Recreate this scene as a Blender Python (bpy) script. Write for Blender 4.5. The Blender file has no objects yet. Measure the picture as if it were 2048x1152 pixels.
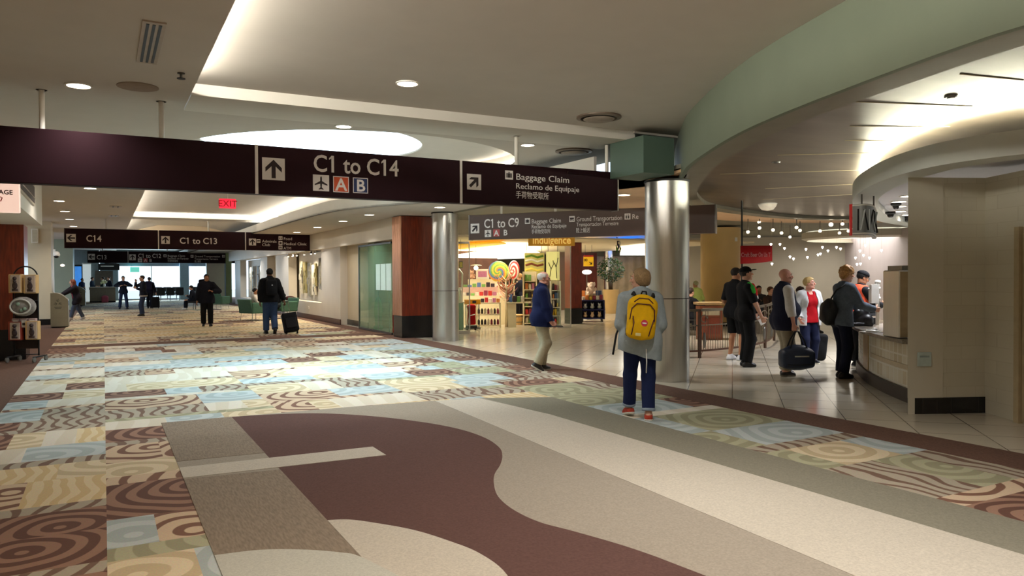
# Airport concourse with overhead wayfinding signs. Units are metres; +Y runs down the concourse, +X to its right-hand side.
import bpy, bmesh, math, random
import numpy as np
from mathutils import Vector, Matrix, Euler

random.seed(7)
scn = bpy.context.scene
COL = scn.collection
PI = math.pi

# ---------------------------------------------------------------- camera
cam_data = bpy.data.cameras.new('camera')
cam_data.lens = 26.33
cam_data.sensor_width = 36.0
cam_data.clip_end = 300
cam = bpy.data.objects.new('camera', cam_data)
COL.objects.link(cam)
cam.matrix_world = Matrix(((0.877813, 0.012147, -0.478850, 0.0),
                           (-0.478974, 0.011133, -0.877758, 0.0),
                           (-0.005331, 0.999864, 0.015591, 1.6),
                           (0, 0, 0, 1)))
scn.camera = cam

# ---------------------------------------------------------------- world, exposure
scn.view_settings.view_transform = 'Standard'
scn.view_settings.look = 'None'
scn.view_settings.gamma = 1.0
scn.view_settings.exposure = 0.0
world = bpy.data.worlds.new('daylight')
scn.world = world
world.use_nodes = True
bg = world.node_tree.nodes['Background']
bg.inputs[0].default_value = (0.72, 0.86, 1.0, 1)
bg.inputs[1].default_value = 2.2
scn.cycles.use_denoising = True
scn.cycles.max_bounces = 8
scn.cycles.diffuse_bounces = 4
scn.cycles.glossy_bounces = 3
scn.cycles.transparent_max_bounces = 8
scn.cycles.sample_clamp_indirect = 6.0
scn.cycles.caustics_reflective = False
scn.cycles.caustics_refractive = False

def area(name, loc, size, power, color=(1, 1, 1), size_y=None, rot=(0, 0, 0), spread=PI, shape=None):
    l = bpy.data.lights.new(name, 'AREA')
    l.energy = power
    l.color = color
    l.size = size
    l.shape = shape or ('RECTANGLE' if size_y else 'DISK')
    if size_y:
        l.size_y = size_y
    l.spread = spread
    o = bpy.data.objects.new(name, l)
    o.location = loc
    o.rotation_euler = rot
    COL.objects.link(o)
    return o

# daylight entering through the round skylight and through the window wall at the far end
area('skylight_daylight', (3.25, 13.1, 3.9), 3.4, 170, (0.60, 0.88, 1.0), spread=2.3)
area('window_daylight', (4.0, 61.6, 1.45), 7.5, 900, (0.55, 0.80, 1.0), size_y=2.2, rot=(-PI / 2, 0, 0), spread=2.6)

# ---------------------------------------------------------------- materials
def lin(c):
    return tuple(((v / 255) / 12.92 if v / 255 <= 0.04045 else ((v / 255 + 0.055) / 1.055) ** 2.4) for v in c)
MATS = {}
def mat(name, col, rough=0.6, metal=0.0, var=0.08, scale=12.0, bump=0.0, bscale=None, emit=0.0, ecol=None, spec=0.4, alpha=None, trans=0.0, coat=0.0, stretch=None):
    if name in MATS:
        return MATS[name]
    m = bpy.data.materials.new(name)
    m.use_nodes = True
    nt = m.node_tree
    b = nt.nodes['Principled BSDF']
    c = lin(col)
    b.inputs['Roughness'].default_value = rough
    b.inputs['Metallic'].default_value = metal
    b.inputs['Specular IOR Level'].default_value = spec
    b.inputs['Transmission Weight'].default_value = trans
    b.inputs['Coat Weight'].default_value = coat
    tc = nt.nodes.new('ShaderNodeTexCoord')
    src = tc.outputs['Object']
    if stretch:
        mp = nt.nodes.new('ShaderNodeMapping')
        mp.inputs['Scale'].default_value = stretch
        nt.links.new(src, mp.inputs[0])
        src = mp.outputs[0]
    nz = nt.nodes.new('ShaderNodeTexNoise')
    nz.inputs['Scale'].default_value = scale
    nz.inputs['Detail'].default_value = 4
    nt.links.new(src, nz.inputs['Vector'])
    if var > 0:
        r = nt.nodes.new('ShaderNodeValToRGB')
        r.color_ramp.elements[0].position = 0.3
        r.color_ramp.elements[1].position = 0.7
        r.color_ramp.elements[0].color = tuple(max(0, v * (1 - var)) for v in c) + (1,)
        r.color_ramp.elements[1].color = tuple(min(1, v * (1 + var)) for v in c) + (1,)
        nt.links.new(nz.outputs['Fac'], r.inputs[0])
        nt.links.new(r.outputs[0], b.inputs['Base Color'])
    else:
        b.inputs['Base Color'].default_value = c + (1,)
    if bump > 0:
        n2 = nz
        if bscale:
            n2 = nt.nodes.new('ShaderNodeTexNoise')
            n2.inputs['Scale'].default_value = bscale
            nt.links.new(src, n2.inputs['Vector'])
        bp = nt.nodes.new('ShaderNodeBump')
        bp.inputs['Strength'].default_value = bump
        bp.inputs['Distance'].default_value = 0.01
        nt.links.new(n2.outputs['Fac'], bp.inputs['Height'])
        nt.links.new(bp.outputs[0], b.inputs['Normal'])
    if emit > 0:
        b.inputs['Emission Color'].default_value = lin(ecol or col) + (1,)
        b.inputs['Emission Strength'].default_value = emit
    if alpha is not None:
        b.inputs['Alpha'].default_value = alpha
    MATS[name] = m
    return m
def cloth(name, col, var=0.07, rough=0.85, bump=0.25, spec=0.2):
    return mat(name, col, rough, 0, var, 30, bump, 160, spec=spec)
def glass(name, col, alpha=0.25, rough=0.03):
    m = mat(name, col, rough, 0, 0, spec=0.6, alpha=alpha)
    return m
def carpet_mat(name, ca, cb, kind='rings', sc=2.2, dist=5.0, thr=0.5):
    m = bpy.data.materials.new(name)
    m.use_nodes = True
    nt = m.node_tree
    N, L = nt.nodes, nt.links
    b = N['Principled BSDF']
    b.inputs['Roughness'].default_value = 0.9
    b.inputs['Specular IOR Level'].default_value = 0.25
    uv = N.new('ShaderNodeUVMap'); uv.uv_map = 'UVMap'
    w = N.new('ShaderNodeTexWave')
    w.wave_type = 'RINGS' if kind != 'bands' else 'BANDS'
    if kind != 'bands':
        w.rings_direction = 'Z'
    w.inputs['Scale'].default_value = sc
    w.inputs['Distortion'].default_value = dist
    w.inputs['Detail'].default_value = 0.6
    w.inputs['Detail Scale'].default_value = 0.9
    L.new(uv.outputs[0], w.inputs['Vector'])
    r = N.new('ShaderNodeValToRGB')
    r.color_ramp.elements[0].position = thr - 0.06
    r.color_ramp.elements[1].position = thr + 0.06
    r.color_ramp.elements[0].color = lin(ca) + (1,)
    r.color_ramp.elements[1].color = lin(cb) + (1,)
    L.new(w.outputs['Fac'], r.inputs[0])
    n = N.new('ShaderNodeTexNoise'); n.inputs['Scale'].default_value = 90
    L.new(uv.outputs[0], n.inputs['Vector'])
    mx = N.new('ShaderNodeMix'); mx.data_type = 'RGBA'; mx.blend_type = 'MULTIPLY'
    mx.inputs[0].default_value = 0.35
    L.new(r.outputs[0], mx.inputs[6]); L.new(n.outputs['Color'], mx.inputs[7])
    n.noise_dimensions = '3D'
    L.new(mx.outputs[2], b.inputs['Base Color'])
    bp = N.new('ShaderNodeBump'); bp.inputs['Strength'].default_value = 0.35; bp.inputs['Distance'].default_value = 0.004
    n2 = N.new('ShaderNodeTexNoise'); n2.inputs['Scale'].default_value = 220
    L.new(uv.outputs[0], n2.inputs['Vector'])
    L.new(n2.outputs['Fac'], bp.inputs['Height']); L.new(bp.outputs[0], b.inputs['Normal'])
    return m
def brick_mat(name, c1, c2, mortar, w, h, ms=0.01, rough=0.3, off=0.0, rot=(0, 0, 0), spec=0.5, sq=1.0, uvs='Object'):
    m = bpy.data.materials.new(name)
    m.use_nodes = True
    nt = m.node_tree; N, L = nt.nodes, nt.links
    b = N['Principled BSDF']
    tc = N.new('ShaderNodeTexCoord'); mp = N.new('ShaderNodeMapping')
    mp.inputs['Rotation'].default_value = rot
    L.new(tc.outputs[uvs], mp.inputs[0])
    k = N.new('ShaderNodeTexBrick')
    k.offset = off; k.squash = sq
    k.inputs['Color1'].default_value = lin(c1) + (1,)
    k.inputs['Color2'].default_value = lin(c2) + (1,)
    k.inputs['Mortar'].default_value = lin(mortar) + (1,)
    k.inputs['Scale'].default_value = 1
    k.inputs['Mortar Size'].default_value = ms
    k.inputs['Brick Width'].default_value = w
    k.inputs['Row Height'].default_value = h
    L.new(mp.outputs[0], k.inputs['Vector'])
    L.new(k.outputs['Color'], b.inputs['Base Color'])
    b.inputs['Roughness'].default_value = rough
    b.inputs['Specular IOR Level'].default_value = spec
    bp = N.new('ShaderNodeBump'); bp.inputs['Strength'].default_value = 0.3; bp.inputs['Distance'].default_value = 0.002; bp.invert = True
    L.new(k.outputs['Fac'], bp.inputs['Height']); L.new(bp.outputs[0], b.inputs['Normal'])
    MATS[name] = m
    return m

# ---------------------------------------------------------------- mesh building
class MB:
    def __init__(self):
        self.v = []; self.f = []; self.m = []; self.uv = None
    def add(self, vs, fs, mi=0):
        o = len(self.v)
        self.v += [tuple(p) for p in vs]
        self.f += [tuple(i + o for i in f) for f in fs]
        self.m += [mi] * len(fs)
        return self
    def box(self, c, s, mi=0, rz=0.0, M=None):
        x, y, z = s[0] / 2, s[1] / 2, s[2] / 2
        vs = [(-x, -y, -z), (x, -y, -z), (x, y, -z), (-x, y, -z), (-x, -y, z), (x, -y, z), (x, y, z), (-x, y, z)]
        if M is None:
            ca, sa = math.cos(rz), math.sin(rz)
            vs = [(c[0] + a * ca - b * sa, c[1] + a * sa + b * ca, c[2] + d) for a, b, d in vs]
        else:
            vs = [tuple(Vector(c) + M @ Vector(p)) for p in vs]
        return self.add(vs, [(0, 3, 2, 1), (4, 5, 6, 7), (0, 1, 5, 4), (1, 2, 6, 5), (2, 3, 7, 6), (3, 0, 4, 7)], mi)
    def cbox(self, c, s, ch=0.01, mi=0, rz=0.0):
        """box with chamfered vertical and horizontal edges"""
        x, y, z = s[0] / 2, s[1] / 2, s[2] / 2
        ca, sa = math.cos(rz), math.sin(rz)
        loops = []
        for (k, zz) in ((ch, -z), (0, -z + ch), (0, z - ch), (ch, z)):
            xx, yy = x - k, y - k
            q = [(-xx + ch, -yy), (xx - ch, -yy), (xx, -yy + ch), (xx, yy - ch), (xx - ch, yy), (-xx + ch, yy), (-xx, yy - ch), (-xx, -yy + ch)]
            loops.append([(c[0] + a * ca - b * sa, c[1] + a * sa + b * ca, c[2] + zz) for a, b in q])
        return self.loft(loops, mi)
    def loft(self, loops, mi=0, cap=True, closed=True):
        n = len(loops[0]); vs = [p for l in loops for p in l]; fs = []
        for i in range(len(loops) - 1):
            for j in range(n if closed else n - 1):
                k = (j + 1) % n
                fs.append((i * n + j, i * n + k, (i + 1) * n + k, (i + 1) * n + j))
        if cap:
            fs.append(tuple(range(n - 1, -1, -1)))
            fs.append(tuple((len(loops) - 1) * n + j for j in range(n)))
        return self.add(vs, fs, mi)
    def tube(self, path, r, n=8, mi=0, cap=True, closed=False):
        P = [Vector(p) for p in path]
        rs = r if isinstance(r, (list, tuple)) else [r] * len(P)
        loops = []
        up = None
        for i, p in enumerate(P):
            if closed:
                d = (P[(i + 1) % len(P)] - P[i - 1]).normalized()
            else:
                d = (P[min(i + 1, len(P) - 1)] - P[max(i - 1, 0)])
                d = d.normalized() if d.length > 1e-9 else Vector((0, 0, 1))
            if up is None:
                a = Vector((0, 0, 1)) if abs(d.z) < 0.9 else Vector((1, 0, 0))
                up = (a - d * a.dot(d)).normalized()
            else:
                up = (up - d * up.dot(d))
                up = up.normalized() if up.length > 1e-6 else d.orthogonal().normalized()
            s = d.cross(up)
            loops.append([tuple(p + (up * math.cos(2 * PI * k / n) + s * math.sin(2 * PI * k / n)) * rs[i]) for k in range(n)])
        if closed:
            loops.append(loops[0]); cap = False
        return self.loft(loops, mi, cap)
    def cyl(self, p0, p1, r0, r1=None, n=16, mi=0, cap=True):
        return self.tube([p0, p1], [r0, r0 if r1 is None else r1], n, mi, cap)
    def lathe(self, prof, c=(0, 0, 0), n=24, mi=0, cap=True):
        loops = [[(c[0] + r * math.cos(2 * PI * k / n), c[1] + r * math.sin(2 * PI * k / n), c[2] + z) for k in range(n)] for r, z in prof]
        return self.loft(loops, mi, cap)
    def sphere(self, c, r, n=12, mi=0):
        r3 = r if isinstance(r, (list, tuple)) else (r, r, r)
        loops = []
        for i in range(1, n):
            t = PI * i / n
            loops.append([(c[0] + r3[0] * math.sin(t) * math.cos(2 * PI * k / (n * 2)), c[1] + r3[1] * math.sin(t) * math.sin(2 * PI * k / (n * 2)), c[2] - r3[2] * math.cos(t)) for k in range(n * 2)])
        return self.loft(loops, mi)
    def prism(self, poly, z0, z1, mi=0):
        a = 0
        for i in range(len(poly)):
            x0, y0 = poly[i][:2]; x1, y1 = poly[(i + 1) % len(poly)][:2]
            a += x0 * y1 - x1 * y0
        if a < 0:
            poly = list(reversed(poly))
        n = len(poly)
        vs = [(p[0], p[1], z0) for p in poly] + [(p[0], p[1], z1) for p in poly]
        fs = [tuple(range(n - 1, -1, -1)), tuple(range(n, 2 * n))] + [(i, (i + 1) % n, n + (i + 1) % n, n + i) for i in range(n)]
        return self.add(vs, fs, mi)
    def ribbon(self, path, z0, z1, th=0.0, mi=0):
        """vertical wall along an xy path; th>0 thickens to the left of the path direction"""
        n = len(path)
        if th == 0:
            vs = [(p[0], p[1], z0) for p in path] + [(p[0], p[1], z1) for p in path]
            return self.add(vs, [(i, i + 1, n + i + 1, n + i) for i in range(n - 1)], mi)
        q = offset(path, th)
        vs = []
        for P, z in ((path, z0), (path, z1), (q, z1), (q, z0)):
            vs += [(p[0], p[1], z) for p in P]
        fs = []
        for a in range(4):
            b = (a + 1) % 4
            for i in range(n - 1):
                fs.append((a * n + i, a * n + i + 1, b * n + i + 1, b * n + i))
        fs += [(0, n, 2 * n, 3 * n), (n - 1, 4 * n - 1, 3 * n - 1, 2 * n - 1)]
        return self.add(vs, fs, mi)
    def xform(self, M, start=0):
        self.v[start:] = [tuple(M @ Vector(p)) for p in self.v[start:]]
        return self
    def merge(self, other, M=None, mi=None):
        vs = other.v if M is None else [tuple(M @ Vector(p)) for p in other.v]
        o = len(self.v)
        self.v += vs
        self.f += [tuple(i + o for i in f) for f in other.f]
        self.m += (other.m if mi is None else [mi] * len(other.f))
        return self
    def mesh(self, name, mats, smooth=False):
        me = bpy.data.meshes.new(name)
        me.from_pydata(self.v, [], self.f)
        for m in (mats if isinstance(mats, (list, tuple)) else [mats]):
            me.materials.append(m)
        if any(self.m):
            me.polygons.foreach_set('material_index', self.m)
        me.update()
        bm = bmesh.new(); bm.from_mesh(me)
        bmesh.ops.recalc_face_normals(bm, faces=bm.faces)
        bm.to_mesh(me); bm.free()
        if smooth:
            me.polygons.foreach_set('use_smooth', [True] * len(me.polygons))
            if smooth is not True:
                try:
                    me.set_sharp_from_angle(angle=math.radians(smooth))
                except Exception:
                    pass
        return me
    def obj(self, name, mats, parent=None, smooth=False, bevel=0.0, loc=None, rz=0.0):
        o = bpy.data.objects.new(name, self.mesh(name, mats, smooth))
        COL.objects.link(o)
        if parent is not None:
            o.parent = parent
        if loc is not None:
            o.location = loc
            o.rotation_euler = (0, 0, rz)
        if bevel:
            md = o.modifiers.new('bevel', 'BEVEL'); md.width = bevel; md.segments = 2; md.limit_method = 'ANGLE'
        return o
def offset(path, d):
    out = []
    for i, p in enumerate(path):
        a = Vector(path[max(i - 1, 0)][:2]); b = Vector(path[min(i + 1, len(path) - 1)][:2])
        t = (b - a).normalized()
        out.append((p[0] - t.y * d, p[1] + t.x * d))
    return out
def smooth_path(pts, k=6):
    out = []
    P = [Vector((p[0], p[1])) for p in pts]
    for i in range(len(P) - 1):
        a, b, c, d = P[max(i - 1, 0)], P[i], P[i + 1], P[min(i + 2, len(P) - 1)]
        for j in range(k):
            t = j / k
            q = 0.5 * ((2 * b) + (c - a) * t + (2 * a - 5 * b + 4 * c - d) * t * t + (3 * b - a - 3 * c + d) * t ** 3)
            out.append((q.x, q.y))
    out.append((P[-1].x, P[-1].y))
    return out
def tag(o, label=None, cat=None, group=None, kind=None):
    if label: o['label'] = label
    if cat: o['category'] = cat
    if group: o['group'] = group
    if kind: o['kind'] = kind
    return o
def thing(name, label, cat, loc=(0, 0, 0), rz=0.0, group=None):
    o = bpy.data.objects.new(name, None)
    o.empty_display_size = 0.1
    o.location = loc; o.rotation_euler = (0, 0, rz)
    COL.objects.link(o)
    return tag(o, label, cat, group)
def struct(mb, name, m, smooth=False, parent=None):
    o = mb.obj(name, m, parent, smooth)
    if parent is None:
        o['kind'] = 'structure'
    return o
def copy_tree(o, parent=None):
    c = o.copy(); COL.objects.link(c)
    if parent is not None: c.parent = parent
    for ch in list(o.children): copy_tree(ch, c)
    return c
ORD = ['first', 'second', 'third', 'fourth', 'fifth', 'sixth', 'seventh', 'eighth', 'ninth', 'tenth', 'eleventh', 'twelfth', 'thirteenth', 'fourteenth', 'fifteenth', 'sixteenth', 'seventeenth', 'eighteenth', 'nineteenth', 'twentieth', 'twenty-first', 'twenty-second', 'twenty-third', 'twenty-fourth', 'twenty-fifth']
# writing: returns an MB lying in the local xz-plane (x along the words, z up), facing -y
def text_mb(s, size, depth=0.002, align='LEFT', bold=0.0, sx=1.0, spacing=1.0):
    cu = bpy.data.curves.new('lettering', 'FONT')
    cu.body = s; cu.size = size; cu.align_x = align; cu.align_y = 'BOTTOM_BASELINE'
    cu.extrude = depth / 2; cu.offset = bold; cu.resolution_u = 3; cu.space_character = spacing
    o = bpy.data.objects.new('lettering', cu)
    COL.objects.link(o)
    dg = bpy.context.evaluated_depsgraph_get()
    me = bpy.data.meshes.new_from_object(o.evaluated_get(dg))
    mb = MB()
    mb.add([(v.co.x * sx, -v.co.z - depth / 2, v.co.y) for v in me.vertices], [tuple(p.vertices) for p in me.polygons])
    bpy.data.objects.remove(o); bpy.data.curves.remove(cu); bpy.data.meshes.remove(me)
    return mb
def plate(poly, y0=0.0, th=0.002):
    """flat shape in the local xz-plane, front towards -y"""
    mb = MB()
    mb.prism([(p[0], p[1]) for p in poly], 0, th)
    mb.v = [(x, y0 - z, y) for x, y, z in mb.v]
    return mb

# ---------------------------------------------------------------- signed-distance bodies
class Field:
    def __init__(self):
        self.p = []
    def cap(self, a, b, ra, rb=None, k=0.02, sub=False):
        self.p.append(('c', np.array(a, float), np.array(b, float), ra, ra if rb is None else rb, k, sub)); return self
    def ell(self, c, r, R=None, k=0.02, sub=False):
        self.p.append(('e', np.array(c, float), np.array(r, float), np.eye(3) if R is None else np.array(R, float), None, k, sub)); return self
    def box(self, c, h, rr=0.02, R=None, k=0.01, sub=False):
        self.p.append(('b', np.array(c, float), np.array(h, float), np.eye(3) if R is None else np.array(R, float), rr, k, sub)); return self
    def layer(self):
        """shapes added later are cut on their own and then joined to what came before"""
        self.p.append(('L', 0, 0, 0, 0, 0, True)); return self
    def plane(self, pt, n, rad=None):
        """cut away the side n points to, within rad of pt"""
        n = np.array(n, float)
        self.p.append(('p', np.array(pt, float), n / np.linalg.norm(n), rad, None, 0, True)); return self
    def bounds(self, infl):
        lo = np.full(3, 1e9); hi = -lo
        for q in self.p:
            if q[-1]: continue
            if q[0] == 'c':
                m = max(q[3], q[4]); lo = np.minimum(lo, np.minimum(q[1], q[2]) - m); hi = np.maximum(hi, np.maximum(q[1], q[2]) + m)
            else:
                m = np.abs(q[3]) @ q[2] if q[0] == 'b' else np.full(3, max(q[2]))
                lo = np.minimum(lo, q[1] - m); hi = np.maximum(hi, q[1] + m)
        return lo - infl, hi + infl
    def mesh(self, vox=0.01, infl=0.0, wr=0.0, wf=(18, 18, 9), seed=0.0, smooth=1):
        pad = 2.5 * vox
        lo, hi = self.bounds(infl + pad + 0.012)
        dim = np.maximum(((hi - lo) / vox).astype(int) + 2, 4)
        D = np.full(dim, 0.25, np.float32)
        stash = None
        ax = [lo[i] + vox * np.arange(dim[i]) for i in range(3)]
        for q in self.p:
            kind, k, sub = q[0], q[5], q[6]
            if kind == 'L':
                stash = D.copy(); D[:] = .25; continue
            if kind == 'p' and q[3] is None:
                g = [a for a in ax]; sl = (slice(None),) * 3
            else:
                if kind == 'c':
                    m = max(q[3], q[4]); bl = np.minimum(q[1], q[2]) - m; bh = np.maximum(q[1], q[2]) + m
                elif kind == 'p':
                    bl = q[1] - q[3]; bh = q[1] + q[3]
                else:
                    m = np.abs(q[3]) @ q[2] + 0.001 if kind == 'b' else np.full(3, max(q[2])); bl = q[1] - m; bh = q[1] + m
                e = infl + k + 3 * vox
                i0 = np.clip(((bl - e - lo) / vox).astype(int), 0, dim - 1); i1 = np.clip(((bh + e - lo) / vox).astype(int) + 2, 0, dim)
                if np.any(i1 <= i0): continue
                sl = tuple(slice(i0[i], i1[i]) for i in range(3)); g = [ax[i][sl[i]] for i in range(3)]
            X, Y, Z = np.meshgrid(*g, indexing='ij', sparse=True)
            if kind == 'c':
                ba = q[2] - q[1]; l2 = max(ba @ ba, 1e-12)
                h = np.clip(((X - q[1][0]) * ba[0] + (Y - q[1][1]) * ba[1] + (Z - q[1][2]) * ba[2]) / l2, 0, 1)
                d = np.sqrt((X - q[1][0] - h * ba[0]) ** 2 + (Y - q[1][1] - h * ba[1]) ** 2 + (Z - q[1][2] - h * ba[2]) ** 2) - (q[3] + (q[4] - q[3]) * h)
            elif kind in 'eb':
                R = q[3]; x, y, z = X - q[1][0], Y - q[1][1], Z - q[1][2]
                u = [x * R[0][i] + y * R[1][i] + z * R[2][i] for i in range(3)]
                if kind == 'e':
                    k0 = np.sqrt(sum((u[i] / q[2][i]) ** 2 for i in range(3))) + 1e-9
                    k1 = np.sqrt(sum((u[i] / q[2][i] ** 2) ** 2 for i in range(3))) + 1e-9
                    d = k0 * (k0 - 1) / k1
                else:
                    w = [np.abs(u[i]) - (q[2][i] - q[4]) for i in range(3)]
                    d = np.sqrt(sum(np.maximum(t, 0) ** 2 for t in w)) + np.minimum(np.maximum(np.maximum(w[0], w[1]), w[2]), 0) - q[4]
            else:
                d = (X - q[1][0]) * q[2][0] + (Y - q[1][1]) * q[2][1] + (Z - q[1][2]) * q[2][2]
                if q[3] is not None:
                    far = (X - q[1][0]) ** 2 + (Y - q[1][1]) ** 2 + (Z - q[1][2]) ** 2 > q[3] ** 2
                    d = np.where(far, -1.0, d)
                D[sl] = np.maximum(D[sl], d); continue
            A = D[sl]
            if sub:
                d = -d
                if k > 0:
                    h = np.clip(0.5 - 0.5 * (A - d) / k, 0, 1); D[sl] = A * (1 - h) + d * h + k * h * (1 - h)
                else:
                    D[sl] = np.maximum(A, d)
            else:
                d = d - infl
                if k > 0:
                    h = np.clip(0.5 + 0.5 * (A - d) / k, 0, 1); D[sl] = A * (1 - h) + d * h - k * h * (1 - h)
                else:
                    D[sl] = np.minimum(A, d)
        if stash is not None:
            h = np.clip(.5 + .5 * (stash - D) / .03, 0, 1); D = (stash * (1 - h) + D * h - .03 * h * (1 - h)).astype(np.float32)
        if wr > 0:
            X, Y, Z = np.meshgrid(*ax, indexing='ij', sparse=True)
            D += (wr * np.sin(X * wf[0] + 2.3 * np.sin(Z * wf[2] * .8 + seed) + seed) * np.sin(Y * wf[1] + 1.7 * np.sin(X * 11 + seed)) * np.sin(Z * wf[2] + 2.1 * np.sin(Y * 13 + X * 9 + seed))).astype(np.float32)
        return surface_nets(D, lo, vox)
def surface_nets(D, lo, vox):
    D[0], D[-1] = 0.2, 0.2; D[:, 0], D[:, -1] = 0.2, 0.2; D[:, :, 0], D[:, :, -1] = 0.2, 0.2
    s = D < 0
    nx, ny, nz = D.shape
    off = [(i, j, k) for i in (0, 1) for j in (0, 1) for k in (0, 1)]
    cnt = np.zeros((nx - 1, ny - 1, nz - 1), np.int8)
    for o in off:
        cnt += s[o[0]:nx - 1 + o[0], o[1]:ny - 1 + o[1], o[2]:nz - 1 + o[2]]
    I, J, K = np.nonzero((cnt > 0) & (cnt < 8))
    vals = np.stack([D[I + o[0], J + o[1], K + o[2]] for o in off], 1)
    acc = np.zeros((len(I), 3)); n = np.zeros(len(I))
    for a in range(8):
        for b in range(a + 1, 8):
            if sum(abs(off[a][t] - off[b][t]) for t in range(3)) != 1: continue
            da, db = vals[:, a], vals[:, b]
            m = (da < 0) != (db < 0)
            t = np.where(m, da / np.where(m, da - db, 1), 0)[:, None]
            p = np.array(off[a]) * (1 - t) + np.array(off[b]) * t
            acc += p * m[:, None]; n += m
    V = lo + vox * (np.stack([I, J, K], 1) + acc / n[:, None])
    idx = np.full((nx - 1, ny - 1, nz - 1), -1, np.int64); idx[I, J, K] = np.arange(len(I))
    F = []
    a = np.nonzero(s[:-1, 1:-1, 1:-1] != s[1:, 1:-1, 1:-1]); i, j, k = a[0], a[1] + 1, a[2] + 1
    q = np.stack([idx[i, j - 1, k - 1], idx[i, j, k - 1], idx[i, j, k], idx[i, j - 1, k]], 1); fl = ~s[i, j, k]; q[fl] = q[fl][:, ::-1]; F.append(q)
    a = np.nonzero(s[1:-1, :-1, 1:-1] != s[1:-1, 1:, 1:-1]); i, j, k = a[0] + 1, a[1], a[2] + 1
    q = np.stack([idx[i - 1, j, k - 1], idx[i - 1, j, k], idx[i, j, k], idx[i, j, k - 1]], 1); fl = ~s[i, j, k]; q[fl] = q[fl][:, ::-1]; F.append(q)
    a = np.nonzero(s[1:-1, 1:-1, :-1] != s[1:-1, 1:-1, 1:]); i, j, k = a[0] + 1, a[1] + 1, a[2]
    q = np.stack([idx[i - 1, j - 1, k], idx[i, j - 1, k], idx[i, j, k], idx[i - 1, j, k]], 1); fl = ~s[i, j, k]; q[fl] = q[fl][:, ::-1]; F.append(q)
    return V, np.concatenate(F)
def nets_obj(name, VF, m, parent=None):
    V, F = VF
    me = bpy.data.meshes.new(name)
    me.vertices.add(len(V)); me.vertices.foreach_set('co', V.astype(np.float32).ravel())
    me.loops.add(F.size); me.loops.foreach_set('vertex_index', F.astype(np.int32).ravel())
    me.polygons.add(len(F)); me.polygons.foreach_set('loop_start', np.arange(0, F.size, 4, dtype=np.int32))
    me.polygons.foreach_set('use_smooth', np.ones(len(F), bool))
    me.update(calc_edges=True); me.validate()
    me.materials.append(m)
    o = bpy.data.objects.new(name, me); COL.objects.link(o)
    if parent is not None: o.parent = parent
    return o

# ---------------------------------------------------------------- shared materials
M_CEIL = mat('ceiling_paint', (200, 194, 186), .8, 0, .02, 3)
M_CEILW = mat('ceiling_white', (220, 216, 208), .8, 0, .02, 3)
M_WALL = mat('wall_cream', (205, 192, 164), .6, 0, .04, 2)
M_WALLW = mat('wall_white', (222, 214, 200), .55, 0, .03, 2)
M_GREEN = mat('fascia_sage', (110, 119, 103), .7, 0, .03, 3)
M_WOOD = mat('red_wood_panel', (120, 44, 22), .35, 0, .35, 5, stretch=(6, 6, .6), spec=.5)
M_BLACK = mat('black_stone', (20, 19, 20), .25, 0, .1, 8, spec=.5)
M_STEEL = mat('brushed_steel', (214, 214, 212), .30, 1.0, .06, 3, stretch=(40, 40, .4))
M_STEELD = mat('dark_steel', (120, 118, 114), .35, 1.0, .1, 6)
M_BROWN = mat('carpet_brown', (104, 78, 66), .95, 0, .18, 60, .4, 260, spec=.2)
M_DARKBROWN = mat('carpet_dark_brown', (92, 66, 60), .95, 0, .16, 60, .4, 260, spec=.2)
M_TAUPE = mat('carpet_taupe', (154, 144, 130), .95, 0, .12, 70, .4, 260, spec=.2)
M_CREAM = mat('carpet_cream', (190, 181, 166), .95, 0, .12, 70, .4, 260, spec=.2)
M_OLIVE = mat('carpet_olive_grey', (130, 125, 109), .95, 0, .12, 70, .4, 260, spec=.2)
M_GREYC = mat('carpet_grey', (138, 124, 108), .95, 0, .2, 26, .4, 260, spec=.2, stretch=(3, .5, 1))
M_COVE = mat('cove_light', (255, 247, 232), .5, 0, 0, emit=9)
M_COVE2 = mat('cove_light_strong', (255, 248, 232), .5, 0, 0, emit=240)
M_COVE4 = mat('cove_light_soft', (255, 248, 232), .5, 0, 0, emit=45)
M_COVE3 = mat('cove_light_medium', (255, 248, 232), .5, 0, 0, emit=80)
M_LAMP = mat('lamp_glow', (255, 238, 214), .5, 0, 0, emit=14)
M_WHITE = mat('white_enamel', (232, 228, 220), .4, 0, .02, 8)
M_DARK = mat('dark_plastic', (26, 26, 28), .45, 0, .05, 10)
M_CHROME = mat('chrome', (214, 214, 216), .12, 1, .02, 8)

# ---------------------------------------------------------------- floor
tile = brick_mat('floor_tile', (206, 196, 176), (214, 204, 186), (128, 116, 100), .60, .60, .006, .16, 0, (0, 0, PI / 4), .5)
fl = struct(MB().box((13, 24, -.06), (44, 84, .10)), 'floor', M_BROWN)
struct(MB().box((20.6, 13, -.006), (27, 46, .012)), 'tile_floor', tile, parent=fl)
STY = [carpet_mat('carpet_cream_swirl', (230, 212, 178), (204, 184, 148), 'rings', 1.6, 5),
       carpet_mat('carpet_brown_swirl', (158, 122, 102), (106, 74, 62), 'rings', 2.2, 4),
       carpet_mat('carpet_blue_swirl', (198, 206, 204), (176, 186, 184), 'rings', 1.5, 6),
       carpet_mat('carpet_sand_stroke', (218, 190, 142), (232, 212, 172), 'bands', 2.6, 6),
       carpet_mat('carpet_plain_white', (228, 218, 200), (220, 208, 186), 'bands', 1.0, 3),
       carpet_mat('carpet_cream_brown', (216, 190, 160), (132, 96, 78), 'rings', 1.7, 7, .70),
       carpet_mat('carpet_grey_brown', (182, 170, 150), (126, 100, 84), 'bands', 2.2, 9, .70),
       carpet_mat('carpet_olive_swirl', (184, 180, 148), (160, 156, 126), 'rings', 1.7, 5)]
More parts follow.
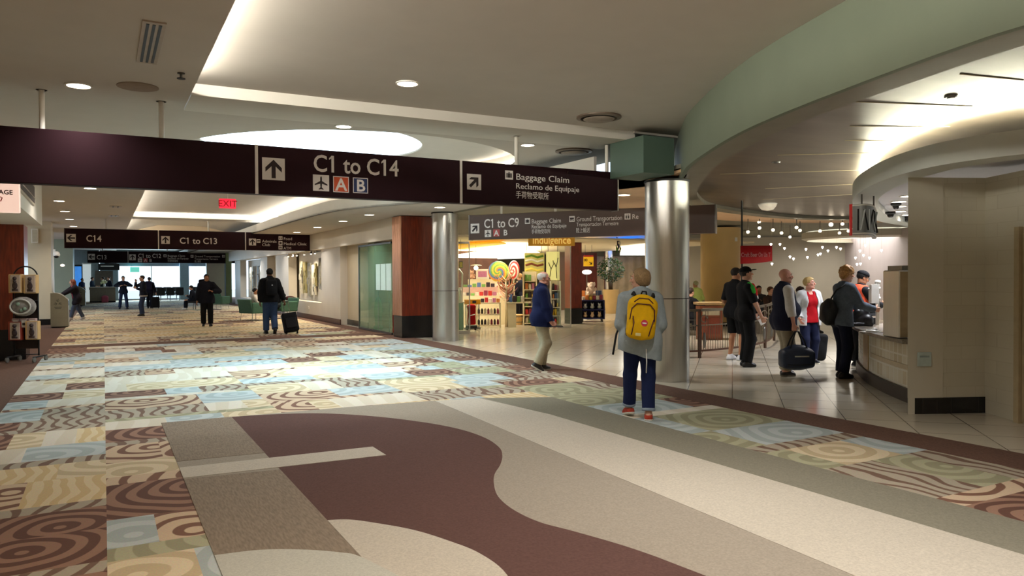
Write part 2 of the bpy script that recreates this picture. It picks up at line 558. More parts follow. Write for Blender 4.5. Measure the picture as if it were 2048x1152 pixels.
def quilt(x0, x1, y0, y1, holes=()):
    rnd = random.Random(11)
    vs, fs, ms, uvs = [], [], [], []
    xs = [x0, 0.0, 1.83, 3.66, 5.17, x1]
    for c in range(len(xs) - 1):
        y = y0 - rnd.uniform(0, .6); row = 0
        while y < y1:
            thin = row % 3 == 2
            hgt = rnd.uniform(.16, .26) if thin else rnd.uniform(.5, .95)
            a, b = max(y, y0), min(y + hgt, y1)
            y += hgt; row += 1
            if b <= a: continue
            x = xs[c]
            while x < xs[c + 1] - 1e-6:
                w = rnd.uniform(.9, 1.83) if thin else rnd.choice((.28, .45, .6, .75, .95, 1.1))
                e = min(x + w, xs[c + 1])
                if xs[c + 1] - e < .2: e = xs[c + 1]
                if not any(h[0] - .01 <= x and e <= h[1] + .01 and h[2] <= a and b <= h[3] for h in holes):
                    far = a > 20.9
                    if thin: k = rnd.choice((6, 5, 4, 7, 6))
                    elif far: k = rnd.choice((0, 3, 3, 0, 7, 6, 3, 5, 1))
                    elif c == 4: k = rnd.choice((2, 7, 2, 6, 7, 1, 0))
                    else: k = rnd.choice((0, 4, 2, 1, 5, 3, 1, 5, 6, 0) if a < 8.8 else (0, 4, 2, 1, 5, 0, 4, 6, 2, 0, 4, 2))
                    o = len(vs)
                    vs += [(x, a, .004), (e, a, .004), (e, b, .004), (x, b, .004)]
                    fs.append((o, o + 1, o + 2, o + 3)); ms.append(k)
                    ox, oy = rnd.uniform(-.6, .6), rnd.uniform(-.4, .4)
                    oz = rnd.uniform(0, 9)
                    W, H = e - x, b - a
                    q = [(-W / 2 + ox * .5, -H / 2 + oy * .5), (W / 2 + ox * .5, -H / 2 + oy * .5), (W / 2 + ox * .5, H / 2 + oy * .5), (-W / 2 + ox * .5, H / 2 + oy * .5)]
                    uvs += q
                x = e
    me = bpy.data.meshes.new('carpet')
    me.from_pydata(vs, [], fs)
    for m in STY: me.materials.append(m)
    me.polygons.foreach_set('material_index', ms)
    ul = me.uv_layers.new(name='UVMap')
    for i, q in enumerate(uvs): ul.data[i].uv = q
    o = bpy.data.objects.new('patchwork_carpet', me); COL.objects.link(o); o.parent = fl
quilt(-1.1, 6.55, -3.0, 61.0)
def inlay(name, poly, z, m):
    struct(MB().prism(poly, 0.0, z), name, m, parent=fl)
inlay('carpet_border', [(6.55, -4), (7.12, -4), (7.12, 19.6), (6.55, 19.6)], .009, M_BROWN)
inlay('carpet_band', [(-1.1, 20.0), (7.1, 20.0), (7.1, 20.75), (-1.1, 20.75)], .007, M_BROWN)
inlay('carpet_field', [(.54, -3), (5.17, -3), (5.17, 8.4), (4.3, 8.82), (3.66, 8.93), (2.64, 9.02), (.54, 9.08)], .006, M_TAUPE)
inlay('carpet_olive', [(4.53, -3), (5.17, -3), (5.17, 8.38), (4.35, 8.78), (4.5, 7.35)], .007, M_OLIVE)
inlay('carpet_stripe', [(3.4, -3), (3.47, 2.6), (3.59, 5.8), (3.66, 7.4), (3.72, 8.9), (4.30, 8.80), (4.5, 7.35), (4.53, 4.9), (4.56, 2.3), (4.56, -3)], .008, M_CREAM)
S = smooth_path([(1.27, 9.06), (1.79, 8.96), (2.26, 8.73), (2.71, 8.25), (3.07, 7.63), (3.25, 7.10), (3.29, 6.60), (3.22, 6.17), (3.10, 5.88), (2.94, 5.61), (2.75, 5.35), (2.61, 5.09), (2.49, 4.79), (2.44, 4.48), (2.46, 4.17), (2.56, 3.90), (2.68, 3.54), (2.75, 3.2), (2.80, 2.7), (2.7, 2.0)])
inlay('carpet_curve', S + [(1.27, 2.0)], .007, M_DARKBROWN)
inlay('carpet_panel', [(.54, 7.09), (1.27, 7.04), (1.27, 9.06), (.54, 9.07)], .0085, M_GREYC)
inlay('carpet_panel', [(.54, 2.0), (1.27, 2.0), (1.27, 6.36), (.54, 6.44)], .0085, M_GREYC)
inlay('carpet_bar', [(.54, 6.47), (2.2, 6.40), (2.2, 6.78), (.54, 6.84)], .010, M_CREAM)
inlay('carpet_blob', smooth_path([(1.27, 4.87), (1.40, 4.81), (1.55, 4.63), (1.70, 4.40), (1.81, 4.12), (1.88, 3.85), (1.87, 3.5), (1.7, 3.0)]) + [(1.27, 2.8)], .0095, M_CREAM)
inlay('carpet_blob', smooth_path([(.54, 4.57), (.78, 4.53), (.99, 4.42), (1.18, 4.26), (1.27, 4.12), (1.4, 3.6)]) + [(1.3, 2.8), (.54, 2.8)], .0105, mat('carpet_pale_grey', (186, 184, 172), .95, 0, .1, 70, .4, 260))

# ---------------------------------------------------------------- ceilings
ZS = 3.6     # soffit level
ZP = 3.72    # pan level
def slab(name, poly, z, m=M_CEIL, th=.10):
    return struct(MB().prism(poly, z, z + th), name, m)
slab('ceiling', [(-4, -5), (.86, -5), (.86, 62), (-4, 62)], ZS, M_CEIL, .03)                             # left soffit
slab('ceiling_near', [(.2, -5), (24, -5), (24, 8.88), (.2, 8.88)], ZP + .01, M_CEIL)
struct(MB().box((3.9, 9.315, ZS + .125), (6.06, .87, .25)), 'beam_near', M_CEILW)
def arc(c, r, a0, a1, n=24): return [(c[0] + r * math.cos(math.radians(a0 + (a1 - a0) * i / n)), c[1] + r * math.sin(math.radians(a0 + (a1 - a0) * i / n))) for i in range(n + 1)]
DC = (3.9, 13.0)
# ceiling round the skylight: two halves with a round opening
slab('ceiling_dome_front', [(.2, 13.0), (.2, 9.75), (8.0, 9.75), (8.0, 13.0)] + arc(DC, 2.9, 0, -180), ZP - .08, M_CEIL, .06)
slab('ceiling_dome_back', [(.2, 13.0)] + arc(DC, 2.9, 180, 0) + [(8.0, 13.0), (8.0, 18.6), (.2, 18.6)], ZP - .08, M_CEIL, .06)
mbx = MB()
ring = arc(DC, 3.05, 0, 360, 64)[:-1]
mbx.loft([[(p[0], p[1], ZP - .02) for p in ring], [(p[0], p[1], 3.96) for p in ring]], cap=False)
SC = (3.25, 13.1)
rin = arc(SC, 1.86, 0, 360, 64)[:-1]
mbx.loft([[(p[0], p[1], 3.96) for p in ring], [(p[0], p[1], 3.92) for p in rin], [(p[0], p[1], 4.0) for p in rin]], cap=False)
struct(mbx, 'ceiling_dome', M_CEILW, True)
sk = MB().prism(arc(SC, 1.88, 0, 360, 64)[:-1], 3.95, 3.99)
struct(sk, 'window_1', mat('skylight_glass', (222, 242, 255), .3, 0, 0, emit=3.2))
cv = MB(); cv.tube([(p[0], p[1], ZP + .05) for p in arc(DC, 3.00, 0, 360, 72)[:-1]], .022, 6, closed=True)
tag(cv.obj('cove_light', M_COVE), 'hidden strip light ringing the rim of the round skylight recess', 'light')
def cove(a, b, label, r=.02):
    o = MB().tube([a, b], r, 6).obj('cove_light', (M_COVE2 if a[1] < 5 else M_COVE3) if a[0] < .7 else M_COVE)
    tag(o, label, 'light')
cove((.62, -2, ZS + .065), (.62, 8.35, ZS + .065), 'strip light glowing behind the left soffit edge over the near pan')
cove((.62, 9.9, ZS + .065), (.62, 18.4, ZS + .065), 'strip light glowing behind the left soffit edge beside the skylight')
cove((.62, 19.0, ZS + .065), (.62, 27.0, ZS + .065), 'strip light glowing behind the left soffit edge over the exit sign')
cove((.62, 28.4, ZS + .065), (.62, 36.0, ZS + .065), 'strip light glowing behind the left soffit edge before the peaked pan')
cove((.9, 27.18, ZS + .10), (4.7, 27.18, ZS + .10), 'strip light lying across the far edge of the pan over the exit sign')
slab('ceiling_pan', [(.2, 18.6), (8.0, 18.6), (8.0, 27.3), (.2, 27.3)], ZP + .05, M_CEIL)
struct(MB().box((3.35, 18.65, ZS + .08), (4.96, .3, .16)), 'beam_middle', M_CEILW)
struct(MB().box((3.35, 27.75, ZS + .06), (4.96, 1.0, .12)), 'beam_far', M_CEILW)
pk = MB()                                                                                    # peaked pan beyond
pk.add([(.2, 28.2, 3.75), (8, 28.2, 3.75), (8, 36.5, 3.9), (.2, 36.5, 3.9), (2.9, 29.2, 3.95), (.9, 36.3, 3.70), (5.0, 36.3, 3.70)],
       [(0, 1, 4), (0, 4, 5, 3), (1, 2, 6, 4), (4, 6, 5), (3, 5, 6, 2)])
struct(pk, 'ceiling_peak', M_CEILW)
gb = [(2.811, 34.000, 3.995), (1.079, 34.000, 3.537), (4.954, 34.000, 3.482)]
gm = MB(); gm.add([(p[0], p[1], p[2]) for p in gb] + [(p[0], p[1] + .12, p[2]) for p in gb], [(0, 1, 2), (5, 4, 3), (0, 3, 4, 1), (1, 4, 5, 2), (2, 5, 3, 0)])
struct(gm, 'ceiling_gable', mat('gable_cream', (226, 206, 178), .7, 0, .02, 3))
slab('ceiling_far', [(.2, 36.4), (8.0, 36.4), (8.0, 62), (.2, 62)], ZS + .05, M_CEIL)
# lower soffit on the right with its curved, lit lip
LIP = smooth_path([(6.8, 9.75), (6.75, 11.5), (6.55, 13.6), (6.05, 15.2), (5.4, 16.6), (4.95, 18.1), (4.80, 20.2), (4.75, 23.4), (4.75, 27.7), (4.75, 36.5), (4.75, 62)])
slab('ceiling_right', LIP + [(20, 62), (20, 18.9), (7.66, 18.9), (7.66, 9.75)], 3.2, M_CEIL, .04)
struct(MB().ribbon(LIP, 3.2, 3.48, -.05), 'ceiling_lip', M_CEILW)
lp = [p for p in offset(LIP, -.22)]
for a, b, lab in ((18, 33, 'strip light on top of the curved right soffit beside the skylight'), (34, 51, 'strip light on top of the right soffit beside the exit sign')):
    tag(MB().tube([(p[0], p[1], 3.44) for p in lp[a:b]], .025, 6).obj('cove_light', M_COVE4), lab, 'light')
struct(MB().box((7.05, 8.88, 3.335), (.56, .80, .53)), 'beam_end', mat('fascia_green', (84, 106, 94), .6, 0, .03, 3))

slab('ceiling_link', [(6.9, 8.85), (12.5, 8.85), (12.5, 12.5), (6.9, 9.8)], 3.70, M_CEIL, .04)
# curved drum over the food counter
DP = smooth_path([(9.5, -3.8), (7.2, -2.6), (5.9, -1.2), (5.15, .3), (4.85, 1.5), (4.80, 2.4), (4.87, 2.85), (4.97, 3.25), (5.12, 3.77), (5.27, 4.27), (5.47, 4.87), (5.72, 5.5), (6.12, 6.3), (6.78, 7.45), (7.35, 8.25), (8.4, 9.6), (9.6, 10.9), (11.3, 12.24), (13.8, 13.2), (15.8, 13.6), (17.8, 13.2), (20, 11.5)])
struct(MB().ribbon(DP, 3.05, 3.85, .06), 'wall_drum', M_GREEN, 30)
DI = offset(DP, -.32)
rg = MB(); n = len(DP)
rg.add([(p[0], p[1], 3.05) for p in DP] + [(p[0], p[1], 3.05) for p in DI] + [(p[0], p[1], 3.12) for p in DI],
       [(i, i + 1, n + i + 1, n + i) for i in range(n - 1)] + [(n + i, n + i + 1, 2 * n + i + 1, 2 * n + i) for i in range(n - 1)])
M_PANEL = mat('ceiling_metal_panel', (96, 86, 74), .36, .7, .25, 1.6, stretch=(.5, 2, 1))
struct(rg, 'trim_1', mat('drum_soffit', (122, 116, 100), .5, .2, .08, 3))
struct(MB().prism(DI + [(24, 8), (24, -4)], 3.12, 3.16), 'ceiling_food', M_PANEL)
seam = MB()
for a, b in (((5.774, 4.369, 3.119), (6.924, 3.972, 3.119)), ((6.724, 5.087, 3.119), (7.675, 4.629, 3.119)), ((7.398, 5.662, 3.119), (7.992, 5.395, 3.119)), ((7.517, 6.737, 3.119), (8.576, 5.989, 3.119)), ((8.145, 8.392, 3.119), (9.679, 7.156, 3.119)), ((10.224, 9.441, 3.119), (11.136, 8.279, 3.119)), ((11.665, 10.836, 3.119), (12.517, 9.306, 3.119)), ((5.733, 3.383, 3.119), (6.358, 3.255, 3.119))):
    seam.tube([a, b], .0045, 4)
struct(seam, 'trim_2', mat('panel_seam', (196, 184, 150), .3, .6, 0))
# outer food-hall ceilings beyond the drum
HR_ = [p for p in DP[84:]]
slab('ceiling_hall_ring', HR_ + list(reversed(offset(HR_, 1.7))) + [(7.6, 11.6), (7.6, 9.6)], 3.10, mat('hall_ceiling_peach', (214, 178, 142), .7, 0, .05, 2), .04)
slab('ceiling_hall', HR_ + [(36, 11), (36, 40), (20, 40), (20, 18.9), (7.6, 18.9), (7.6, 9.6)], 3.16, mat('hall_ceiling_dark', (140, 138, 124), .6, 0, .08, 2), .06)

# ---------------------------------------------------------------- columns
def column(x, y, r, h, label, ringz):
    t = thing('column', label, 'column', (x, y, 0))
    b = MB().lathe([(r, 0), (r, ringz - .006)], n=48); b.obj('shaft_lower', M_STEEL, t, 40)
    MB().lathe([(r, ringz + .006), (r, h)], n=48).obj('shaft_upper', M_STEEL, t, 40)
    MB().lathe([(r - .012, ringz - .01), (r - .012, ringz + .01)], n=48).obj('joint', M_DARK, t, 40)
    MB().lathe([(r + .012, h), (r + .012, h + .03)], n=48).obj('collar', M_DARK, t, 40)
column(7.62, 8.98, .335, 3.02, 'big brushed steel column right of the woman with the yellow backpack', 1.25)
column(7.52, 17.27, .33, 3.17, 'brushed steel column beside the red wood pillar and candy shop', 1.25)

# ---------------------------------------------------------------- outer walls and far end
struct(MB().box((-2.6, 12, 1.8), (.1, 34, 3.6)), 'wall_left', M_WALL)
struct(MB().box((13, -4.6, 1.9), (44, .1, 4.0)), 'wall_back', M_WALL)
struct(MB().box((22, 40, 1.7), (28.6, .1, 3.4)), 'wall_hall_north', M_WALL)
struct(MB().box((36, 18, 1.9), (.1, 46, 4.0)), 'wall_right_far', M_WALL)

# ---------------------------------------------------------------- overhead signs
M_SIGN = mat('sign_aubergine', (40, 20, 26), .6, 0, .04, 3, spec=.1)
M_SIGNG = mat('sign_taupe', (84, 66, 60), .35, 0, .04, 3, spec=.4)
M_SWH = mat('sign_white', (236, 230, 228), .5, 0, 0)
M_SDK = mat('sign_dark_symbol', (40, 24, 28), .5, 0, 0)
M_SOR = mat('sign_orange', (208, 84, 42), .5, 0, 0)
M_SBL = mat('sign_blue', (32, 46, 92), .5, 0, 0)
M_SPK = mat('sign_rose', (190, 86, 88), .5, 0, 0)
def rect(x0, z0, x1, z1): return [(x0, z0), (x1, z0), (x1, z1), (x0, z1)]
def arrow(cx, cz, s, ang):
    P = [(0, .42), (.36, .06), (.36, -.14), (.09, .12), (.09, -.42), (-.09, -.42), (-.09, .12), (-.36, -.14), (-.36, .06)]
    a = math.radians(ang); return [(cx + s * (x * math.cos(a) - z * math.sin(a)), cz + s * (x * math.sin(a) + z * math.cos(a))) for x, z in P]
def plane_icon(cx, cz, s):
    P = [(0, .44), (.05, .34), (.055, .12), (.40, -.08), (.40, -.16), (.055, -.05), (.04, -.28), (.15, -.38), (.15, -.43), (0, -.39)]
    P = P + [(-x, z) for x, z in reversed(P[1:-1])]
    return [(cx + s * x, cz + s * z) for x, z in P]
def icon_bag(cx, cz, s):
    mb = MB()
    for q in (rect(cx - .34 * s, cz - .30 * s, cx - .22 * s, cz + .2 * s), rect(cx + .22 * s, cz - .30 * s, cx + .34 * s, cz + .2 * s), rect(cx - .18 * s, cz - .30 * s, cx + .18 * s, cz + .2 * s), rect(cx - .12 * s, cz + .26 * s, cx + .12 * s, cz + .34 * s)):
        mb.merge(plate(q, -.004))
    return mb
def icon_bus(cx, cz, s):
    mb = MB()
    for q in (rect(cx - .36 * s, cz - .02 * s, cx + .36 * s, cz + .22 * s), rect(cx - .36 * s, cz - .2 * s, cx + .1 * s, cz - .08 * s), rect(cx - .25 * s, cz - .32 * s, cx - .1 * s, cz - .22 * s), rect(cx + .15 * s, cz - .3 * s, cx + .32 * s, cz - .12 * s)):
        mb.merge(plate(q, -.004))
    return mb
def icon_people(cx, cz, s):
    mb = MB()
    for o in (-.2, .2):
        mb.merge(plate(rect(cx + (o - .1) * s, cz - .34 * s, cx + (o + .1) * s, cz + .12 * s), -.004)); mb.merge(plate(rect(cx + (o - .07) * s, cz + .18 * s, cx + (o + .07) * s, cz + .32 * s), -.004))
    mb.merge(plate(rect(cx - .02 * s, cz - .36 * s, cx + .02 * s, cz + .36 * s), -.004))
    return mb
def sign_body(label, p, d, L, h, m, posts, zt, th=.16, group=None):
    t = thing('overhead_sign', label, 'sign', p, math.atan2(d[1], d[0]))
    MB().cbox((L / 2, th / 2, h / 2), (L, th, h), .006).obj('panel', m, t)
    for x in (0.0, L): MB().box((x, th / 2, h / 2), (.02, th + .01, h + .012)).obj('end_cap', M_STEELD, t)
    for x in posts:
        b = MB(); b.cyl((x, th / 2, h), (x, th / 2, zt - p[2]), .028, n=12); b.cyl((x, th / 2, zt - p[2] - .02), (x, th / 2, zt - p[2]), .055, n=16)
        b.obj('hanger', M_WHITE, t, 40)
    return t
def put_text(t, s, xz, size, m=M_SWH, sx=1.0, bold=.0, dz=0, nm='lettering', spacing=1.0):
    b = text_mb(s, size, .003, 'LEFT', bold, sx, spacing)
    b.v = [(x + xz[0], y - .002, z + xz[1] + dz) for x, y, z in b.v]
    return b.obj(nm, m, t)
def fit_text(t, s, a, b, cap, m=M_SWH, bold=.0, nm='lettering'):
    """one line from baseline start a to its right end b, capitals cap high"""
    size = cap / .70
    mb = text_mb(s, size, .003, 'LEFT', bold)
    w = max(v[0] for v in mb.v) or 1
    k = (b - a[0]) / w
    if 'C1' in s:
        for i, ch in enumerate(s):
            if ch == '1':                                             # give the figure one its flag
                xr = max(v[0] for v in text_mb(s[:i + 1], size).v) - .095 * size
                mb.merge(plate([(xr, .70 * size), (xr - .13 * size, .585 * size), (xr - .13 * size, .515 * size), (xr, .585 * size)], 0, .003))
    mb.v = [(x * k + a[0], y - .002, z + a[1]) for x, y, z in mb.v]
    return mb.obj(nm, m, t)
def icon_tile(t, c, s, m=M_SWH): return plate(rect(c[0] - s / 2, c[1] - s / 2, c[0] + s / 2, c[1] + s / 2), 0, .003).obj('symbol_tile', m, t)
def arrow_tile(t, c, s, ang):
    o = icon_tile(t, c, s); plate(arrow(c[0], c[1], s, ang), -.003, .003).obj('arrow', M_SDK, o)
def plane_tile(t, c, s):
    o = icon_tile(t, c, s); plate(plane_icon(c[0], c[1], s * .98), -.003, .003).obj('airplane_symbol', M_SDK, o)
def letter_tile(t, ch, c, s, m, frame=True):
    o = plate(rect(c[0] - s / 2, c[1] - s / 2, c[0] + s / 2, c[1] + s / 2), 0, .003).obj('letter_tile', M_SWH if frame else m, t)
    if frame: plate(rect(c[0] - s * .45, c[1] - s * .45, c[0] + s * .45, c[1] + s * .45), -.003, .002).obj('letter_ground', m, o)
    b = text_mb(ch, s * 1.08, .003, 'CENTER', .004); b.v = [(x + c[0], y - .006, z + c[1] - s * .38) for x, y, z in b.v]
    b.obj('letter', M_SWH, o)
def sym_tile(t, kind, c, s):
    o = icon_tile(t, c, s); {'bag': icon_bag, 'bus': icon_bus, 'people': icon_people}[kind](c[0], c[1], s).obj('symbol', M_SDK, o)
def divider(t, x, h): MB().box((x, -.002, h / 2), (.035, .012, h + .004)).obj('divider', M_SWH, t)

# the big sign over the near carpet
t = sign_body('long dark overhead sign reading C1 to C14 and Baggage Claim, nearest of all', (-1.6, 9.3, 2.6), (1, 0), 8.53, .58, M_SIGN, (1.05, 2.2, 6.8, 8.38), 3.62)
divider(t, (3.217, 0.306)[0], .58); divider(t, (5.891, 0.295)[0], .58)
arrow_tile(t, (3.414, 0.306), .265, 0)
fit_text(t, 'C1 to C14', (3.886, 0.312), (4.996, 0.336)[0], .205, bold=.004)
plane_tile(t, (3.984, 0.170), .2); letter_tile(t, 'A', (4.235, 0.165), .2, M_SOR); letter_tile(t, 'B', (4.486, 0.165), .195, M_SBL)
arrow_tile(t, (6.088, 0.299), .215, -45)
sym_tile(t, 'bag', (6.635, 0.427), .125)
fit_text(t, 'Baggage Claim', (6.739, 0.370), (7.639, 0.385)[0], .088)
fit_text(t, 'Reclamo de Equipaje', (6.738, 0.243), (7.815, 0.246)[0], .078)
fit_text(t, '手荷物受取所', (6.738, 0.116), (7.285, 0.112)[0], .078)
# the angled sign behind the steel column
t = sign_body('angled taupe overhead sign reading C1 to C9 and Ground Transportation, behind steel column', (7.04, 14.85, 2.4), (.596, -.803), 5.27, .54, M_SIGNG, (.75, 2.0, 4.7), 3.2)
arrow_tile(t, (0.145, 0.247), .21, -45)
fit_text(t, 'C1 to C9', (0.365, 0.251), (1.198, 0.266)[0], .19, bold=.003)
plane_tile(t, (0.461, 0.129), .155); letter_tile(t, 'A', (0.666, 0.134), .155, M_SPK, False); letter_tile(t, 'B', (0.880, 0.138), .155, M_SIGNG, False)
sym_tile(t, 'bag', (1.395, 0.365), .12); fit_text(t, 'Baggage Claim', (1.486, 0.309), (2.150, 0.318)[0], .09); fit_text(t, 'Reclamo de Equipaje', (1.486, 0.204), (2.271, 0.210)[0], .08); fit_text(t, '手荷物受取所', (1.485, 0.099), (1.916, 0.097)[0], .07)
sym_tile(t, 'bus', (2.392, 0.371), .12); fit_text(t, 'Ground Transportation', (2.490, 0.316), (3.452, 0.332)[0], .095); fit_text(t, 'Transportacion Terrestre', (2.490, 0.214), (3.379, 0.224)[0], .08); fit_text(t, '陸上輸送', (2.478, 0.091), (2.780, 0.092)[0], .08)
sym_tile(t, 'people', (3.565, 0.377), .12); fit_text(t, 'Re', (3.656, 0.324), (3.788, 0.329)[0], .095)
# the sign over the middle of the concourse
t = sign_body('overhead sign reading C14, C1 to C13, Food, Medical Clinic and ATM', (-1.1, 28.45, 2.6), (1, 0), (8.523, 0.287)[0], .65, M_SIGN, (1.2, 4.4), 3.62)
MB().cyl((7.6, .08, .65), (7.6, .08, .62 + .0), .028, n=10).obj('hanger', M_WHITE, t)
divider(t, (2.782, 0.314)[0], .65); divider(t, (5.636, 0.240)[0], .65)
arrow_tile(t, (0.188, 0.331), .27, 90); fit_text(t, 'C14', (0.614, 0.224), (1.062, 0.215)[0], .21, bold=.004)
arrow_tile(t, (3.001, 0.318), .27, 0); fit_text(t, 'C1 to C13', (3.444, 0.204), (4.668, 0.189)[0], .21, bold=.004)
arrow_tile(t, (5.880, 0.298), .25, 0)
sym_tile(t, 'bus', (6.090, 0.339), .13); fit_text(t, 'Admirals', (6.212, 0.286), (6.728, 0.295)[0], .10); fit_text(t, 'Club', (6.211, 0.158), (6.495, 0.162)[0], .10)
sym_tile(t, 'people', (6.874, 0.463), .14); fit_text(t, 'Food', (6.982, 0.392), (7.291, 0.397)[0], .10)
sym_tile(t, 'bag', (6.872, 0.279), .14); fit_text(t, 'Medical Clinic', (6.980, 0.206), (7.825, 0.200)[0], .10)
sym_tile(t, 'bus', (6.870, 0.112), .14); fit_text(t, 'ATM', (6.978, 0.040), (7.251, 0.024)[0], .10)
# the farthest sign
t = sign_body('farthest overhead sign reading C13 and C1 to C12, before the bright windows', (-.83, 52.0, 2.55), (1, 0), (8.796, 0.338)[0], .72, M_SIGN, (.8, 4.4, 8.0), 3.67)
divider(t, (2.186, 0.351)[0], .72)
arrow_tile(t, (0.220, 0.365), .36, 90); fit_text(t, 'C13', (0.482, 0.216), (1.016, 0.219)[0], .26, bold=.004)
arrow_tile(t, (2.434, 0.353), .36, 0); fit_text(t, 'C1 to C12', (2.739, 0.324), (4.035, 0.334)[0], .26, bold=.004)
plane_tile(t, (2.848, 0.170), .24); letter_tile(t, 'A', (3.156, 0.171), .24, M_SPK, False); letter_tile(t, 'B', (3.437, 0.173), .24, M_SIGN, False)
sym_tile(t, 'bag', (4.266, 0.462), .17); fit_text(t, 'Baggage Claim', (4.409, 0.400), (5.427, 0.409)[0], .13); fit_text(t, 'Reclamo de Equipaje', (4.407, 0.242), (5.631, 0.218)[0], .12); fit_text(t, '手荷物受取所', (4.405, 0.084), (5.013, 0.087)[0], .11)
sym_tile(t, 'bus', (5.840, 0.444), .17); fit_text(t, 'Ground Transportation', (5.988, 0.381), (7.526, 0.361)[0], .13); fit_text(t, 'Transportacion Terrestre', (5.986, 0.221), (7.401, 0.197)[0], .12); fit_text(t, '陸上輸送', (5.984, 0.060), (6.372, 0.062)[0], .11)
sym_tile(t, 'people', (7.741, 0.461), .17); fit_text(t, 'Ticketing', (7.864, 0.396), (8.422, 0.401)[0], .13); fit_text(t, 'Venta de Pasajes', (7.862, 0.200), (8.732, 0.205)[0], .12)

# ---------------------------------------------------------------- recessed downlights, vents and sprinklers
def downlight(x, y, z, r, label, power, color=(1, .95, .89), group=None, box=False):
    t = thing('downlight', label, 'light', (x, y, z), 0, group)
    mb = MB()
    if box:
        mb.box((0, 0, -.004), (r * 2.3, r * 2.3, .012)); mb.obj('trim', M_WHITE, t)
        MB().box((0, 0, -.014), (r * 1.9, r * 1.9, .01)).obj('lens', M_LAMP, t)
    else:
        mb.lathe([(r * 1.18, 0), (r * 1.18, -.012), (r, -.014), (r, 0)], n=28, cap=False); mb.obj('trim', M_WHITE, t, 40)
        MB().lathe([(r * .98, -.010), (r * .98, -.006)], n=28).obj('lens', M_LAMP, t)
    if power:
        l = area('downlight_beam', (0, 0, -.03), r * 1.6, power, color, spread=2.2); l.parent = t
    return t
downlight(*(8.453, 11.175, 3.100)[:2], 3.10, .12, 'round downlight in the peach ceiling right of the big sign end', 30)
downlight(-.2, 8.96, ZS, .11, 'round downlight in the left soffit over the big overhead sign', 15)
downlight(2.96, 7.8, ZP + .01, .11, 'round downlight in the near pan above the plain carpet', 26)
downlight(2.87, 9.98, ZP - .08, .10, 'round downlight before the rim of the skylight', 20)
downlight(5.8, 10.1, ZP - .08, .10, 'round downlight above the Baggage Claim end of the big sign', 24)
for i, y in enumerate((2.0, -1.6)):  # unseen downlights added to brighten the tiled wall, left carpet and near hall
    downlight(3.75, (4.1, .8)[i], ZP + .01, .11, 'unseen downlight added in the near pan to light the tiled wall, %s' % ('nearer the drum', 'beside the camera')[i], 48); downlight(-.2, y, ZS, .11, 'unseen warm downlight added for a shop glow, in the left soffit %s' % ('overhead', 'behind the camera')[i], 55, (1, .82, .62)); downlight(2.9, y, ZP + .01, .11, 'unseen downlight added for room light, in the near pan %s' % ('overhead', 'behind the camera')[i], 24)
for i, y in enumerate((15.6, 19.0, 22.4, 25.8, 29.2, 33.0, 36.5, 40)):
    downlight(-.23 if y < 20 else -.97, y, ZS, .12, '%s downlight from the front in the left soffit past the big sign' % ORD[i], 26)
for i, y in enumerate((15.9, 18.6, 21.0, 23.9, 26.8, 30.0, 33.2, 36.5, 40)):
    downlight(6.0 if y > 16 else 6.8, y, 3.2, .12, '%s downlight from the front in the low right soffit' % ORD[i], 26)
def square_vent(x, y, z, w, l, n, label, rz=0):
    t = thing('air_vent', label, 'vent', (x, y, z), rz)
    MB().box((0, 0, -.006), (w, l, .014)).obj('frame', mat('vent_grey', (178, 166, 152), .5), t)
    for i in range(n):
        xx = -w / 2 + w * (i + .5) / n * .8 + w * .1
        MB().box((xx, 0, -.014), (w * .13, l * .92, .006)).obj('slot', M_DARK, t)
square_vent(.375, 7.1, ZS, .17, 1.26, 3, 'long slotted air vent in the near left soffit')
def round_vent(x, y, z, r, label):
    t = thing('round_diffuser', label, 'vent', (x, y, z))
    MB().lathe([(r, 0), (r, -.02), (r * .82, -.03), (r * .78, 0)], n=40, cap=False).obj('outer_ring', mat('vent_bronze', (112, 98, 86), .4, .3), t, 40)
    MB().lathe([(r * .78, -.004), (r * .78, -.001)], n=40).obj('throat', M_DARK, t)
    MB().lathe([(r * .70, -.035), (r * .62, -.05), (.02, -.055)], n=40).obj('centre_plate', mat('vent_plate', (150, 138, 126), .5), t, 40)
round_vent(5.85, 8.27, ZP + .01, .30, 'round bronze air diffuser in the near pan by the green beam end')
round_vent(6.75, 10.25, ZP - .08, .30, 'round air diffuser beyond the beam, above the Baggage Claim wording')
def sprinkler(x, y, z, label, flat=False):
    t = thing('sprinkler_head', label, 'sprinkler', (x, y, z))
    if flat:
        MB().lathe([(.055, 0), (.05, -.012)], n=20).obj('escutcheon', M_STEELD, t, 40); MB().lathe([(.035, -.010), (.03, -.016)], n=16).obj('cover', M_DARK, t, 40); return
    MB().lathe([(.035, 0), (.035, -.01), (.012, -.014), (.012, -.05)], n=14).obj('body', M_STEELD, t, 40)
    MB().lathe([(.04, -.058), (.04, -.052)], n=14).obj('deflector', M_DARK, t)
sprinkler(.69, 7.98, ZS, 'dark sprinkler head beside the slotted vent in the left soffit')
sprinkler((6.393, 3.848, 3.120)[0], (6.393, 3.848, 3.120)[1], 3.12, 'small sprinkler in the metal panel ceiling by the white glow', True)
sprinkler((7.969, 7.168, 3.120)[0], (7.969, 7.168, 3.120)[1], 3.12, 'small sprinkler in the brown part of the panel ceiling', True)
for nm, px in (('speaker', 0),):
    t = thing('ceiling_speaker', 'faint round ceiling speaker beside the downlight in left soffit', 'speaker', (.34, 8.75, ZS))
    MB().lathe([(.2, 0), (.2, -.008), (.18, -.012)], n=32).obj('grille', mat('speaker_beige', (150, 132, 116), .7), t, 40)
square_vent((0.322, 23.587, 3.600)[0], (0.322, 23.587, 3.600)[1], ZS, .3, .5, 2, 'small dark vent in the left soffit, nearer of two')
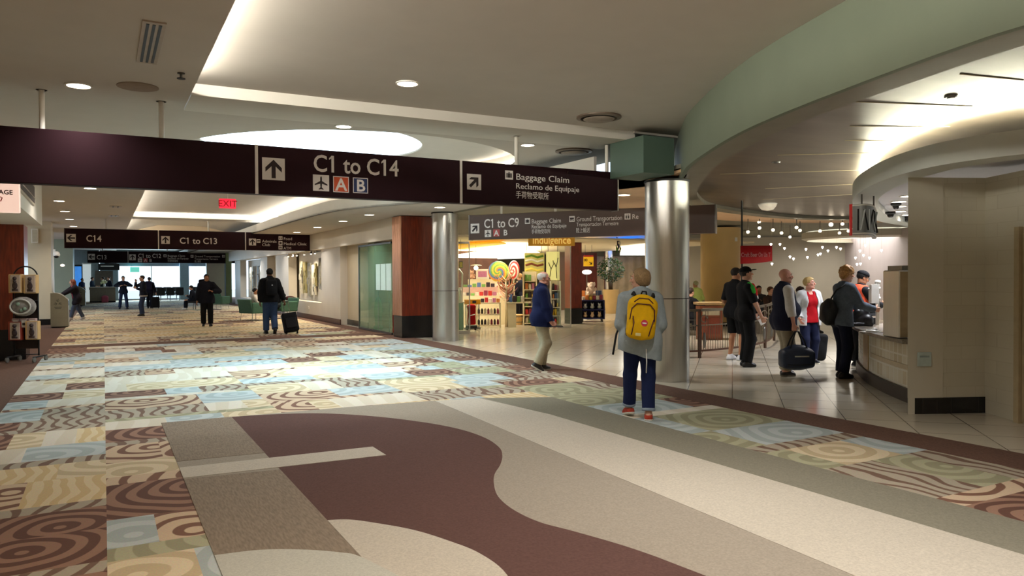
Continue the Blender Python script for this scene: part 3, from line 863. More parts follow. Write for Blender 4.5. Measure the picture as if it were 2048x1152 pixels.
square_vent((0.309, 26.982, 3.600)[0], (0.309, 26.982, 3.600)[1], ZS, .3, .5, 2, 'small dark vent in the left soffit, farther of two')
# illuminated exit sign
t = thing('exit_sign', 'glowing red EXIT sign hanging from the pan past the big sign', 'exit sign', (2.518, 18.206, 3.200))
MB().cbox((0, 0, .10), (.36, .05, .22), .008).obj('housing', mat('exit_glow', (255, 60, 84), .4, 0, 0, emit=.9, ecol=(255, 30, 60)), t)
b = text_mb('EXIT', .2, .004, 'CENTER', .003); b.v = [(x, y - .03, z + .03) for x, y, z in b.v]
b.obj('lettering', mat('exit_letters', (150, 10, 30), .4, 0, 0, emit=.35, ecol=(200, 0, 20)), t)
MB().cyl((0, 0, .2), (0, 0, .66), .012).obj('stem', M_WHITE, t)

# ---------------------------------------------------------------- people
def V3(*a): return np.array(a, float)
def nrm(v): return v / (np.linalg.norm(v) + 1e-12)
def rot(axis, deg):
    return np.array(Matrix.Rotation(math.radians(deg), 3, axis))
def ik(a, c, l1, l2, pole):
    d = c - a; L = np.linalg.norm(d); L2 = min(L, (l1 + l2) * 0.999)
    if L > L2: c = a + d / L * L2
    u = nrm(c - a); x = (l1 * l1 - l2 * l2 + L2 * L2) / (2 * L2); hgt = math.sqrt(max(l1 * l1 - x * x, 0))
    p = nrm(pole - u * (pole @ u))
    return a + u * x + p * hgt, c
class Fig:
    """Joints and body shapes of one figure standing at the local origin, facing +Y, right hand towards +X."""
    def __init__(s, h=1.75, lean=2, side=0, twist=0, hip=(0, 0, 0), fL=(-.10, 0, 0, 8, 0), fR=(.10, 0, 0, -8, 0), hL=None, hR=None,
                 pL=None, pR=None, dL=None, dR=None, nL=None, nR=None, curlL=.45, curlR=.45, head=(0, 0), girth=1.0, belly=0.0, sh=1.0, fem=False, neck=0.0, kneeL=None, kneeR=None):
        k = h / 1.75; s.k = k; s.h = h; s.g = girth; s.fem = fem; s.belly = belly
        S = lambda *v: np.array(v, float) * k
        s.P = S(hip[0], hip[1], .945 + hip[2])
        u = rot('X', -lean) @ rot('Y', side) @ V3(0, 0, 1); s.u = u
        T = rot('X', -lean) @ rot('Y', side) @ rot('Z', twist); s.T = T
        s.C = s.P + u * .29 * k
        s.N = s.P + u * .535 * k
        w = .178 * sh * (0.93 if fem else 1.0)
        hd = rot('Z', twist) @ rot('X', -lean * 0.35); s.headR = hd @ rot('Z', head[0]) @ rot('X', head[1])
        s.H = s.N + (hd @ V3(0, .025 + neck, .145)) * k
        s.sh = {-1: s.N + T @ V3(-w, -.005, -.082) * k, 1: s.N + T @ V3(w, -.005, -.082) * k}
        s.hipj = {-1: s.P + V3(-.088, 0, -.035) * k, 1: s.P + V3(.088, 0, -.035) * k}
        s.knee = {}; s.ank = {}; s.fd = {}; s.fn = {}; s.elb = {}; s.wr = {}; s.hd = {}; s.hn = {}; s.curl = {-1: curlL, 1: curlR}
        for sd, f, kp in ((-1, fL, kneeL), (1, fR, kneeR)):
            a = S(f[0], f[1], .085 + f[2])
            d = rot('Z', f[3]) @ rot('X', -f[4]) @ V3(0, 1, 0)
            pole = V3(*kp) if kp else rot('Z', f[3]) @ V3(0, 1, 0.0)
            s.knee[sd], s.ank[sd] = ik(s.hipj[sd], a, .424 * k, .412 * k, pole)
            s.fd[sd] = d; s.fn[sd] = rot('Z', f[3]) @ rot('X', -f[4]) @ V3(0, 0, 1)
        for sd, hnd, pp, dd, nn in ((-1, hL, pL, dL, nL), (1, hR, pR, dR, nR)):
            t = S(*hnd) if hnd is not None else s.sh[sd] + S(sd * .07, .05, -.535)
            pole = V3(*pp) if pp is not None else V3(sd * .55, -1, -.1)
            s.elb[sd], s.wr[sd] = ik(s.sh[sd], t, .295 * k, .265 * k, pole)
            fa = nrm(s.wr[sd] - s.elb[sd])
            d = nrm(V3(*dd)) if dd is not None else fa
            n = V3(*nn) if nn is not None else V3(-sd, 0.25, 0)
            s.hd[sd] = d; s.hn[sd] = nrm(n - d * (n @ d))
        s.reg = {}
        s._build()
    def add(s, r, *q):
        s.reg.setdefault(r, []).append(q)
    def _build(s):
        k, g, u, T = s.k, s.g, s.u, s.T
        P, C, N = s.P, s.C, s.N
        A = s.add
        f = s.fem
        A('hips', 'e', P + V3(0, -.012, -.02) * k, V3(.172 if not f else .18, .118, .125) * k * (g, g, 1), np.eye(3), .04)
        for sd in (-1, 1):
            A('hips', 'e', s.hipj[sd] + V3(0, -.055, -.01) * k, V3(.085, .08, .095) * k * g, np.eye(3), .04)
        A('torso', 'e', P + u * .13 * k + T @ V3(0, .012 + .05 * s.belly, 0) * k, V3(.145 if not f else .135, .108 + .055 * s.belly, .15) * k * (g, g, 1), T, .05)
        A('torso', 'e', C + T @ V3(0, .0, .02) * k, V3(.168 if not f else .15, .115, .2) * k * (g, g, 1), T, .05)
        A('torso', 'e', C + T @ V3(0, -.012, .13) * k, V3(.155, .092, .11) * k * (min(g, 1.12), min(g, 1.1), 1), T, .05)
        if f:
            for sd in (-1, 1):
                A('torso', 'e', C + T @ V3(sd * .075, .085 * g, .03) * k, V3(.07, .055, .07) * k, T, .04)
        for sd in (-1, 1):
            A('torso', 'c', N + T @ V3(sd * .03, -.012, -.035) * k, s.sh[sd] + T @ V3(-sd * .02, 0, -.004) * k, .052 * k, .054 * k, .04)
        A('neck', 'c', N - u * .04 * k, s.H + s.headR @ V3(0, -.02, -.05) * k, .060 * k, .054 * k, .02)
        for sd, n in ((-1, 'L'), (1, 'R')):
            ga = .5 + .5 * g
            A('arm' + n, 'c', s.sh[sd], s.elb[sd], .054 * k * ga, .041 * k * ga, .025)
            A('fore' + n, 'c', s.elb[sd], s.wr[sd], .041 * k * ga, .027 * k, .02)
            A('thigh' + n, 'c', s.hipj[sd], s.knee[sd], .089 * k * g, .056 * k, .03)
            A('shin' + n, 'c', s.knee[sd], s.ank[sd], .054 * k, .037 * k, .02)
            fw = nrm(np.cross(nrm(s.ank[sd] - s.knee[sd]), V3(1, 0, 0)))
            A('shin' + n, 'e', s.knee[sd] * .68 + s.ank[sd] * .32 - fw * (-.018) * k if fw[1] < 0 else s.knee[sd] * .68 + s.ank[sd] * .32 - fw * .018 * k, V3(.043, .043, .10) * k, np.eye(3), .03)
            d, up = s.fd[sd], s.fn[sd]
            base = s.ank[sd] - up * .048 * k
            A('foot' + n, 'c', s.ank[sd], base - d * .035 * k, .036 * k, .032 * k, .015)
            A('foot' + n, 'c', base - d * .03 * k, base + d * .13 * k - up * .008 * k, .034 * k, .028 * k, .02)
            A('foot' + n, 'c', s.ank[sd] + d * .02 * k, base + d * .10 * k, .034 * k, .028 * k, .02)
            # trouser legs: straighter than the leg inside
            A('pant' + n, 'c', s.hipj[sd], s.knee[sd], .092 * k * g, .07 * k, .03)
            A('pant' + n, 'c', s.knee[sd], s.ank[sd] + (s.ank[sd] - s.knee[sd]) * .04, .073 * k, .066 * k, .03)
            A('skirt', 'c', s.hipj[sd] + V3(0, 0, .06) * k, s.hipj[sd] * .55 + s.knee[sd] * .45, .105 * k * g, .11 * k * g, .06)
            s._hand(sd, n)
        s._head()
    def _hand(s, sd, n):
        k = s.k; W = s.wr[sd]; d = s.hd[sd]; nn = s.hn[sd]
        lat = np.cross(d, nn) * 1.0
        # thumb side: for the right hand hanging down with the palm inward the thumb points forward
        lat = lat * (1 if sd > 0 else -1)
        A = s.add; R = 'hand' + n
        c = s.curl[sd]
        kn = []
        for i, (o, ln) in enumerate(((.031, .088), (.0105, .094), (-.0105, .090), (-.031, .080))):
            b = W + d * ln * k + lat * o * k
            kn.append(b)
            A(R, 'c', W + d * .012 * k + lat * o * .55 * k, b, .0155 * k, .0125 * k, .008)
        for b, L, o in zip(kn, (.068, .077, .071, .055), (.06, .02, -.02, -.06)):
            p = b; ang = c * 55
            dd = d + lat * o
            for j, q in enumerate((.44, .32, .24)):
                a = math.radians(ang)
                v = nrm(dd) * math.cos(a) + nn * math.sin(a)
                e = p + v * L * q * k
                A(R, 'c', p, e, (.0098, .0088, .0078)[j] * k, (.0088, .0078, .0068)[j] * k, .002)
                p = e; ang += c * 62
        t0 = W + d * .028 * k + lat * .028 * k
        t1 = t0 + nrm(d * .55 + lat * .75 + nn * .35) * .042 * k
        t2 = t1 + nrm(d * .8 + lat * .35 + nn * (.3 + .5 * c)) * .032 * k
        t3 = t2 + nrm(d * .85 + lat * .1 + nn * (.3 + .7 * c)) * .026 * k
        A(R, 'c', t0, t1, .0155 * k, .0115 * k, .008); A(R, 'c', t1, t2, .011 * k, .0095 * k, .003); A(R, 'c', t2, t3, .0095 * k, .0075 * k, .003)
    def hp(s, x, y, z):
        return s.H + s.headR @ (V3(x, y, z) * s.k)
    def _head(s):
        k = s.k; R = s.headR; A = s.add; q = s.hp
        A('head', 'e', q(0, -.012, .035), V3(.074, .096, .086) * k, R, .02)
        A('head', 'e', q(0, .022, -.035), V3(.060, .070, .083) * k, R, .03)
        A('head', 'e', q(0, .070, -.098), V3(.024, .020, .018) * k, R, .025)
        for sd in (-1, 1):
            A('head', 'e', q(sd * .040, .068, -.018), V3(.022, .020, .018) * k, R, .02)
            A('head', 'e', q(sd * .046, .018, -.075), V3(.016, .04, .022) * k, R, .025)
            A('head', 'e', q(sd * .028, .084, .034), V3(.026, .012, .008) * k, R, .012)
            A('head', 'e', q(sd * .076, -.004, -.004), V3(.009, .021, .033) * k, R, .006)
            A('headcut', 'e', q(sd * .031, .100, .014), V3(.016, .014, .010) * k, R, .012)
            A('headcut', 'e', q(sd * .084, .002, .0), V3(.006, .010, .018) * k, R, .006)
        A('head', 'c', q(0, .092, .018), q(0, .116, -.020), .009 * k, .0125 * k, .010)
        for sd in (-1, 1):
            A('head', 'e', q(sd * .011, .106, -.026), V3(.010, .010, .008) * k, R, .006)
        A('head', 'e', q(0, .091, -.052), V3(.022, .010, .006) * k, R, .006)
        A('head', 'e', q(0, .090, -.064), V3(.019, .010, .007) * k, R, .006)
        A('headcut', 'e', q(0, .104, -.058), V3(.020, .008, .0018) * k, R, .002)
    def field(s, regs, infl=None):
        F = Field()
        for r in regs:
            e = (infl or {}).get(r, 0.0)
            for p in s.reg.get(r, []):
                sub = r.endswith('cut')
                if p[0] == 'c': F.cap(p[1], p[2], p[3] + e, p[4] + e, p[5], sub)
                else: F.ell(p[1], np.array(p[2]) + e, p[3], p[4], sub)
        return F
BODY = ['hips', 'torso', 'neck', 'thighL', 'thighR', 'shinL', 'shinR', 'footL', 'footR', 'armL', 'armR', 'foreL', 'foreR', 'handL', 'handR', 'head', 'headcut']
SKIN = {'fair': (206, 158, 132), 'tan': (176, 124, 92), 'pink': (214, 156, 136), 'brown': (120, 80, 58)}
def skin(n): return mat('skin_' + n, SKIN[n], 0.55, 0, 0.05, 25, 0.05, 300, spec=0.35)
def place(o, loc, face, z=0.0):
    o.location = (loc[0], loc[1], z); o.rotation_euler = (0, 0, math.atan2(-face[0], face[1]))
def body(fig, label, loc, face, skn='fair', vox=.0075, group=None, z=0.0):
    V, F = fig.field(BODY).mesh(vox)
    o = nets_obj('person', (V, F), skin(skn))
    tag(o, label, 'person', group); place(o, loc, face, z)
    return o
def top(fig, o, name, m, vox, infl=.018, sleeve='long', hem=-.10, skirt=True, neck=.0, wr=.004, seed=0., cuff=.92, open_=None, vneck=0, hood=False, flare=0, collar=0, label=None, armx=.004, scoop=True, tilt=0.0):
    """upper garment; hem in metres relative to the hip centre; cuff = fraction along the forearm (or upper arm for short sleeves)"""
    k = fig.k
    regs = ['torso', 'hips'] + (['skirt'] if skirt else [])
    arms = (['armL', 'armR'] if sleeve != 'none' else []) + (['foreL', 'foreR'] if sleeve == 'long' else [])
    e = {r: infl + (armx if r[:3] in ('arm', 'for') else 0) + (flare if r in ('skirt',) else 0) for r in regs + arms}
    F = fig.field(regs, e)
    F.plane(fig.P + fig.u * hem * k, -fig.u - fig.T @ V3(tilt, 0, 0), None)
    if collar:
        F.cap(fig.N - fig.u * .05 * k, fig.N + fig.u * collar * k + fig.T @ V3(0, .012, 0) * k, (.075 + infl * .5) * k, (.066 + infl * .5) * k, .02)
    if hood:
        F.ell(fig.N + fig.T @ V3(0, -.085, -.02) * k, V3(.115, .07, .085) * k, fig.T, .04)
        F.cap(fig.N + fig.T @ V3(-.07, .0, .0) * k, fig.N + fig.T @ V3(.07, .0, .0) * k, .045 * k, .045 * k, .03)
    nk = fig.N + fig.u * (neck + collar) * k + fig.T @ V3(0, .02, 0) * k
    F.plane(nk, nrm(fig.u * 1.0 + fig.T @ V3(0, .30 if scoop else 0, 0)), .14 * k)
    if open_:
        w0, w1 = open_
        for t in np.linspace(0, 1, 9):
            w = w0 + (w1 - w0) * t
            c = fig.N * (1 - t) + (fig.P - fig.u * .25 * k) * t + fig.T @ V3(0, .16 + .08 * fig.belly, 0) * k
            F.box(c, V3(w, .115, .07) * k, .02, fig.T, .006, True)
    if vneck:
        F.box(fig.N + fig.T @ V3(0, .10, -.02) * k, V3(.045, .08, vneck) * k, .02, fig.T @ rot('X', 0), .006, True)
    if arms:
        F.layer(); F.p += fig.field(arms, e).p
    for sd, n in ((-1, 'L'), (1, 'R')):
        if sleeve == 'long':
            F.plane(fig.elb[sd] + (fig.wr[sd] - fig.elb[sd]) * cuff, fig.wr[sd] - fig.elb[sd], ((1 - cuff) * .265 + .085) * k)
        elif sleeve == 'short':
            F.plane(fig.sh[sd] + (fig.elb[sd] - fig.sh[sd]) * cuff, fig.elb[sd] - fig.sh[sd], .09 * k)
        else:
            F.plane(fig.sh[sd] + fig.T @ V3(sd * .012, 0, 0) * k, fig.T @ V3(sd, 0, .15), .13 * k)
    c = nets_obj(name, F.mesh(vox, wr=wr, seed=seed), m, o)
    if label: c['label'] = label
    return c
def bottoms(fig, o, name, m, vox, infl=.008, to=.97, short=None, wr=.004, seed=1., top_=.085, label=None):
    k = fig.k
    F = fig.field(['hips', 'pantL', 'pantR'], {r: infl for r in ('hips', 'pantL', 'pantR')})
    if short is not None:
        for sd in (-1, 1): F.cap(fig.hipj[sd], fig.knee[sd], .10 * k, .085 * k, .03)
    F.plane(fig.P + fig.u * top_ * k, fig.u, None)
    for sd in (-1, 1):
        if short is None:
            F.plane(fig.knee[sd] + (fig.ank[sd] - fig.knee[sd]) * to, fig.ank[sd] - fig.knee[sd], .16 * k)
        else:
            d = fig.knee[sd] - fig.hipj[sd]
            F.plane(fig.hipj[sd] + d * short, d, .2 * k)
            F.plane(fig.knee[sd], d, .32 * k)
            F.plane(fig.ank[sd], V3(0, 0, -1), .32 * k)
    if short is not None:
        F2 = fig.field(['hips'], {'hips': infl})
        for sd in (-1, 1): F2.cap(fig.hipj[sd], fig.hipj[sd] + (fig.knee[sd] - fig.hipj[sd]) * short, .102 * k, .092 * k, .03)
        F2.plane(fig.P + fig.u * top_ * k, fig.u, None)
        for sd in (-1, 1): F2.plane(fig.hipj[sd] + (fig.knee[sd] - fig.hipj[sd]) * short, fig.knee[sd] - fig.hipj[sd], .2 * k)
        F = F2
    c = nets_obj(name, F.mesh(vox, wr=wr, seed=seed), m, o)
    if label: c['label'] = label
    return c
def cuffs(fig, o, m, vox, a=.86, b=.97):
    for sd in (-1, 1):
        F = Field(); p, q = fig.knee[sd], fig.ank[sd]
        F.cap(p + (q - p) * a, p + (q - p) * b, .078 * fig.k, .076 * fig.k, .005)
        F.plane(p + (q - p) * b, q - p, .2); F.plane(p + (q - p) * a, p - q, .2)
        nets_obj('cuff', F.mesh(vox), m, o)['label'] = 'rolled pale denim cuff'
def shoes(fig, o, m, vox, sole=None, sole_h=.022, infl=.010, low=False, high=0.0, label=None):
    k = fig.k
    for sd, n in ((-1, 'L'), (1, 'R')):
        F = fig.field(['foot' + n], {'foot' + n: infl * k})
        up = fig.fn[sd]; bot = fig.ank[sd] - up * .082 * k
        F.plane(bot, -up, None)
        F.plane(fig.ank[sd] + up * ((-.012 if low else .03) + high) * k, nrm(up * 1.0 - fig.fd[sd] * (.35 if not low else .1)), None)
        c = nets_obj('shoe', F.mesh(vox), m, o)
        if label: c['label'] = label
        if sole:
            G = fig.field(['foot' + n], {'foot' + n: (infl + .005) * k}); G.plane(bot - up * .003 * k, -up, None); G.plane(bot + up * sole_h * k, up, None)
            nets_obj('sole', G.mesh(vox * .8), sole, c)
def hair(fig, o, m, vox, style='short', label=None, thick=.012, seed=0.):
    k = fig.k; q = fig.hp; R = fig.headR; F = Field()
    if style in ('short', 'crop', 'balding'):
        F.ell(q(0, -.014, .038), V3(.074 + thick, .096 + thick, .086 + thick) * k, R, .01)
        if style == 'balding':
            F.ell(q(0, .0, .12), V3(.066, .12, .07) * k, R, .02, True)
        F.box(q(0, .13, -.02), V3(.09, .09, .090) * k, .03, R, .015, True)     # face
        F.box(q(0, .0, -.115), V3(.12, .2, .075) * k, .01, R, .02, True)       # below the ears
        F.box(q(0, .055, -.04), V3(.12, .06, .05) * k, .01, R, .02, True)
        for sd in (-1, 1): F.ell(q(sd * .085, .0, -.012), V3(.02, .03, .032) * k, R, .01, True)
    elif style == 'bob':
        F.ell(q(0, -.018, .030), V3(.100, .112, .106) * k, R, .02)
        F.ell(q(0, -.045, -.025), V3(.092, .072, .075) * k, R, .03)
        F.box(q(0, .13, -.045), V3(.085, .098, .115) * k, .03, R, .02, True)
        F.box(q(0, .0, -.160), V3(.2, .2, .075) * k, .01, R, .02, True)
    elif style == 'curly':
        F.ell(q(0, -.012, .04), V3(.098, .110, .098) * k, R, .02)
        F.ell(q(0, -.05, -.03), V3(.082, .06, .07) * k, R, .03)
        for i in range(46):
            a, b = random.uniform(0, 2 * PI), random.uniform(-.35, 1.0)
            r = math.sqrt(max(0, 1 - b * b)); x, y = math.cos(a) * r, math.sin(a) * r
            if y > .35 and b < .55: continue
            F.ell(q(x * .088, -.015 + y * .098, .035 + b * .09), V3(.026, .026, .024) * k, R, .012)
        F.box(q(0, .13, -.045), V3(.07, .075, .095) * k, .03, R, .02, True)
    elif style == 'long':
        F.ell(q(0, -.018, .032), V3(.092, .110, .100) * k, R, .02)
        F.cap(q(0, -.055, .0), q(0, -.085, -.30), .088 * k, .07 * k, .03)
        for sd in (-1, 1): F.cap(q(sd * .075, -.01, .0), q(sd * .085, .01, -.27), .032 * k, .03 * k, .03)
        F.box(q(0, .125, -.05), V3(.062, .08, .12) * k, .03, R, .02, True)
    c = nets_obj('hair', F.mesh(vox, wr=.003, wf=(90, 90, 25), seed=seed), m, o)
    if label: c['label'] = label
    return c
def ball_cap(fig, o, m, vox, back=False, label=None, bill_up=.0):
    k = fig.k; q = fig.hp; R = fig.headR; F = Field()
    F.ell(q(0, -.012, .05), V3(.090, .112, .092) * k, R, .01)
    F.plane(q(0, 0, .042), R @ V3(0, -.12, -1), None)
    c = nets_obj('cap', F.mesh(vox), m, o)
    G = Field(); G.ell(q(0, .125, .050 + bill_up * .5), V3(.070, .066, .010) * k, R @ rot('X', -8 + bill_up * 400), .01)
    G.ell(q(0, -.02, .07), V3(.08, .095, .075) * k, R, .004, True)
    nets_obj('bill', G.mesh(vox * .7), m, c)
    if label: c['label'] = label
def specs(fig, o, m):
    mb = MB(); q = fig.hp; k = fig.k
    for sd in (-1, 1):
        ring = [tuple(q(sd * .032 + .024 * math.cos(t), .108, .012 + .017 * math.sin(t))) for t in np.linspace(0, 2 * PI, 13)[:-1]]
        mb.tube(ring, .0032 * k, 6, closed=True)
        mb.tube([tuple(q(sd * .056, .106, .016)), tuple(q(sd * .080, .06, .018)), tuple(q(sd * .084, -.01, .012))], .0032 * k, 6)
    mb.tube([tuple(q(-.01, .11, .016)), tuple(q(.01, .11, .016))], .003 * k, 6)
    mb.obj('eyeglasses', m, o, True)
def face_bits(fig, o, brow=(70, 50, 40), lip=(170, 100, 92), moustache=None):
    q = fig.hp; k = fig.k
    ew = mat('eye_white', (225, 220, 212), .25); ei = mat('iris_dark', (45, 34, 28), .2)
    for sd in (-1, 1):
        e = MB().sphere(tuple(q(sd * .031, .081, .014)), .0115 * k, 8)
        e.sphere(tuple(q(sd * .031, .0885, .014)), .0058 * k, 6, 1)
        e.obj('eye', [ew, ei], o, True)
        MB().tube([tuple(q(sd * .016, .100, .034)), tuple(q(sd * .032, .101, .039)), tuple(q(sd * .048, .090, .034))], [.003 * k, .0045 * k, .002 * k], 6).obj('eyebrow', mat('brow_%d_%d_%d' % brow, brow, .8), o, True)
    MB().tube([tuple(q(-.02, .094, -.058)), tuple(q(0, .1015, -.057)), tuple(q(.02, .094, -.058))], [.002 * k, .0045 * k, .002 * k], 6).obj('mouth', mat('lips_%d' % lip[0], lip, .5), o, True)
    if moustache:
        MB().tube([tuple(q(-.026, .090, -.050)), tuple(q(0, .106, -.041)), tuple(q(.026, .090, -.050))], [.004 * k, .0085 * k, .004 * k], 8).obj('moustache', mat('moustache', moustache, .9), o, True)
def simple_person(label, loc, face, h, topc, legc, hairc, skn='fair', vox=.014, hairstyle='short', shoec=(25, 24, 26), toplen=-.1, group=None, z=0.0, topname='jacket', **kw):
    f = Fig(h=h, **kw)
    o = body(f, label, loc, face, skn, vox, group, z)
    top(f, o, topname, cloth('%s_cloth_%d_%d_%d' % ((topname,) + tuple(topc)), topc), vox, infl=.02, hem=toplen, collar=.02)
    bottoms(f, o, 'trousers', cloth('trouser_cloth_%d_%d_%d' % tuple(legc), legc), vox)
    shoes(f, o, mat('shoe_%d_%d_%d' % tuple(shoec), shoec, .5), vox)
    if hairc: hair(f, o, mat('hair_%d_%d_%d' % tuple(hairc), hairc, .7, 0, .25, 60), vox, hairstyle)
    return f, o

# ---------------------------------------------------------------- left side of the concourse
def wood_pillar(label, x0, x1, y0, y1, h, base, flutes=None):
    t = thing('wood_pillar', label, 'pillar', ((x0 + x1) / 2, (y0 + y1) / 2, 0))
    w, d = x1 - x0, y1 - y0
    MB().box((0, 0, (h + base) / 2), (w, d, h - base)).obj('wood_cladding', M_WOOD, t)
    MB().box((0, 0, base / 2), (w + .02, d + .02, base)).obj('stone_base', M_BLACK, t)
    if flutes:
        fm = mat('flute_bronze', (206, 156, 128), .3, .6, .1, 6, stretch=(8, 8, .5))
        n = 6
        for i in range(n):
            y = -d / 2 + d * (i + .5) / n
            MB().cyl((-w / 2 - .005, y, base + .01), (-w / 2 - .005, y, h), d / n * .46, n=14).obj('flute', fm, t, 40)
    return t
wood_pillar('dark red wood pillar on black base behind the souvenir rack', -3.3, -1.38, 17.75, 18.6, 2.68, .60)
wood_pillar('red wood pillar with fluted bronze side beside the far steel column', 6.80, 7.70, 18.43, 19.05, 3.18, .58, True)
bh = struct(MB().box((-1.83, 15.3, 3.14), (1.5, 5.4, .92)), 'wall_bulkhead', M_WALLW)
t = thing('wall_grille', 'dark louvred grille set in the bulkhead beside the white lightbox', 'grille', (-1.07, 14.3, 3.08))
MB().box((0, 0, 0), (.03, 3.0, .36)).obj('frame', mat('grille_frame', (170, 156, 136), .5), t)
MB().box((.016, 0, 0), (.01, 2.84, .28)).obj('recess', mat('grille_recess', (60, 48, 40), .6), t)
MB().box((.022, 0, -.06), (.012, 2.84, .025)).obj('rail', M_CHROME, t)
t = thing('lightbox_sign', 'white glowing lightbox hung before the left bulkhead, dark letters AGE', 'sign', (-1.5, 12.4, 2.52))
MB().cbox((0, 0, .205), (1.0, .12, .42), .01).obj('case', mat('lightbox_white', (250, 228, 214), .4, 0, 0, emit=.75, ecol=(255, 214, 196)), t)
b = text_mb('PACKAGE'[-3:], .085, .004, 'LEFT', .002); b.v = [(x + .26, y - .062, z + .24) for x, y, z in b.v]; b.obj('lettering', M_SDK, t)
MB().tube([(.28, -.064, .14), (.30, -.064, .19), (.27, -.064, .205), (.24, -.064, .19)], .007, 6).obj('red_mark', mat('lightbox_red', (170, 30, 30), .5), t)
for x in (-.3, .3): MB().cyl((x, 0, .41), (x, 0, 1.08), .012, n=8).obj('rod', M_STEELD, t)
# cream wall steps
cw = MB()
cw.box((-2.12, 31.2, 1.8), (1.06, 1.2, 3.6)); struct(cw, 'wall_left_step', M_WALL)
struct(MB().box((-2.12, 31.2, .10), (1.08, 1.22, .20)), 'baseboard_left', M_BLACK)
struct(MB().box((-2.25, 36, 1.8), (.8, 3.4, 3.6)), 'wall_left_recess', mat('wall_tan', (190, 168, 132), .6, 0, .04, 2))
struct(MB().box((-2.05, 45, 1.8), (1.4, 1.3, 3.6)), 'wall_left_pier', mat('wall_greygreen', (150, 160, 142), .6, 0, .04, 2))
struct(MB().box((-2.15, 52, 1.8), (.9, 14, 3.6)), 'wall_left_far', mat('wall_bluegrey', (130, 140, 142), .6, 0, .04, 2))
t = thing('wall_box', 'small pale box fixed high on the cream wall beyond the left pillar', 'box', (-2.05, 30.55, 2.82))
MB().cbox((0, 0, .26), (.2, .1, .5), .01).obj('case', M_WALLW, t)
MB().box((0, -.052, .26), (.15, .006, .42)).obj('cover', mat('box_cover', (196, 186, 160), .5), t)
t = thing('security_camera', 'white domed security camera high on left wall above the bin', 'camera', (-1.62, 34.25, 2.55))
MB().box((-.17, .1, .1), (.3, .3, .2)).obj('bracket', M_WHITE, t); MB().sphere((.02, 0, 0), .13, 10).obj('dome', M_WHITE, t, True); MB().sphere((.02, -.02, -.05), .1, 8).obj('lens', M_DARK, t, True)
t = thing('wall_lamp', 'tiny round white lamp on the left wall above the leaning woman', 'lamp', (-1.40, 34.28, 2.12))
MB().lathe([(.03, -.05), (.075, -.02), (.075, .03), (.03, .06)], n=16).obj('shade', mat('lamp_white', (255, 240, 220), .3, 0, 0, emit=1.2), t, True)
MB().box((0, .02, 0), (.05, .06, .05)).obj('mount', M_STEELD, t)

def recycling_bin(x, y, label, w=.50, d=.88, h=1.13, face=1, rz=0.0):
    t = thing('recycling_bin', label, 'bin', (x, y, 0), rz)
    prof = [(0, .03), (w, .03), (w, h * .80)] + [(w - w * .72 * (i / 8), h * (.80 + .20 * math.sin(i / 8 * PI / 2))) for i in range(1, 9)] + [(0, h)]
    mb = MB(); n = len(prof)
    mb.add([(p[0], 0, p[1]) for p in prof] + [(p[0], d, p[1]) for p in prof], [tuple(range(n)), tuple(range(2 * n - 1, n - 1, -1))] + [(i, (i + 1) % n, n + (i + 1) % n, n + i) for i in range(n)])
    mb.obj('cabinet', mat('bin_grey', (158, 156, 140), .4, .3, .05, 5), t)
    MB().box((w / 2, d / 2, .015), (w - .04, d - .04, .03)).obj('plinth', M_DARK, t)
    MB().box((w * .995, d / 2, h * .70), (.02, d * .6, .16)).obj('slot', M_DARK, t)
    lg = MB()
    for a in (90, 210, 330):                                          # three chasing arrows
        c = (w * .42 + .075 * math.cos(math.radians(a)), h * .72 + .075 * math.sin(math.radians(a)))
        lg.merge(plate(arrow(c[0], c[1], .13, a + 70), 0, .004))
    lg.merge(plate(rect(w * .22, h * .58, w * .64, h * .60))); lg.merge(plate(rect(w * .26, h * .54, w * .60, h * .56)))
    lg.obj('recycling_mark', mat('bin_mark', (104, 106, 96), .5), t)
    return t
recycling_bin(-1.53, 28.7, 'grey curved-top recycling bin with arrow mark, nearest on the left wall')
recycling_bin(-1.45, 51.2, 'grey recycling bin by the far counter, behind the leaning woman')

# souvenir rack
t = thing('souvenir_rack', 'black wire souvenir rack on casters against the left red pillar', 'rack', (-1.32, 17.22, 0), -.45)
fr = MB()
for x in (-.23, .23): fr.tube([(x, 0, .12), (x, 0, 1.62)], .014, 8)
fr.tube([(-.23, 0, 1.6)] + [(.23 * -math.cos(a), 0, 1.62 + .22 * math.sin(a)) for a in np.linspace(0, PI, 14)] + [(.23, 0, 1.6)], .014, 8)
for z in (.14, .55, .82, 1.18, 1.55): fr.tube([(-.23, 0, z), (.23, 0, z)], .010, 6)
fr.obj('frame', M_DARK, t, True)
MB().box((0, .02, .9), (.44, .008, 1.3)).obj('back_panel', mat('rack_back', (38, 22, 18), .6), t)
for x in (-.25, .25):
    f2 = MB(); f2.tube([(x, -.22, .10), (x, .22, .10)], .016, 8); f2.obj('foot_bar', M_DARK, t, True)
    for y in (-.2, .2):
        w = MB().lathe([(.02, -.014), (.05, -.014), (.05, .014), (.02, .014)], n=18); w.v = [(q[2] + x, q[1] + y, q[0] + .05) for q in w.v]
        w.obj('caster', mat('caster_grey', (110, 106, 100), .4), t, 40)
RK = Matrix.Translation((-1.32, 17.22, 0)) @ Matrix.Rotation(-.45, 4, 'Z')
pkm = mat('pack_card', (214, 176, 122), .5, 0, .06, 9); pkc = mat('pack_clear', (196, 176, 162), .15, 0, .08, 14); pkr = mat('pack_red', (150, 56, 40), .5); toy = mat('toy_dark', (60, 44, 44), .4, 0, .3, 30)
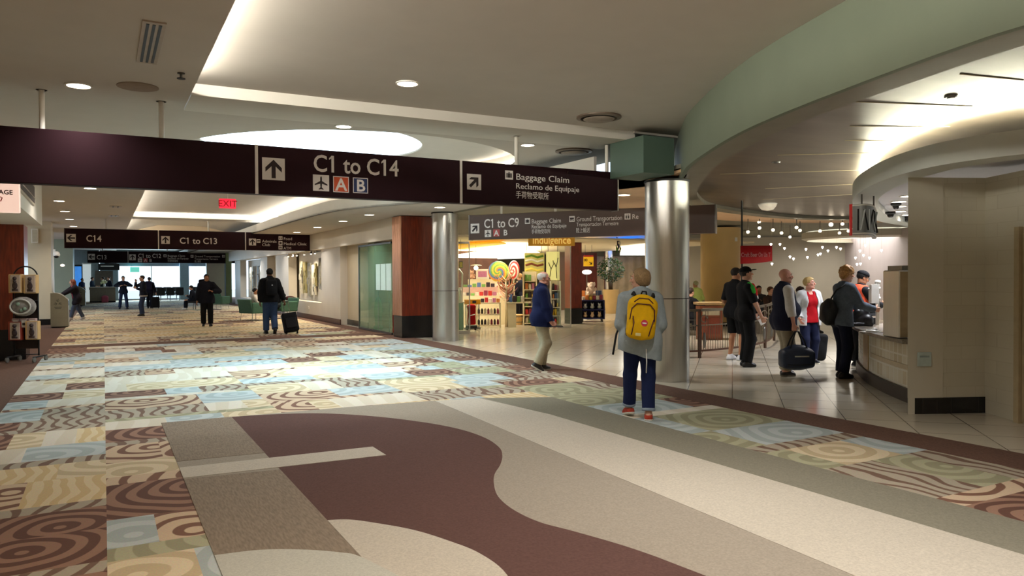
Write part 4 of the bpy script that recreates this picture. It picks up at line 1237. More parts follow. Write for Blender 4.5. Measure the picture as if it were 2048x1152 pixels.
def souvenir(x, z, w, h, label, grp, side=None):
    p = RK @ Vector((x, -.06, z))
    s = thing('souvenir_pack', label, 'toy pack', p, -.45, grp)
    MB().cbox((0, 0, h / 2), (w, .10, h), .008).obj('card', side or pkm, s)
    MB().cbox((.012, -.052, h / 2), (w * .78, .02, h * .92), .008).obj('window', pkc, s)
    f = MB(); f.sphere((.012, -.07, h * .78), .036, 8); f.sphere((.012, -.07, h * .62), .030, 8); f.sphere((.012, -.066, h * .40), (.05, .02, .07), 8); f.box((.012, -.064, h * .17), (w * .45, .012, h * .12))
    f.obj('toy', toy, s, True)
for nm, x, z in (('upper left', -.14, 1.33), ('upper right', .14, 1.32), ('lower left', -.16, .42), ('lower right', .16, .43)):
    souvenir(x, z, .24, .36, 'yellow-edged souvenir toy pack at the %s of the black rack' % nm, 'toy packs on the rack', pkr if nm == 'lower left' else None)
p = RK @ Vector((0, -.10, .88))
s = thing('plush_pillow', 'grey round plush in clear wrap in the middle of the rack', 'plush', p, -.45)
MB().sphere((0, 0, .19), (.25, .09, .19), 12).obj('cushion', mat('plush_grey', (150, 144, 140), .8, 0, .3, 14, .5, 80), s, True)
MB().tube([(.19 * math.cos(a), -.085, .19 + .14 * math.sin(a)) for a in np.linspace(0, 2 * PI, 20)[:-1]], .016, 8, closed=True).obj('trim_ring', mat('plush_pale', (206, 202, 196), .7), s, True)
for i, (x, z) in enumerate(((-.04, .24), (.08, .15), (.02, .12))): MB().sphere((x, -.09, z), .035, 8).obj('patch', mat('plush_green', (130, 150, 130), .7, 0, .3, 20), s, True)
for i, x in enumerate((-.155, 0, .155)):
    p = RK @ Vector((x, -.05, .66))
    s = thing('souvenir_box', '%s of the three small white souvenir boxes on the rack' % ('leftmost', 'middle', 'rightmost')[i], 'box', p, -.45, 'small boxes on the rack')
    MB().cbox((0, 0, .09), (.135, .07, .18), .006).obj('carton', mat('carton_mauve', (186, 160, 160), .5, 0, .1, 20), s)
    MB().box((.005, -.037, .085), (.085, .006, .12)).obj('label_panel', M_WHITE, s); MB().box((.005, -.041, .07), (.05, .004, .05)).obj('print', toy, s)

# ---------------------------------------------------------------- far end: window wall, counter, benches
wf = MB()
wf.box((3.9, 61.2, 3.1), (7.6, .3, 1.1)); wf.box((.35, 61.2, 1.8), (1.1, .3, 3.6)); wf.box((7.9, 61.2, 1.8), (1.0, .3, 3.6))
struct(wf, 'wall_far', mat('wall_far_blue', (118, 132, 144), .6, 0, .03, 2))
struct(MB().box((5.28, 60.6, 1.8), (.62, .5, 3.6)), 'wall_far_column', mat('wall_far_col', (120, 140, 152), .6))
wg = MB().box((4.15, 61.25, 1.3), (6.5, .02, 2.5)); gl = struct(wg, 'window_2', glass('window_glass', (232, 244, 255), .12))
wfm = MB()
for x in (.93, 3.1, 7.37): wfm.box((x, 61.2, 1.3), (.06, .1, 2.5))
wfm.box((4.15, 61.2, .05), (6.5, .12, .1)); wfm.box((4.15, 61.2, 2.53), (6.5, .12, .08))
struct(wfm, 'window_frame', mat('frame_grey', (150, 160, 166), .4, .4), parent=gl)
struct(MB().box((4, 90, -.2), (120, 57, .1)), 'ground', mat('apron_concrete', (196, 200, 198), .9, 0, .06, .2))
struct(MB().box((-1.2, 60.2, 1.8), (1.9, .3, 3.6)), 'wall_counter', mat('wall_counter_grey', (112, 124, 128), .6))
t = thing('video_screen', 'tall blue lit screen on the far wall behind the counter', 'screen', (-1.75, 60.01, .0))
MB().box((0, 0, .02), (.95, .1, .04)).obj('foot', M_DARK, t); MB().box((0, 0, .0), (.2, .06, .2)).obj('stem', M_DARK, t)
MB().cbox((0, 0, 1.30), (.95, .08, 2.5), .01).obj('frame', M_DARK, t); MB().box((0, -.045, 1.6), (.85, .01, 1.7)).obj('display', mat('screen_blue', (70, 130, 200), .3, 0, .3, 3, emit=.7, ecol=(60, 130, 210)), t)
t = thing('menu_board', 'dark hanging board above the far counter', 'board', (.35, 59.0, 2.2))
MB().cbox((0, 0, .2), (1.3, .08, .45), .01).obj('board', M_DARK, t); MB().box((-.1, -.045, .25), (.8, .006, .08)).obj('lettering', M_SWH, t)
for x in (-.5, .5): MB().cyl((x, 0, .42), (x, 0, 1.42), .015, n=6).obj('rod', M_STEELD, t)
t = thing('dark_doorway_panel', 'black tall panel behind the people at the far counter', 'panel', (.05, 59.9, 0))
MB().box((0, 0, 1.05), (1.0, .06, 2.1)).obj('leaf', M_BLACK, t); MB().box((0, -.02, 1.05), (1.1, .04, 2.18)).obj('frame', M_STEELD, t)
t = thing('white_column', 'bright white square column by the blue screen far away', 'column', (-1.0, 59.88, 0))
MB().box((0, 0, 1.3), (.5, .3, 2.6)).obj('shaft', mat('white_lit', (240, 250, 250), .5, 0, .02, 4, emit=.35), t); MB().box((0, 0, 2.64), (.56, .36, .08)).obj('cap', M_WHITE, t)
t = thing('service_counter', 'grey service counter with people beside it far down on the left', 'counter', (-.05, 57.0, 0))
MB().box((0, 0, .5), (1.5, .6, 1.0)).obj('front', mat('counter_tan', (150, 142, 126), .5), t); MB().box((0, 0, 1.02), (1.6, .7, .05)).obj('top', M_WHITE, t); MB().box((0, 0, .05), (1.52, .62, .1)).obj('plinth', M_DARK, t)
t = thing('flower_vase', 'white and yellow flowers standing on the far counter', 'flowers', (.05, 56.95, 1.045))
MB().lathe([(.05, 0), (.07, .12), (.05, .2)], n=12).obj('vase', M_WHITE, t, True)
fb = MB()
for i in range(14): fb.sphere((random.uniform(-.2, .2), random.uniform(-.1, .1), .3 + random.uniform(-.08, .1)), .06, 5)
fb.obj('blossoms', mat('blossom', (240, 236, 190), .7, 0, .2, 6), t, True)
# beam seating in front of the windows
def bench_seat(x, y, rz, label):
    s = thing('beam_seat', label, 'seat', (x, y, 0), rz, 'airport seats before the far windows')
    a = MB(); a.cbox((0, 0, .42), (.52, .48, .07), .02); a.obj('seat', M_DARK, s)
    a = MB(); a.cbox((0, .24, .70), (.52, .06, .5), .02); a.obj('backrest', M_DARK, s)
    for d in (-.28, .28): MB().tube([(d, -.2, .62), (d, .2, .62), (d, .2, .40)], .018, 6).obj('armrest', M_STEELD, s)
    MB().tube([(0, .05, .38), (0, .05, .02)], .03, 8).obj('leg', M_STEELD, s)
SX = [2.9, 3.5, 4.1, 4.7, 6.0, 6.6, 7.2]
for i, x in enumerate(SX): bench_seat(x, 57.6, PI, '%s from the left of the seats with backs to the concourse by far windows' % ORD[i])
for i, x in enumerate(SX[1:]): bench_seat(x, 60.0, 0, '%s from the left of the seats set against the far window glass' % ORD[i])
t = thing('hanging_sign', 'small pale green sign hung before the left far window', 'sign', (2.0, 60.6, 2.05))
MB().box((0, 0, .18), (.6, .05, .36)).obj('panel', mat('green_glow', (120, 220, 200), .4, 0, 0, emit=.6), t); MB().box((-.2, 0, .95), (.02, .02, 1.25)).obj('rod', M_STEELD, t)

# ---------------------------------------------------------------- right wall of the concourse
def wall_with_niche(y0, y1, x, ny0, ny1, nz0, nz1, dep, nm):
    mb = MB(); X = x + .35 / 2
    mb.box((X, (y0 + ny0) / 2, 1.6), (.35, ny0 - y0, 3.2)); mb.box((X, (ny1 + y1) / 2, 1.6), (.35, y1 - ny1, 3.2))
    mb.box((X, (ny0 + ny1) / 2, nz0 / 2), (.35, ny1 - ny0, nz0)); mb.box((X, (ny0 + ny1) / 2, (nz1 + 3.2) / 2), (.35, ny1 - ny0, 3.2 - nz1))
    mb.box((x + dep + .03, (ny0 + ny1) / 2, (nz0 + nz1) / 2), (.06, ny1 - ny0, nz1 - nz0))
    return struct(mb, nm, M_WALLW)
wall_with_niche(24.9, 35.6, 7.0, 27.4, 32.9, .66, 2.62, .45, 'wall_right')
wall_with_niche(38.2, 48.5, 7.1, 40.0, 46.5, .45, 2.62, .45, 'wall_right_second')
struct(MB().box((7.6, 36.9, 1.6), (.3, 2.8, 3.2)), 'wall_right_recess', M_WALL)
struct(MB().box((6.985, 30.2, .09), (.03, 10.7, .18)), 'baseboard_right', mat('baseboard_brown', (70, 36, 26), .4))
struct(MB().box((6.93, 34, 2.92), (.16, 30.5, .60)), 'wall_right_bulkhead', M_WALLW)
struct(MB().box((7.35, 23.8, 1.6), (.2, 2.3, 3.2)), 'wall_right_return', M_WALL)
struct(MB().box((7.24, 23.8, .09), (.03, 2.3, .18)), 'baseboard_return', M_BLACK)
struct(MB().box((6.45, 52.5, 1.8), (1.1, .4, 3.6)), 'wall_far_right', M_WALLW)
struct(MB().box((7.15, 51.5, 1.8), (.3, .5, 3.6)), 'wall_far_green', mat('wall_green', (160, 180, 130), .6, 0, .04, 3))
def art(x, y, z, pieces, label):
    t = thing('wall_artwork', label, 'artwork', (x, y, z))
    for i, (dy, dz, w, h, m) in enumerate(pieces):
        mb = MB(); mb.box((0, dy, dz), (.06, w, h))
        r2 = random.Random(i + int(y))
        for q in range(5): mb.box((-.045, dy + r2.uniform(-.3, .3) * w, dz + r2.uniform(-.4, .4) * h), (.03, w * r2.uniform(.15, .5), h * r2.uniform(.04, .2)))
        mb.obj('relief_panel', m, t)
AG, AW, AO, AK = mat('art_grey', (142, 138, 124), .6, 0, .3, 8), mat('art_white', (226, 220, 200), .6, 0, .1, 8), mat('art_olive', (170, 160, 110), .6, 0, .25, 8), mat('art_dark', (70, 66, 62), .6, 0, .4, 12)
art(7.36, 31.9, 1.5, [(-.5, .1, .45, 1.3, AO), (.25, .1, .35, 1.35, AW), (-.05, .25, .16, .8, AG)], 'tall olive and white relief panels, left in the first lit wall niche')
art(7.36, 30.2, 1.5, [(.45, .0, .5, 1.35, AG), (-.25, .0, .55, 1.2, AW), (-.55, .2, .2, .9, AO)], 'grey and white relief panels, centre of the first lit wall niche')
art(7.36, 28.6, 1.5, [(.35, .25, .3, 1.2, AG), (-.1, -.1, .35, 1.5, AK), (-.35, .3, .25, .9, AW)], 'dark broken relief, right end of the first lit wall niche')
art(7.46, 44.6, 1.5, [(.6, 0, .5, 1.4, AW), (-.3, .1, .45, 1.3, AG)], 'pale relief panels, left in the second wall niche')
art(7.46, 42.0, 1.5, [(.6, .1, .4, 1.3, AK), (-.3, 0, .6, 1.5, AW)], 'pale and dark relief panels, right in the second wall niche')
for i, y in enumerate((32.6, 31.8, 31.0, 29.7, 28.6, 28.0)):
    t = thing('spotlight', '%s from the left of the small spotlights over the first art niche' % ORD[i], 'light', (6.93, y, 2.56), 0, 'art niche spotlights')
    MB().cyl((0, 0, .06), (0, 0, 0), .012, n=8).obj('stem', M_CHROME, t); MB().lathe([(.02, .03), (.05, -.07)], n=14, cap=False).obj('shade', M_CHROME, t, True); MB().sphere((0, 0, -.05), .04, 8).obj('bulb', M_LAMP, t, True)
for y in (31.8, 29.9, 28.2):
    l = area('niche_light', (7.05, y, 2.55), .2, 26, (1, .84, .60), rot=(0, .25, 0), spread=2.4)
for y in (44.8, 42.0):
    l = area('niche_light', (7.15, y, 2.55), .2, 26, (.9, .95, 1.0), rot=(0, .25, 0), spread=2.4)
t = thing('wall_socket', 'small outlet plate low on the wall under the first art niche', 'outlet', (6.985, 29.3, .42))
MB().box((0, 0, 0), (.02, .08, .12)).obj('plate', M_WHITE, t); MB().box((-.012, 0, 0), (.006, .03, .06)).obj('slot', M_STEELD, t)
# glazed shop window beside the red pillar
t = thing('shop_window', 'green tinted glass shop window left of the red wood pillar', 'window', (6.98, 21.2, 0))
MB().box((0, 0, 1.28), (.02, 3.0, 2.5)).obj('pane', glass('glass_green', (150, 196, 160), .38), t)
MB().box((0, 1.5, 1.28), (.05, .05, 2.56)).obj('post', M_STEELD, t); MB().box((0, 0, .03), (.05, 3.0, .06)).obj('sill', M_STEELD, t); MB().box((0, 0, 2.55), (.05, 3.0, .05)).obj('head', M_STEELD, t)
struct(MB().box((8.6, 21.2, 1.6), (.08, 3.2, 3.2)), 'wall_display', mat('display_green', (120, 150, 110), .6, 0, .3, 2))
t = thing('reflection_panel', 'white glowing panel added for a bright reflection in the green shop window', 'reflection_panel', (7.30, 21.35, 1.22))  # glowing panel added in place of a bright window reflection in the glass
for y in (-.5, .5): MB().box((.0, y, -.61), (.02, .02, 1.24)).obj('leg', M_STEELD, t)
MB().box((0, 0, .38), (.03, 1.3, .78)).obj('sheet', mat('reflection_white', (240, 246, 250), .4, 0, .03, 2, emit=.9), t)
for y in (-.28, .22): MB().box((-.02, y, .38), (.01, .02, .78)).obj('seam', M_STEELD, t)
for z0, z1, y0, y1, c, lab in ((.3, 1.2, 20.35, 20.75, (176, 52, 40), 'red folded garment under the white glowing panel in the shop window'), (.05, 1.0, 19.95, 20.25, (36, 34, 34), 'black draped shape at the pillar end of the shop window'), (.1, 1.1, 21.9, 22.4, (60, 120, 70), 'dark green dress form in the shop window')):
    F = Field(); F.ell((0, 0, (z1 - z0) * .62), (.10, (y1 - y0) * .5, (z1 - z0) * .38), None, .02); F.cap((0, 0, .1), (0, 0, (z1 - z0) * .6), .09, .14, .05); F.box((0, 0, .05), (.12, .12, .05), .02)
    o = nets_obj('display_form', F.mesh(.02, wr=.006), cloth('form_%d' % c[0], c)); tag(o, lab, 'garment'); o.location = (7.4, (y0 + y1) / 2, .0)
# lounge chairs
GR = cloth('chair_green', (70, 104, 88), .1)
def lounge_chair(x, y, rz, label):
    s = thing('lounge_chair', label, 'chair', (x, y, 0), rz)
    MB().cbox((0, 0, .40), (.72, .66, .16), .04).obj('seat', GR, s)
    b = MB(); b.loft([[(-.40, .30, .28), (.40, .30, .28), (.40, .38, .28), (-.40, .38, .28)], [(-.42, .40, .80), (.42, .40, .80), (.42, .47, .80), (-.42, .47, .80)]]); b.obj('backrest', GR, s, bevel=.03)
    for d in (-1, 1):
        a = MB(); a.cbox((d * .40, .03, .48), (.09, .70, .40), .03); a.obj('armrest', GR, s)
        for e in (-.28, .32): MB().tube([(d * .34, e, .30), (d * .37, e * 1.1, .0)], .014, 8).obj('leg', M_CHROME, s)
lounge_chair(4.95, 29.2, 2.0, 'dark green lounge chair with a seated woman, left of the suitcase man')
lounge_chair(6.2, 30.1, -1.3, 'green lounge chair with dark bag, by the wall beyond suitcase man')
lounge_chair(5.15, 40.6, 2.4, 'dark green lounge chair farther on, right of the walking man in black')
t = thing('side_table', 'small round white table between the two lounge chairs', 'table', (5.55, 29.6, 0))
MB().lathe([(.30, .50), (.30, .53)], n=28).obj('top', M_WHITE, t, 40); MB().cyl((0, 0, .02), (0, 0, .5), .03).obj('stem', M_CHROME, t); MB().lathe([(.2, 0), (.18, .02)], n=20).obj('foot', M_CHROME, t)
t = thing('drum_table', 'white drum-shaped stand by the wall beside the lounge chair', 'table', (6.66, 31.0, 0))
MB().lathe([(.24, 0), (.25, .62)], n=28).obj('drum', M_WHITE, t, 40); MB().lathe([(.26, .62), (.26, .65)], n=28).obj('top', M_WHITE, t, 40)
F = Field(); F.ell((0, 0, .10), (.2, .14, .10), None, .02); F.ell((.15, 0, .08), (.14, .12, .07), None, .03)
o = nets_obj('soft_bag', F.mesh(.02, wr=.008), cloth('bag_maroon', (52, 24, 26))); tag(o, 'dark maroon soft bag lying on the white drum stand', 'bag'); o.location = (6.64, 31.0, .655)

# ---------------------------------------------------------------- candy shop beyond the far column
CR = -.4993          # turned to face down the camera side of the concourse
rs = random.Random(5)
CANDY = [mat('candy_%d' % i, c, .4, 0, .1, 20) for i, c in enumerate(((208, 60, 60), (236, 200, 70), (230, 220, 210), (190, 120, 160), (120, 170, 90), (90, 120, 180), (220, 140, 80), (240, 236, 226), (150, 60, 90), (60, 50, 60)))]
M_CREAMW = mat('shop_cream', (236, 222, 190), .5, 0, .03, 6)
slab('ceiling_shop', [(7.7, 18.95), (20, 18.95), (20, 40), (7.7, 40)], 2.72, mat('shop_ceiling', (240, 226, 196), .7, 0, .03, 2), .05)
struct(MB().box((10.1, 18.9, 3.05), (4.9, .16, .55)), 'wall_shop_header', M_WALL)
struct(MB().box((11.6, 30.0, 1.5), (8.0, .1, 3.0)), 'wall_shop_back', mat('shop_back', (96, 60, 42), .5, 0, .2, 3))
struct(MB().box((7.85, 26, 1.5), (.1, 8.0, 3.0)), 'wall_shop_side', mat('shop_side', (170, 130, 90), .5, 0, .1, 3))
struct(MB().box((9.6, 27.9, 1.5), (1.5, .1, 3.0)), 'wall_shop_panel', M_WOOD)
for p in ((9.6, 21.2), (11.2, 21.4), (9.8, 24), (11.6, 24.4), (13.2, 22.5), (12.8, 26)):
    l = area('shop_light', (p[0], p[1], 2.66), .9, 70, (1, .90, .68), spread=2.6)
# glowing ceiling cloud and yellow panel
cl = smooth_path([(12.638, 28.269, 2.450)[:2], (11.489, 23.365, 2.450)[:2], (12.074, 21.568, 2.450)[:2], (14.040, 23.654, 2.450)[:2], (16.792, 28.639, 2.450)[:2], (16.564, 31.538, 2.450)[:2], (15.822, 33.875, 2.450)[:2], (15.217, 34.040, 2.450)[:2]])
tag(MB().prism(cl, 2.42, 2.48).obj('ceiling_cloud_light', mat('cloud_glow', (255, 250, 232), .5, 0, 0, emit=2.6)), 'wavy white glowing cloud panel on the candy shop ceiling', 'light')
yp = [(10.137, 22.548, 2.640)[:2], (10.547, 20.076, 2.640)[:2], (11.205, 20.921, 2.640)[:2], (11.992, 25.667, 2.640)[:2], (11.397, 25.352, 2.640)[:2]]
tag(MB().prism(yp, 2.62, 2.66).obj('ceiling_panel_yellow', mat('panel_amber', (244, 186, 40), .5, 0, .05, 4, emit=.55)), 'amber yellow panel on the shop ceiling before the white cloud', 'panel')
# glass fronts
for p, w, lab in (((8.799, 19.167), .52, 'left frameless glass shop front beside the far steel column'), ((12.437, 19.467), .42, 'right glass shop front beside the tall red wood pier')):
    t = thing('glass_front', lab, 'glass', (p[0], p[1], 0), CR)
    MB().box((0, 0, 1.28), (w, .02, 2.5)).obj('pane', glass('glass_shop', (214, 236, 214), .16), t)
    MB().box((w / 2, 0, 1.28), (.03, .03, 2.54)).obj('edge_post', M_STEEL, t); MB().box((0, 0, .04), (w, .05, .08)).obj('foot_rail', M_STEEL, t); MB().box((0, 0, 2.55), (w, .05, .06)).obj('head_rail', M_STEEL, t)
wood_pillar('tall plain red wood pier with black base right of the candy shop', (13.684, 20.955)[0], (13.684, 20.955)[0] + .42, (13.684, 20.955)[1], (13.684, 20.955)[1] + .4, 2.72, .52)
# gilded fascia board
t = thing('shop_name_board', 'gold board reading Indulgence hung over the shop entrance', 'sign', (10.779, 17.489, 2.424), CR + .05)
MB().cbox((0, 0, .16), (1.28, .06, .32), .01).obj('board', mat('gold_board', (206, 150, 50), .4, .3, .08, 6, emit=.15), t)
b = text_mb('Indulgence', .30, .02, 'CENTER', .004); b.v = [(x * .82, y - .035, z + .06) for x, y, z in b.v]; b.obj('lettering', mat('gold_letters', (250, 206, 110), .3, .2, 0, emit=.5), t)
for x in (-.5, .5): MB().cyl((x, 0, .3), (x, 0, .72), .01, n=8).obj('rod', M_STEELD, t)
# giant lollipops
def lollipop(p, r, cols, label, tilt, zrot, foot):
    t = thing('giant_lollipop', label, 'lollipop', p, zrot)
    n = 120
    mb = MB(); rings = 40
    vs = []; fs = []; ms = []
    for side in (-1, 1):
        o = len(vs)
        for i in range(rings + 1):
            rr = r * i / rings
            for k in range(n):
                a = 2 * PI * k / n
                vs.append((rr * math.cos(a), side * (.055 * math.sqrt(max(0, 1 - (i / rings) ** 2 * .98))), rr * math.sin(a)))
        for i in range(rings):
            for k in range(n):
                k2 = (k + 1) % n
                fs.append((o + i * n + k, o + i * n + k2, o + (i + 1) * n + k2, o + (i + 1) * n + k))
                ms.append(int(((k / n) * 2 + (i / rings) * 2.2) * len(cols) / 2) % len(cols))
    mb.v, mb.f, mb.m = vs, fs, ms
    R = Matrix.Rotation(tilt, 4, 'Y')
    mb.xform(R)
    mb.obj('candy_disc', cols, t, True)
    st = MB().cyl((0, .0, -r * .9), (0, .02, -foot), .02, n=10); st.obj('stick', M_CREAMW, t)
lollipop((11.397, 21.811, 1.761), .345, [CANDY[1], CANDY[4], CANDY[5], CANDY[6], CANDY[1], CANDY[4]], 'giant yellow, green and blue swirl lollipop above the candy shelves', 0, CR, 1.62)
lollipop((11.748, 21.393, 1.806), .31, [CANDY[0], CANDY[7], CANDY[0], CANDY[2]], 'giant red and white swirl lollipop turned aside, right of the yellow one', 0, CR - .95, 1.65)

def candy_boxes(base, rz, w, dep, z, n, hr, grp, where):
    """countable cartons in a row on a surface"""
    R = Matrix.Rotation(rz, 4, 'Z')
    for i in range(n):
        x = -w / 2 + w * (i + .5) / n
        h = rs.uniform(*hr); d = rs.uniform(.6, .9) * dep; ww = w / n * .84
        p = Vector((base[0], base[1], z)) + R @ Vector((x, rs.uniform(-.02, .02), 0))
        mb = MB().cbox((0, 0, h / 2), (ww, d, h), .006)
        c = rs.randrange(len(CANDY))
        nm = ('red', 'yellow', 'pale grey', 'mauve', 'green', 'blue', 'orange', 'white', 'plum', 'dark')[c]
        o = mb.obj('candy_box', CANDY[c], None, loc=p, rz=rz)
        tag(o, '%s box, %s from left %s' % (nm, ORD[i], where), 'candy', grp)
# white three-shelf rack
RB = (10.685, 21.152)
t = thing('display_rack', 'white three-shelf display rack at the front of candy shop', 'rack', (RB[0], RB[1], 0), CR)
for x in (-.37, .37):
    for y in (-.18, .18): MB().box((x, y, .39), (.05, .05, .78)).obj('post', M_CREAMW, t)
for z in (.06, .40, .76): MB().box((0, 0, z), (.78, .42, .04)).obj('shelf', M_CREAMW, t)
for r_, z in ((0, .085), (1, .425)):
    for i in range(7):
        x = -.30 + .10 * i
        p = Vector((RB[0], RB[1], z)) + Matrix.Rotation(CR, 4, 'Z') @ Vector((x, -.10, 0))
        j = MB().lathe([(.034, 0), (.038, .01), (.038, .12), (.022, .15), (.022, .17)], n=12)
        o = j.obj('candy_jar', rs.choice([CANDY[9], CANDY[8], M_DARK, CANDY[2]]), None, True, loc=p); tag(o, '%s jar from the left on the %s shelf of the white rack' % (ORD[i], ('bottom', 'middle')[r_]), 'jar', 'jars in the white rack')
candy_boxes(RB, CR, .74, .3, .782, 6, (.10, .22), 'candy boxes in the shop', 'on top of the white rack')
# stepped counter behind
CB = (11.212, 22.567, 0.136)
t = thing('stepped_counter', 'pale stepped counter heaped with candy behind the white rack', 'counter', (CB[0], CB[1], 0), CR)
MB().box((0, 0, .48), (1.5, .7, .96)).obj('lower_step', M_CREAMW, t); MB().box((0, .35, .62), (1.5, .5, 1.24)).obj('upper_step', mat('shop_pink', (206, 170, 160), .5, 0, .1, 6), t); MB().box((0, .75, .76), (1.1, .35, 1.5)).obj('top_step', M_CREAMW, t)
candy_boxes((CB[0] - .08, CB[1] - .18), CR, 1.45, .2, .962, 10, (.08, .18), 'candy boxes in the shop', 'on the lower step of the counter')
candy_boxes((CB[0] + .16, CB[1] + .30), CR, 1.4, .2, 1.242, 9, (.07, .16), 'candy boxes in the shop', 'on the upper step of the counter')
p = Matrix.Translation((CB[0], CB[1], 0)) @ Matrix.Rotation(CR, 4, 'Z') @ Vector((-.05, .74, 1.512))
t = thing('gift_carton', 'big white carton on the top step behind the candy', 'box', p, CR); MB().cbox((0, 0, .17), (.44, .26, .34), .01).obj('carton', M_WHITE, t); MB().box((0, -.132, .17), (.3, .006, .2)).obj('print', CANDY[3], t)
p = Matrix.Translation((CB[0], CB[1], 0)) @ Matrix.Rotation(CR, 4, 'Z') @ Vector((-.42, .74, 1.512))
F = Field(); F.ell((0, 0, .09), (.09, .08, .09), None, .02); F.ell((0, -.02, .22), (.07, .065, .065), None, .02)
for sx in (-1, 1): F.ell((sx * .05, 0, .29), (.025, .02, .03), None, .01); F.ell((sx * .08, -.06, .05), (.035, .05, .03), None, .015); F.ell((sx * .09, -.02, .13), (.03, .03, .05), None, .015)
o = nets_obj('plush_toy', F.mesh(.01), cloth('plush_tan', (200, 160, 140))); tag(o, 'small tan plush toy sitting left of the white carton', 'plush'); o.location = p; o.rotation_euler = (0, 0, CR)
t = thing('price_banner', 'amber banner board on a low stand at the left of the candy', 'sign', (9.937, 20.758, 0.265)[:2] + (0,), CR)
MB().box((0, 0, .82), (.50, .03, .15)).obj('board', mat('banner_amber', (236, 164, 30), .5, 0, .05, 6, emit=.1), t); MB().box((.06, -.018, .82), (.12, .004, .08)).obj('mark', CANDY[9], t)
for x in (-.2, .2): MB().box((x, 0, .38), (.03, .03, .76)).obj('leg', M_STEELD, t)
MB().box((0, 0, .02), (.5, .3, .04)).obj('foot', M_STEELD, t)
F = Field(); F.box((0, 0, .30), (.13, .05, .30), .03); F.ell((0, 0, .55), (.14, .06, .08), None, .03)
o = nets_obj('red_stocking', F.mesh(.012, wr=.008), cloth('red_felt', (178, 24, 30))); tag(o, 'red cloth bag hanging below the amber banner', 'bag'); q = (9.824, 20.593, 0.277); o.location = (q[0], q[1], .13); o.rotation_euler = (0, 0, CR)
t = thing('shop_trolley', 'small black wheeled trolley on the floor by the glass front', 'trolley', (9.655, 20.244) + (0,), CR)
MB().cbox((0, 0, .10), (.34, .24, .08), .01).obj('deck', M_DARK, t)
for x in (-.12, .12): MB().cyl((x, -.13, .03), (x, .13, .03), .03, n=14).obj('wheel', M_DARK, t)
MB().tube([(-.12, .1, .12), (-.06, .1, .42), (.1, .1, .46)], .015, 8).obj('handle', M_STEEL, t)
# candy tree
TB = (11.163, 20.840)
t = thing('candy_tree', 'cream branching candy tree with peach twigs in the shop', 'tree', (TB[0], TB[1], 0), CR)
MB().tube([(0, 0, 0), (.01, 0, .5), (-.01, 0, 1.0), (0, 0, 1.5)], [.05, .045, .04, .03], 10).obj('trunk', M_CREAMW, t, True)
tw = [mat('twig_cream', (240, 220, 190), .6), mat('twig_peach', (224, 150, 104), .6), mat('twig_pink', (214, 150, 140), .6)]
for i in range(44):
    z = rs.uniform(.75, 1.5); a = rs.uniform(0, 2 * PI); L = rs.uniform(.22, .42) * (1.0 if z > .9 else .8)
    p0 = Vector((0, 0, z)); p1 = p0 + Vector((math.cos(a) * L * .6, math.sin(a) * L * .6, L * .35)); p2 = p1 + Vector((math.cos(a + .5) * L * .4, math.sin(a + .5) * L * .4, L * .45))
    MB().tube([p0, p1, p2], [.016, .014, .006], 6).obj('branch', tw[i % 3], t, True)
    if i % 2: 
        mb = MB(); mb.sphere(tuple(p2), .028, 5); mb.obj('candy', tw[(i + 1) % 3], t, True)
PB = (11.173, 20.559)
t = thing('display_plinth', 'white square plinth right of the candy tree trunk', 'plinth', (PB[0] + .12, PB[1] + .15, 0), CR)
MB().box((0, 0, .37), (.26, .26, .74)).obj('body', M_CREAMW, t); MB().box((.2, 0, .77), (.8, .34, .04)).obj('top', M_CREAMW, t)
candy_boxes((PB[0] + .26, PB[1] + .10), CR, .5, .2, .792, 4, (.12, .26), 'candy boxes in the shop', 'on the white plinth top')
WB = (11.981, 21.462)
t = thing('wooden_tub', 'round slatted wooden tub on the shop floor by the clerk', 'tub', (WB[0], WB[1] + .2, 0))
MB().lathe([(.20, 0), (.23, .34)], n=22).obj('staves', mat('tub_wood', (206, 170, 116), .6, 0, .15, 14, stretch=(6, 6, 1)), t, 40)
for z in (.08, .26): MB().lathe([(.205 + z * .09, z), (.212 + z * .09, z + .03)], n=22).obj('hoop', M_STEELD, t, 40)
# tower of shelves behind the man in blue
def tower(px, py, w, h, nsh, m, label, where, grp, dep=None, cols=None):
    B = (12.270, 21.272) if px == 1060 else ((12.708, 20.396) if px == 1111 else (12.751, 21.570))
    t = thing('shelf_tower', label, 'shelf', (B[0], B[1], 0), CR)
    for x in (-w / 2, w / 2): MB().box((x, 0, h / 2), (.04, .34, h)).obj('side', m, t)
    MB().box((0, .16, h / 2), (w, .02, h)).obj('back', m, t)
    for i in range(nsh):
        z = .06 + (h - .1) * i / nsh
        MB().box((0, 0, z), (w, .34, .025)).obj('shelf', m, t)
        candy_boxes((B[0], B[1]), CR, w - .1, .2, z + .0135, 3, (.10, (h / nsh) * .75), grp, 'on %s shelf of %s' % (ORD[i], where))
tower(1060, 650, .42, 1.75, 6, M_CREAMW, 'tall cream shelf tower of small goods behind the man in blue', 'the cream shelf tower', 'goods on the cream tower')
tower(1111, 652, .30, 1.45, 5, M_WHITE, 'narrow white card tower at the right of the shop entrance', 'the white card tower', 'goods on the white card tower')
t = thing('picture_panel', 'bright yellow panel with dark bare tree drawing above the card tower', 'picture', (12.438, 20.099, 1.477), CR)
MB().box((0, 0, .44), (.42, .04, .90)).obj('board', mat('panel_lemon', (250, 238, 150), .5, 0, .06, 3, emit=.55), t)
for q in ([(-.1, .1), (-.06, .35), (-.14, .55)], [(-.06, .35), (.02, .5), (0, .62)], [(.12, .05), (.1, .4), (.16, .7)], [(.1, .4), (.04, .55)]):
    MB().tube([(x, -.024, z) for x, z in q], .012, 6).obj('drawn_branch', M_DARK, t)
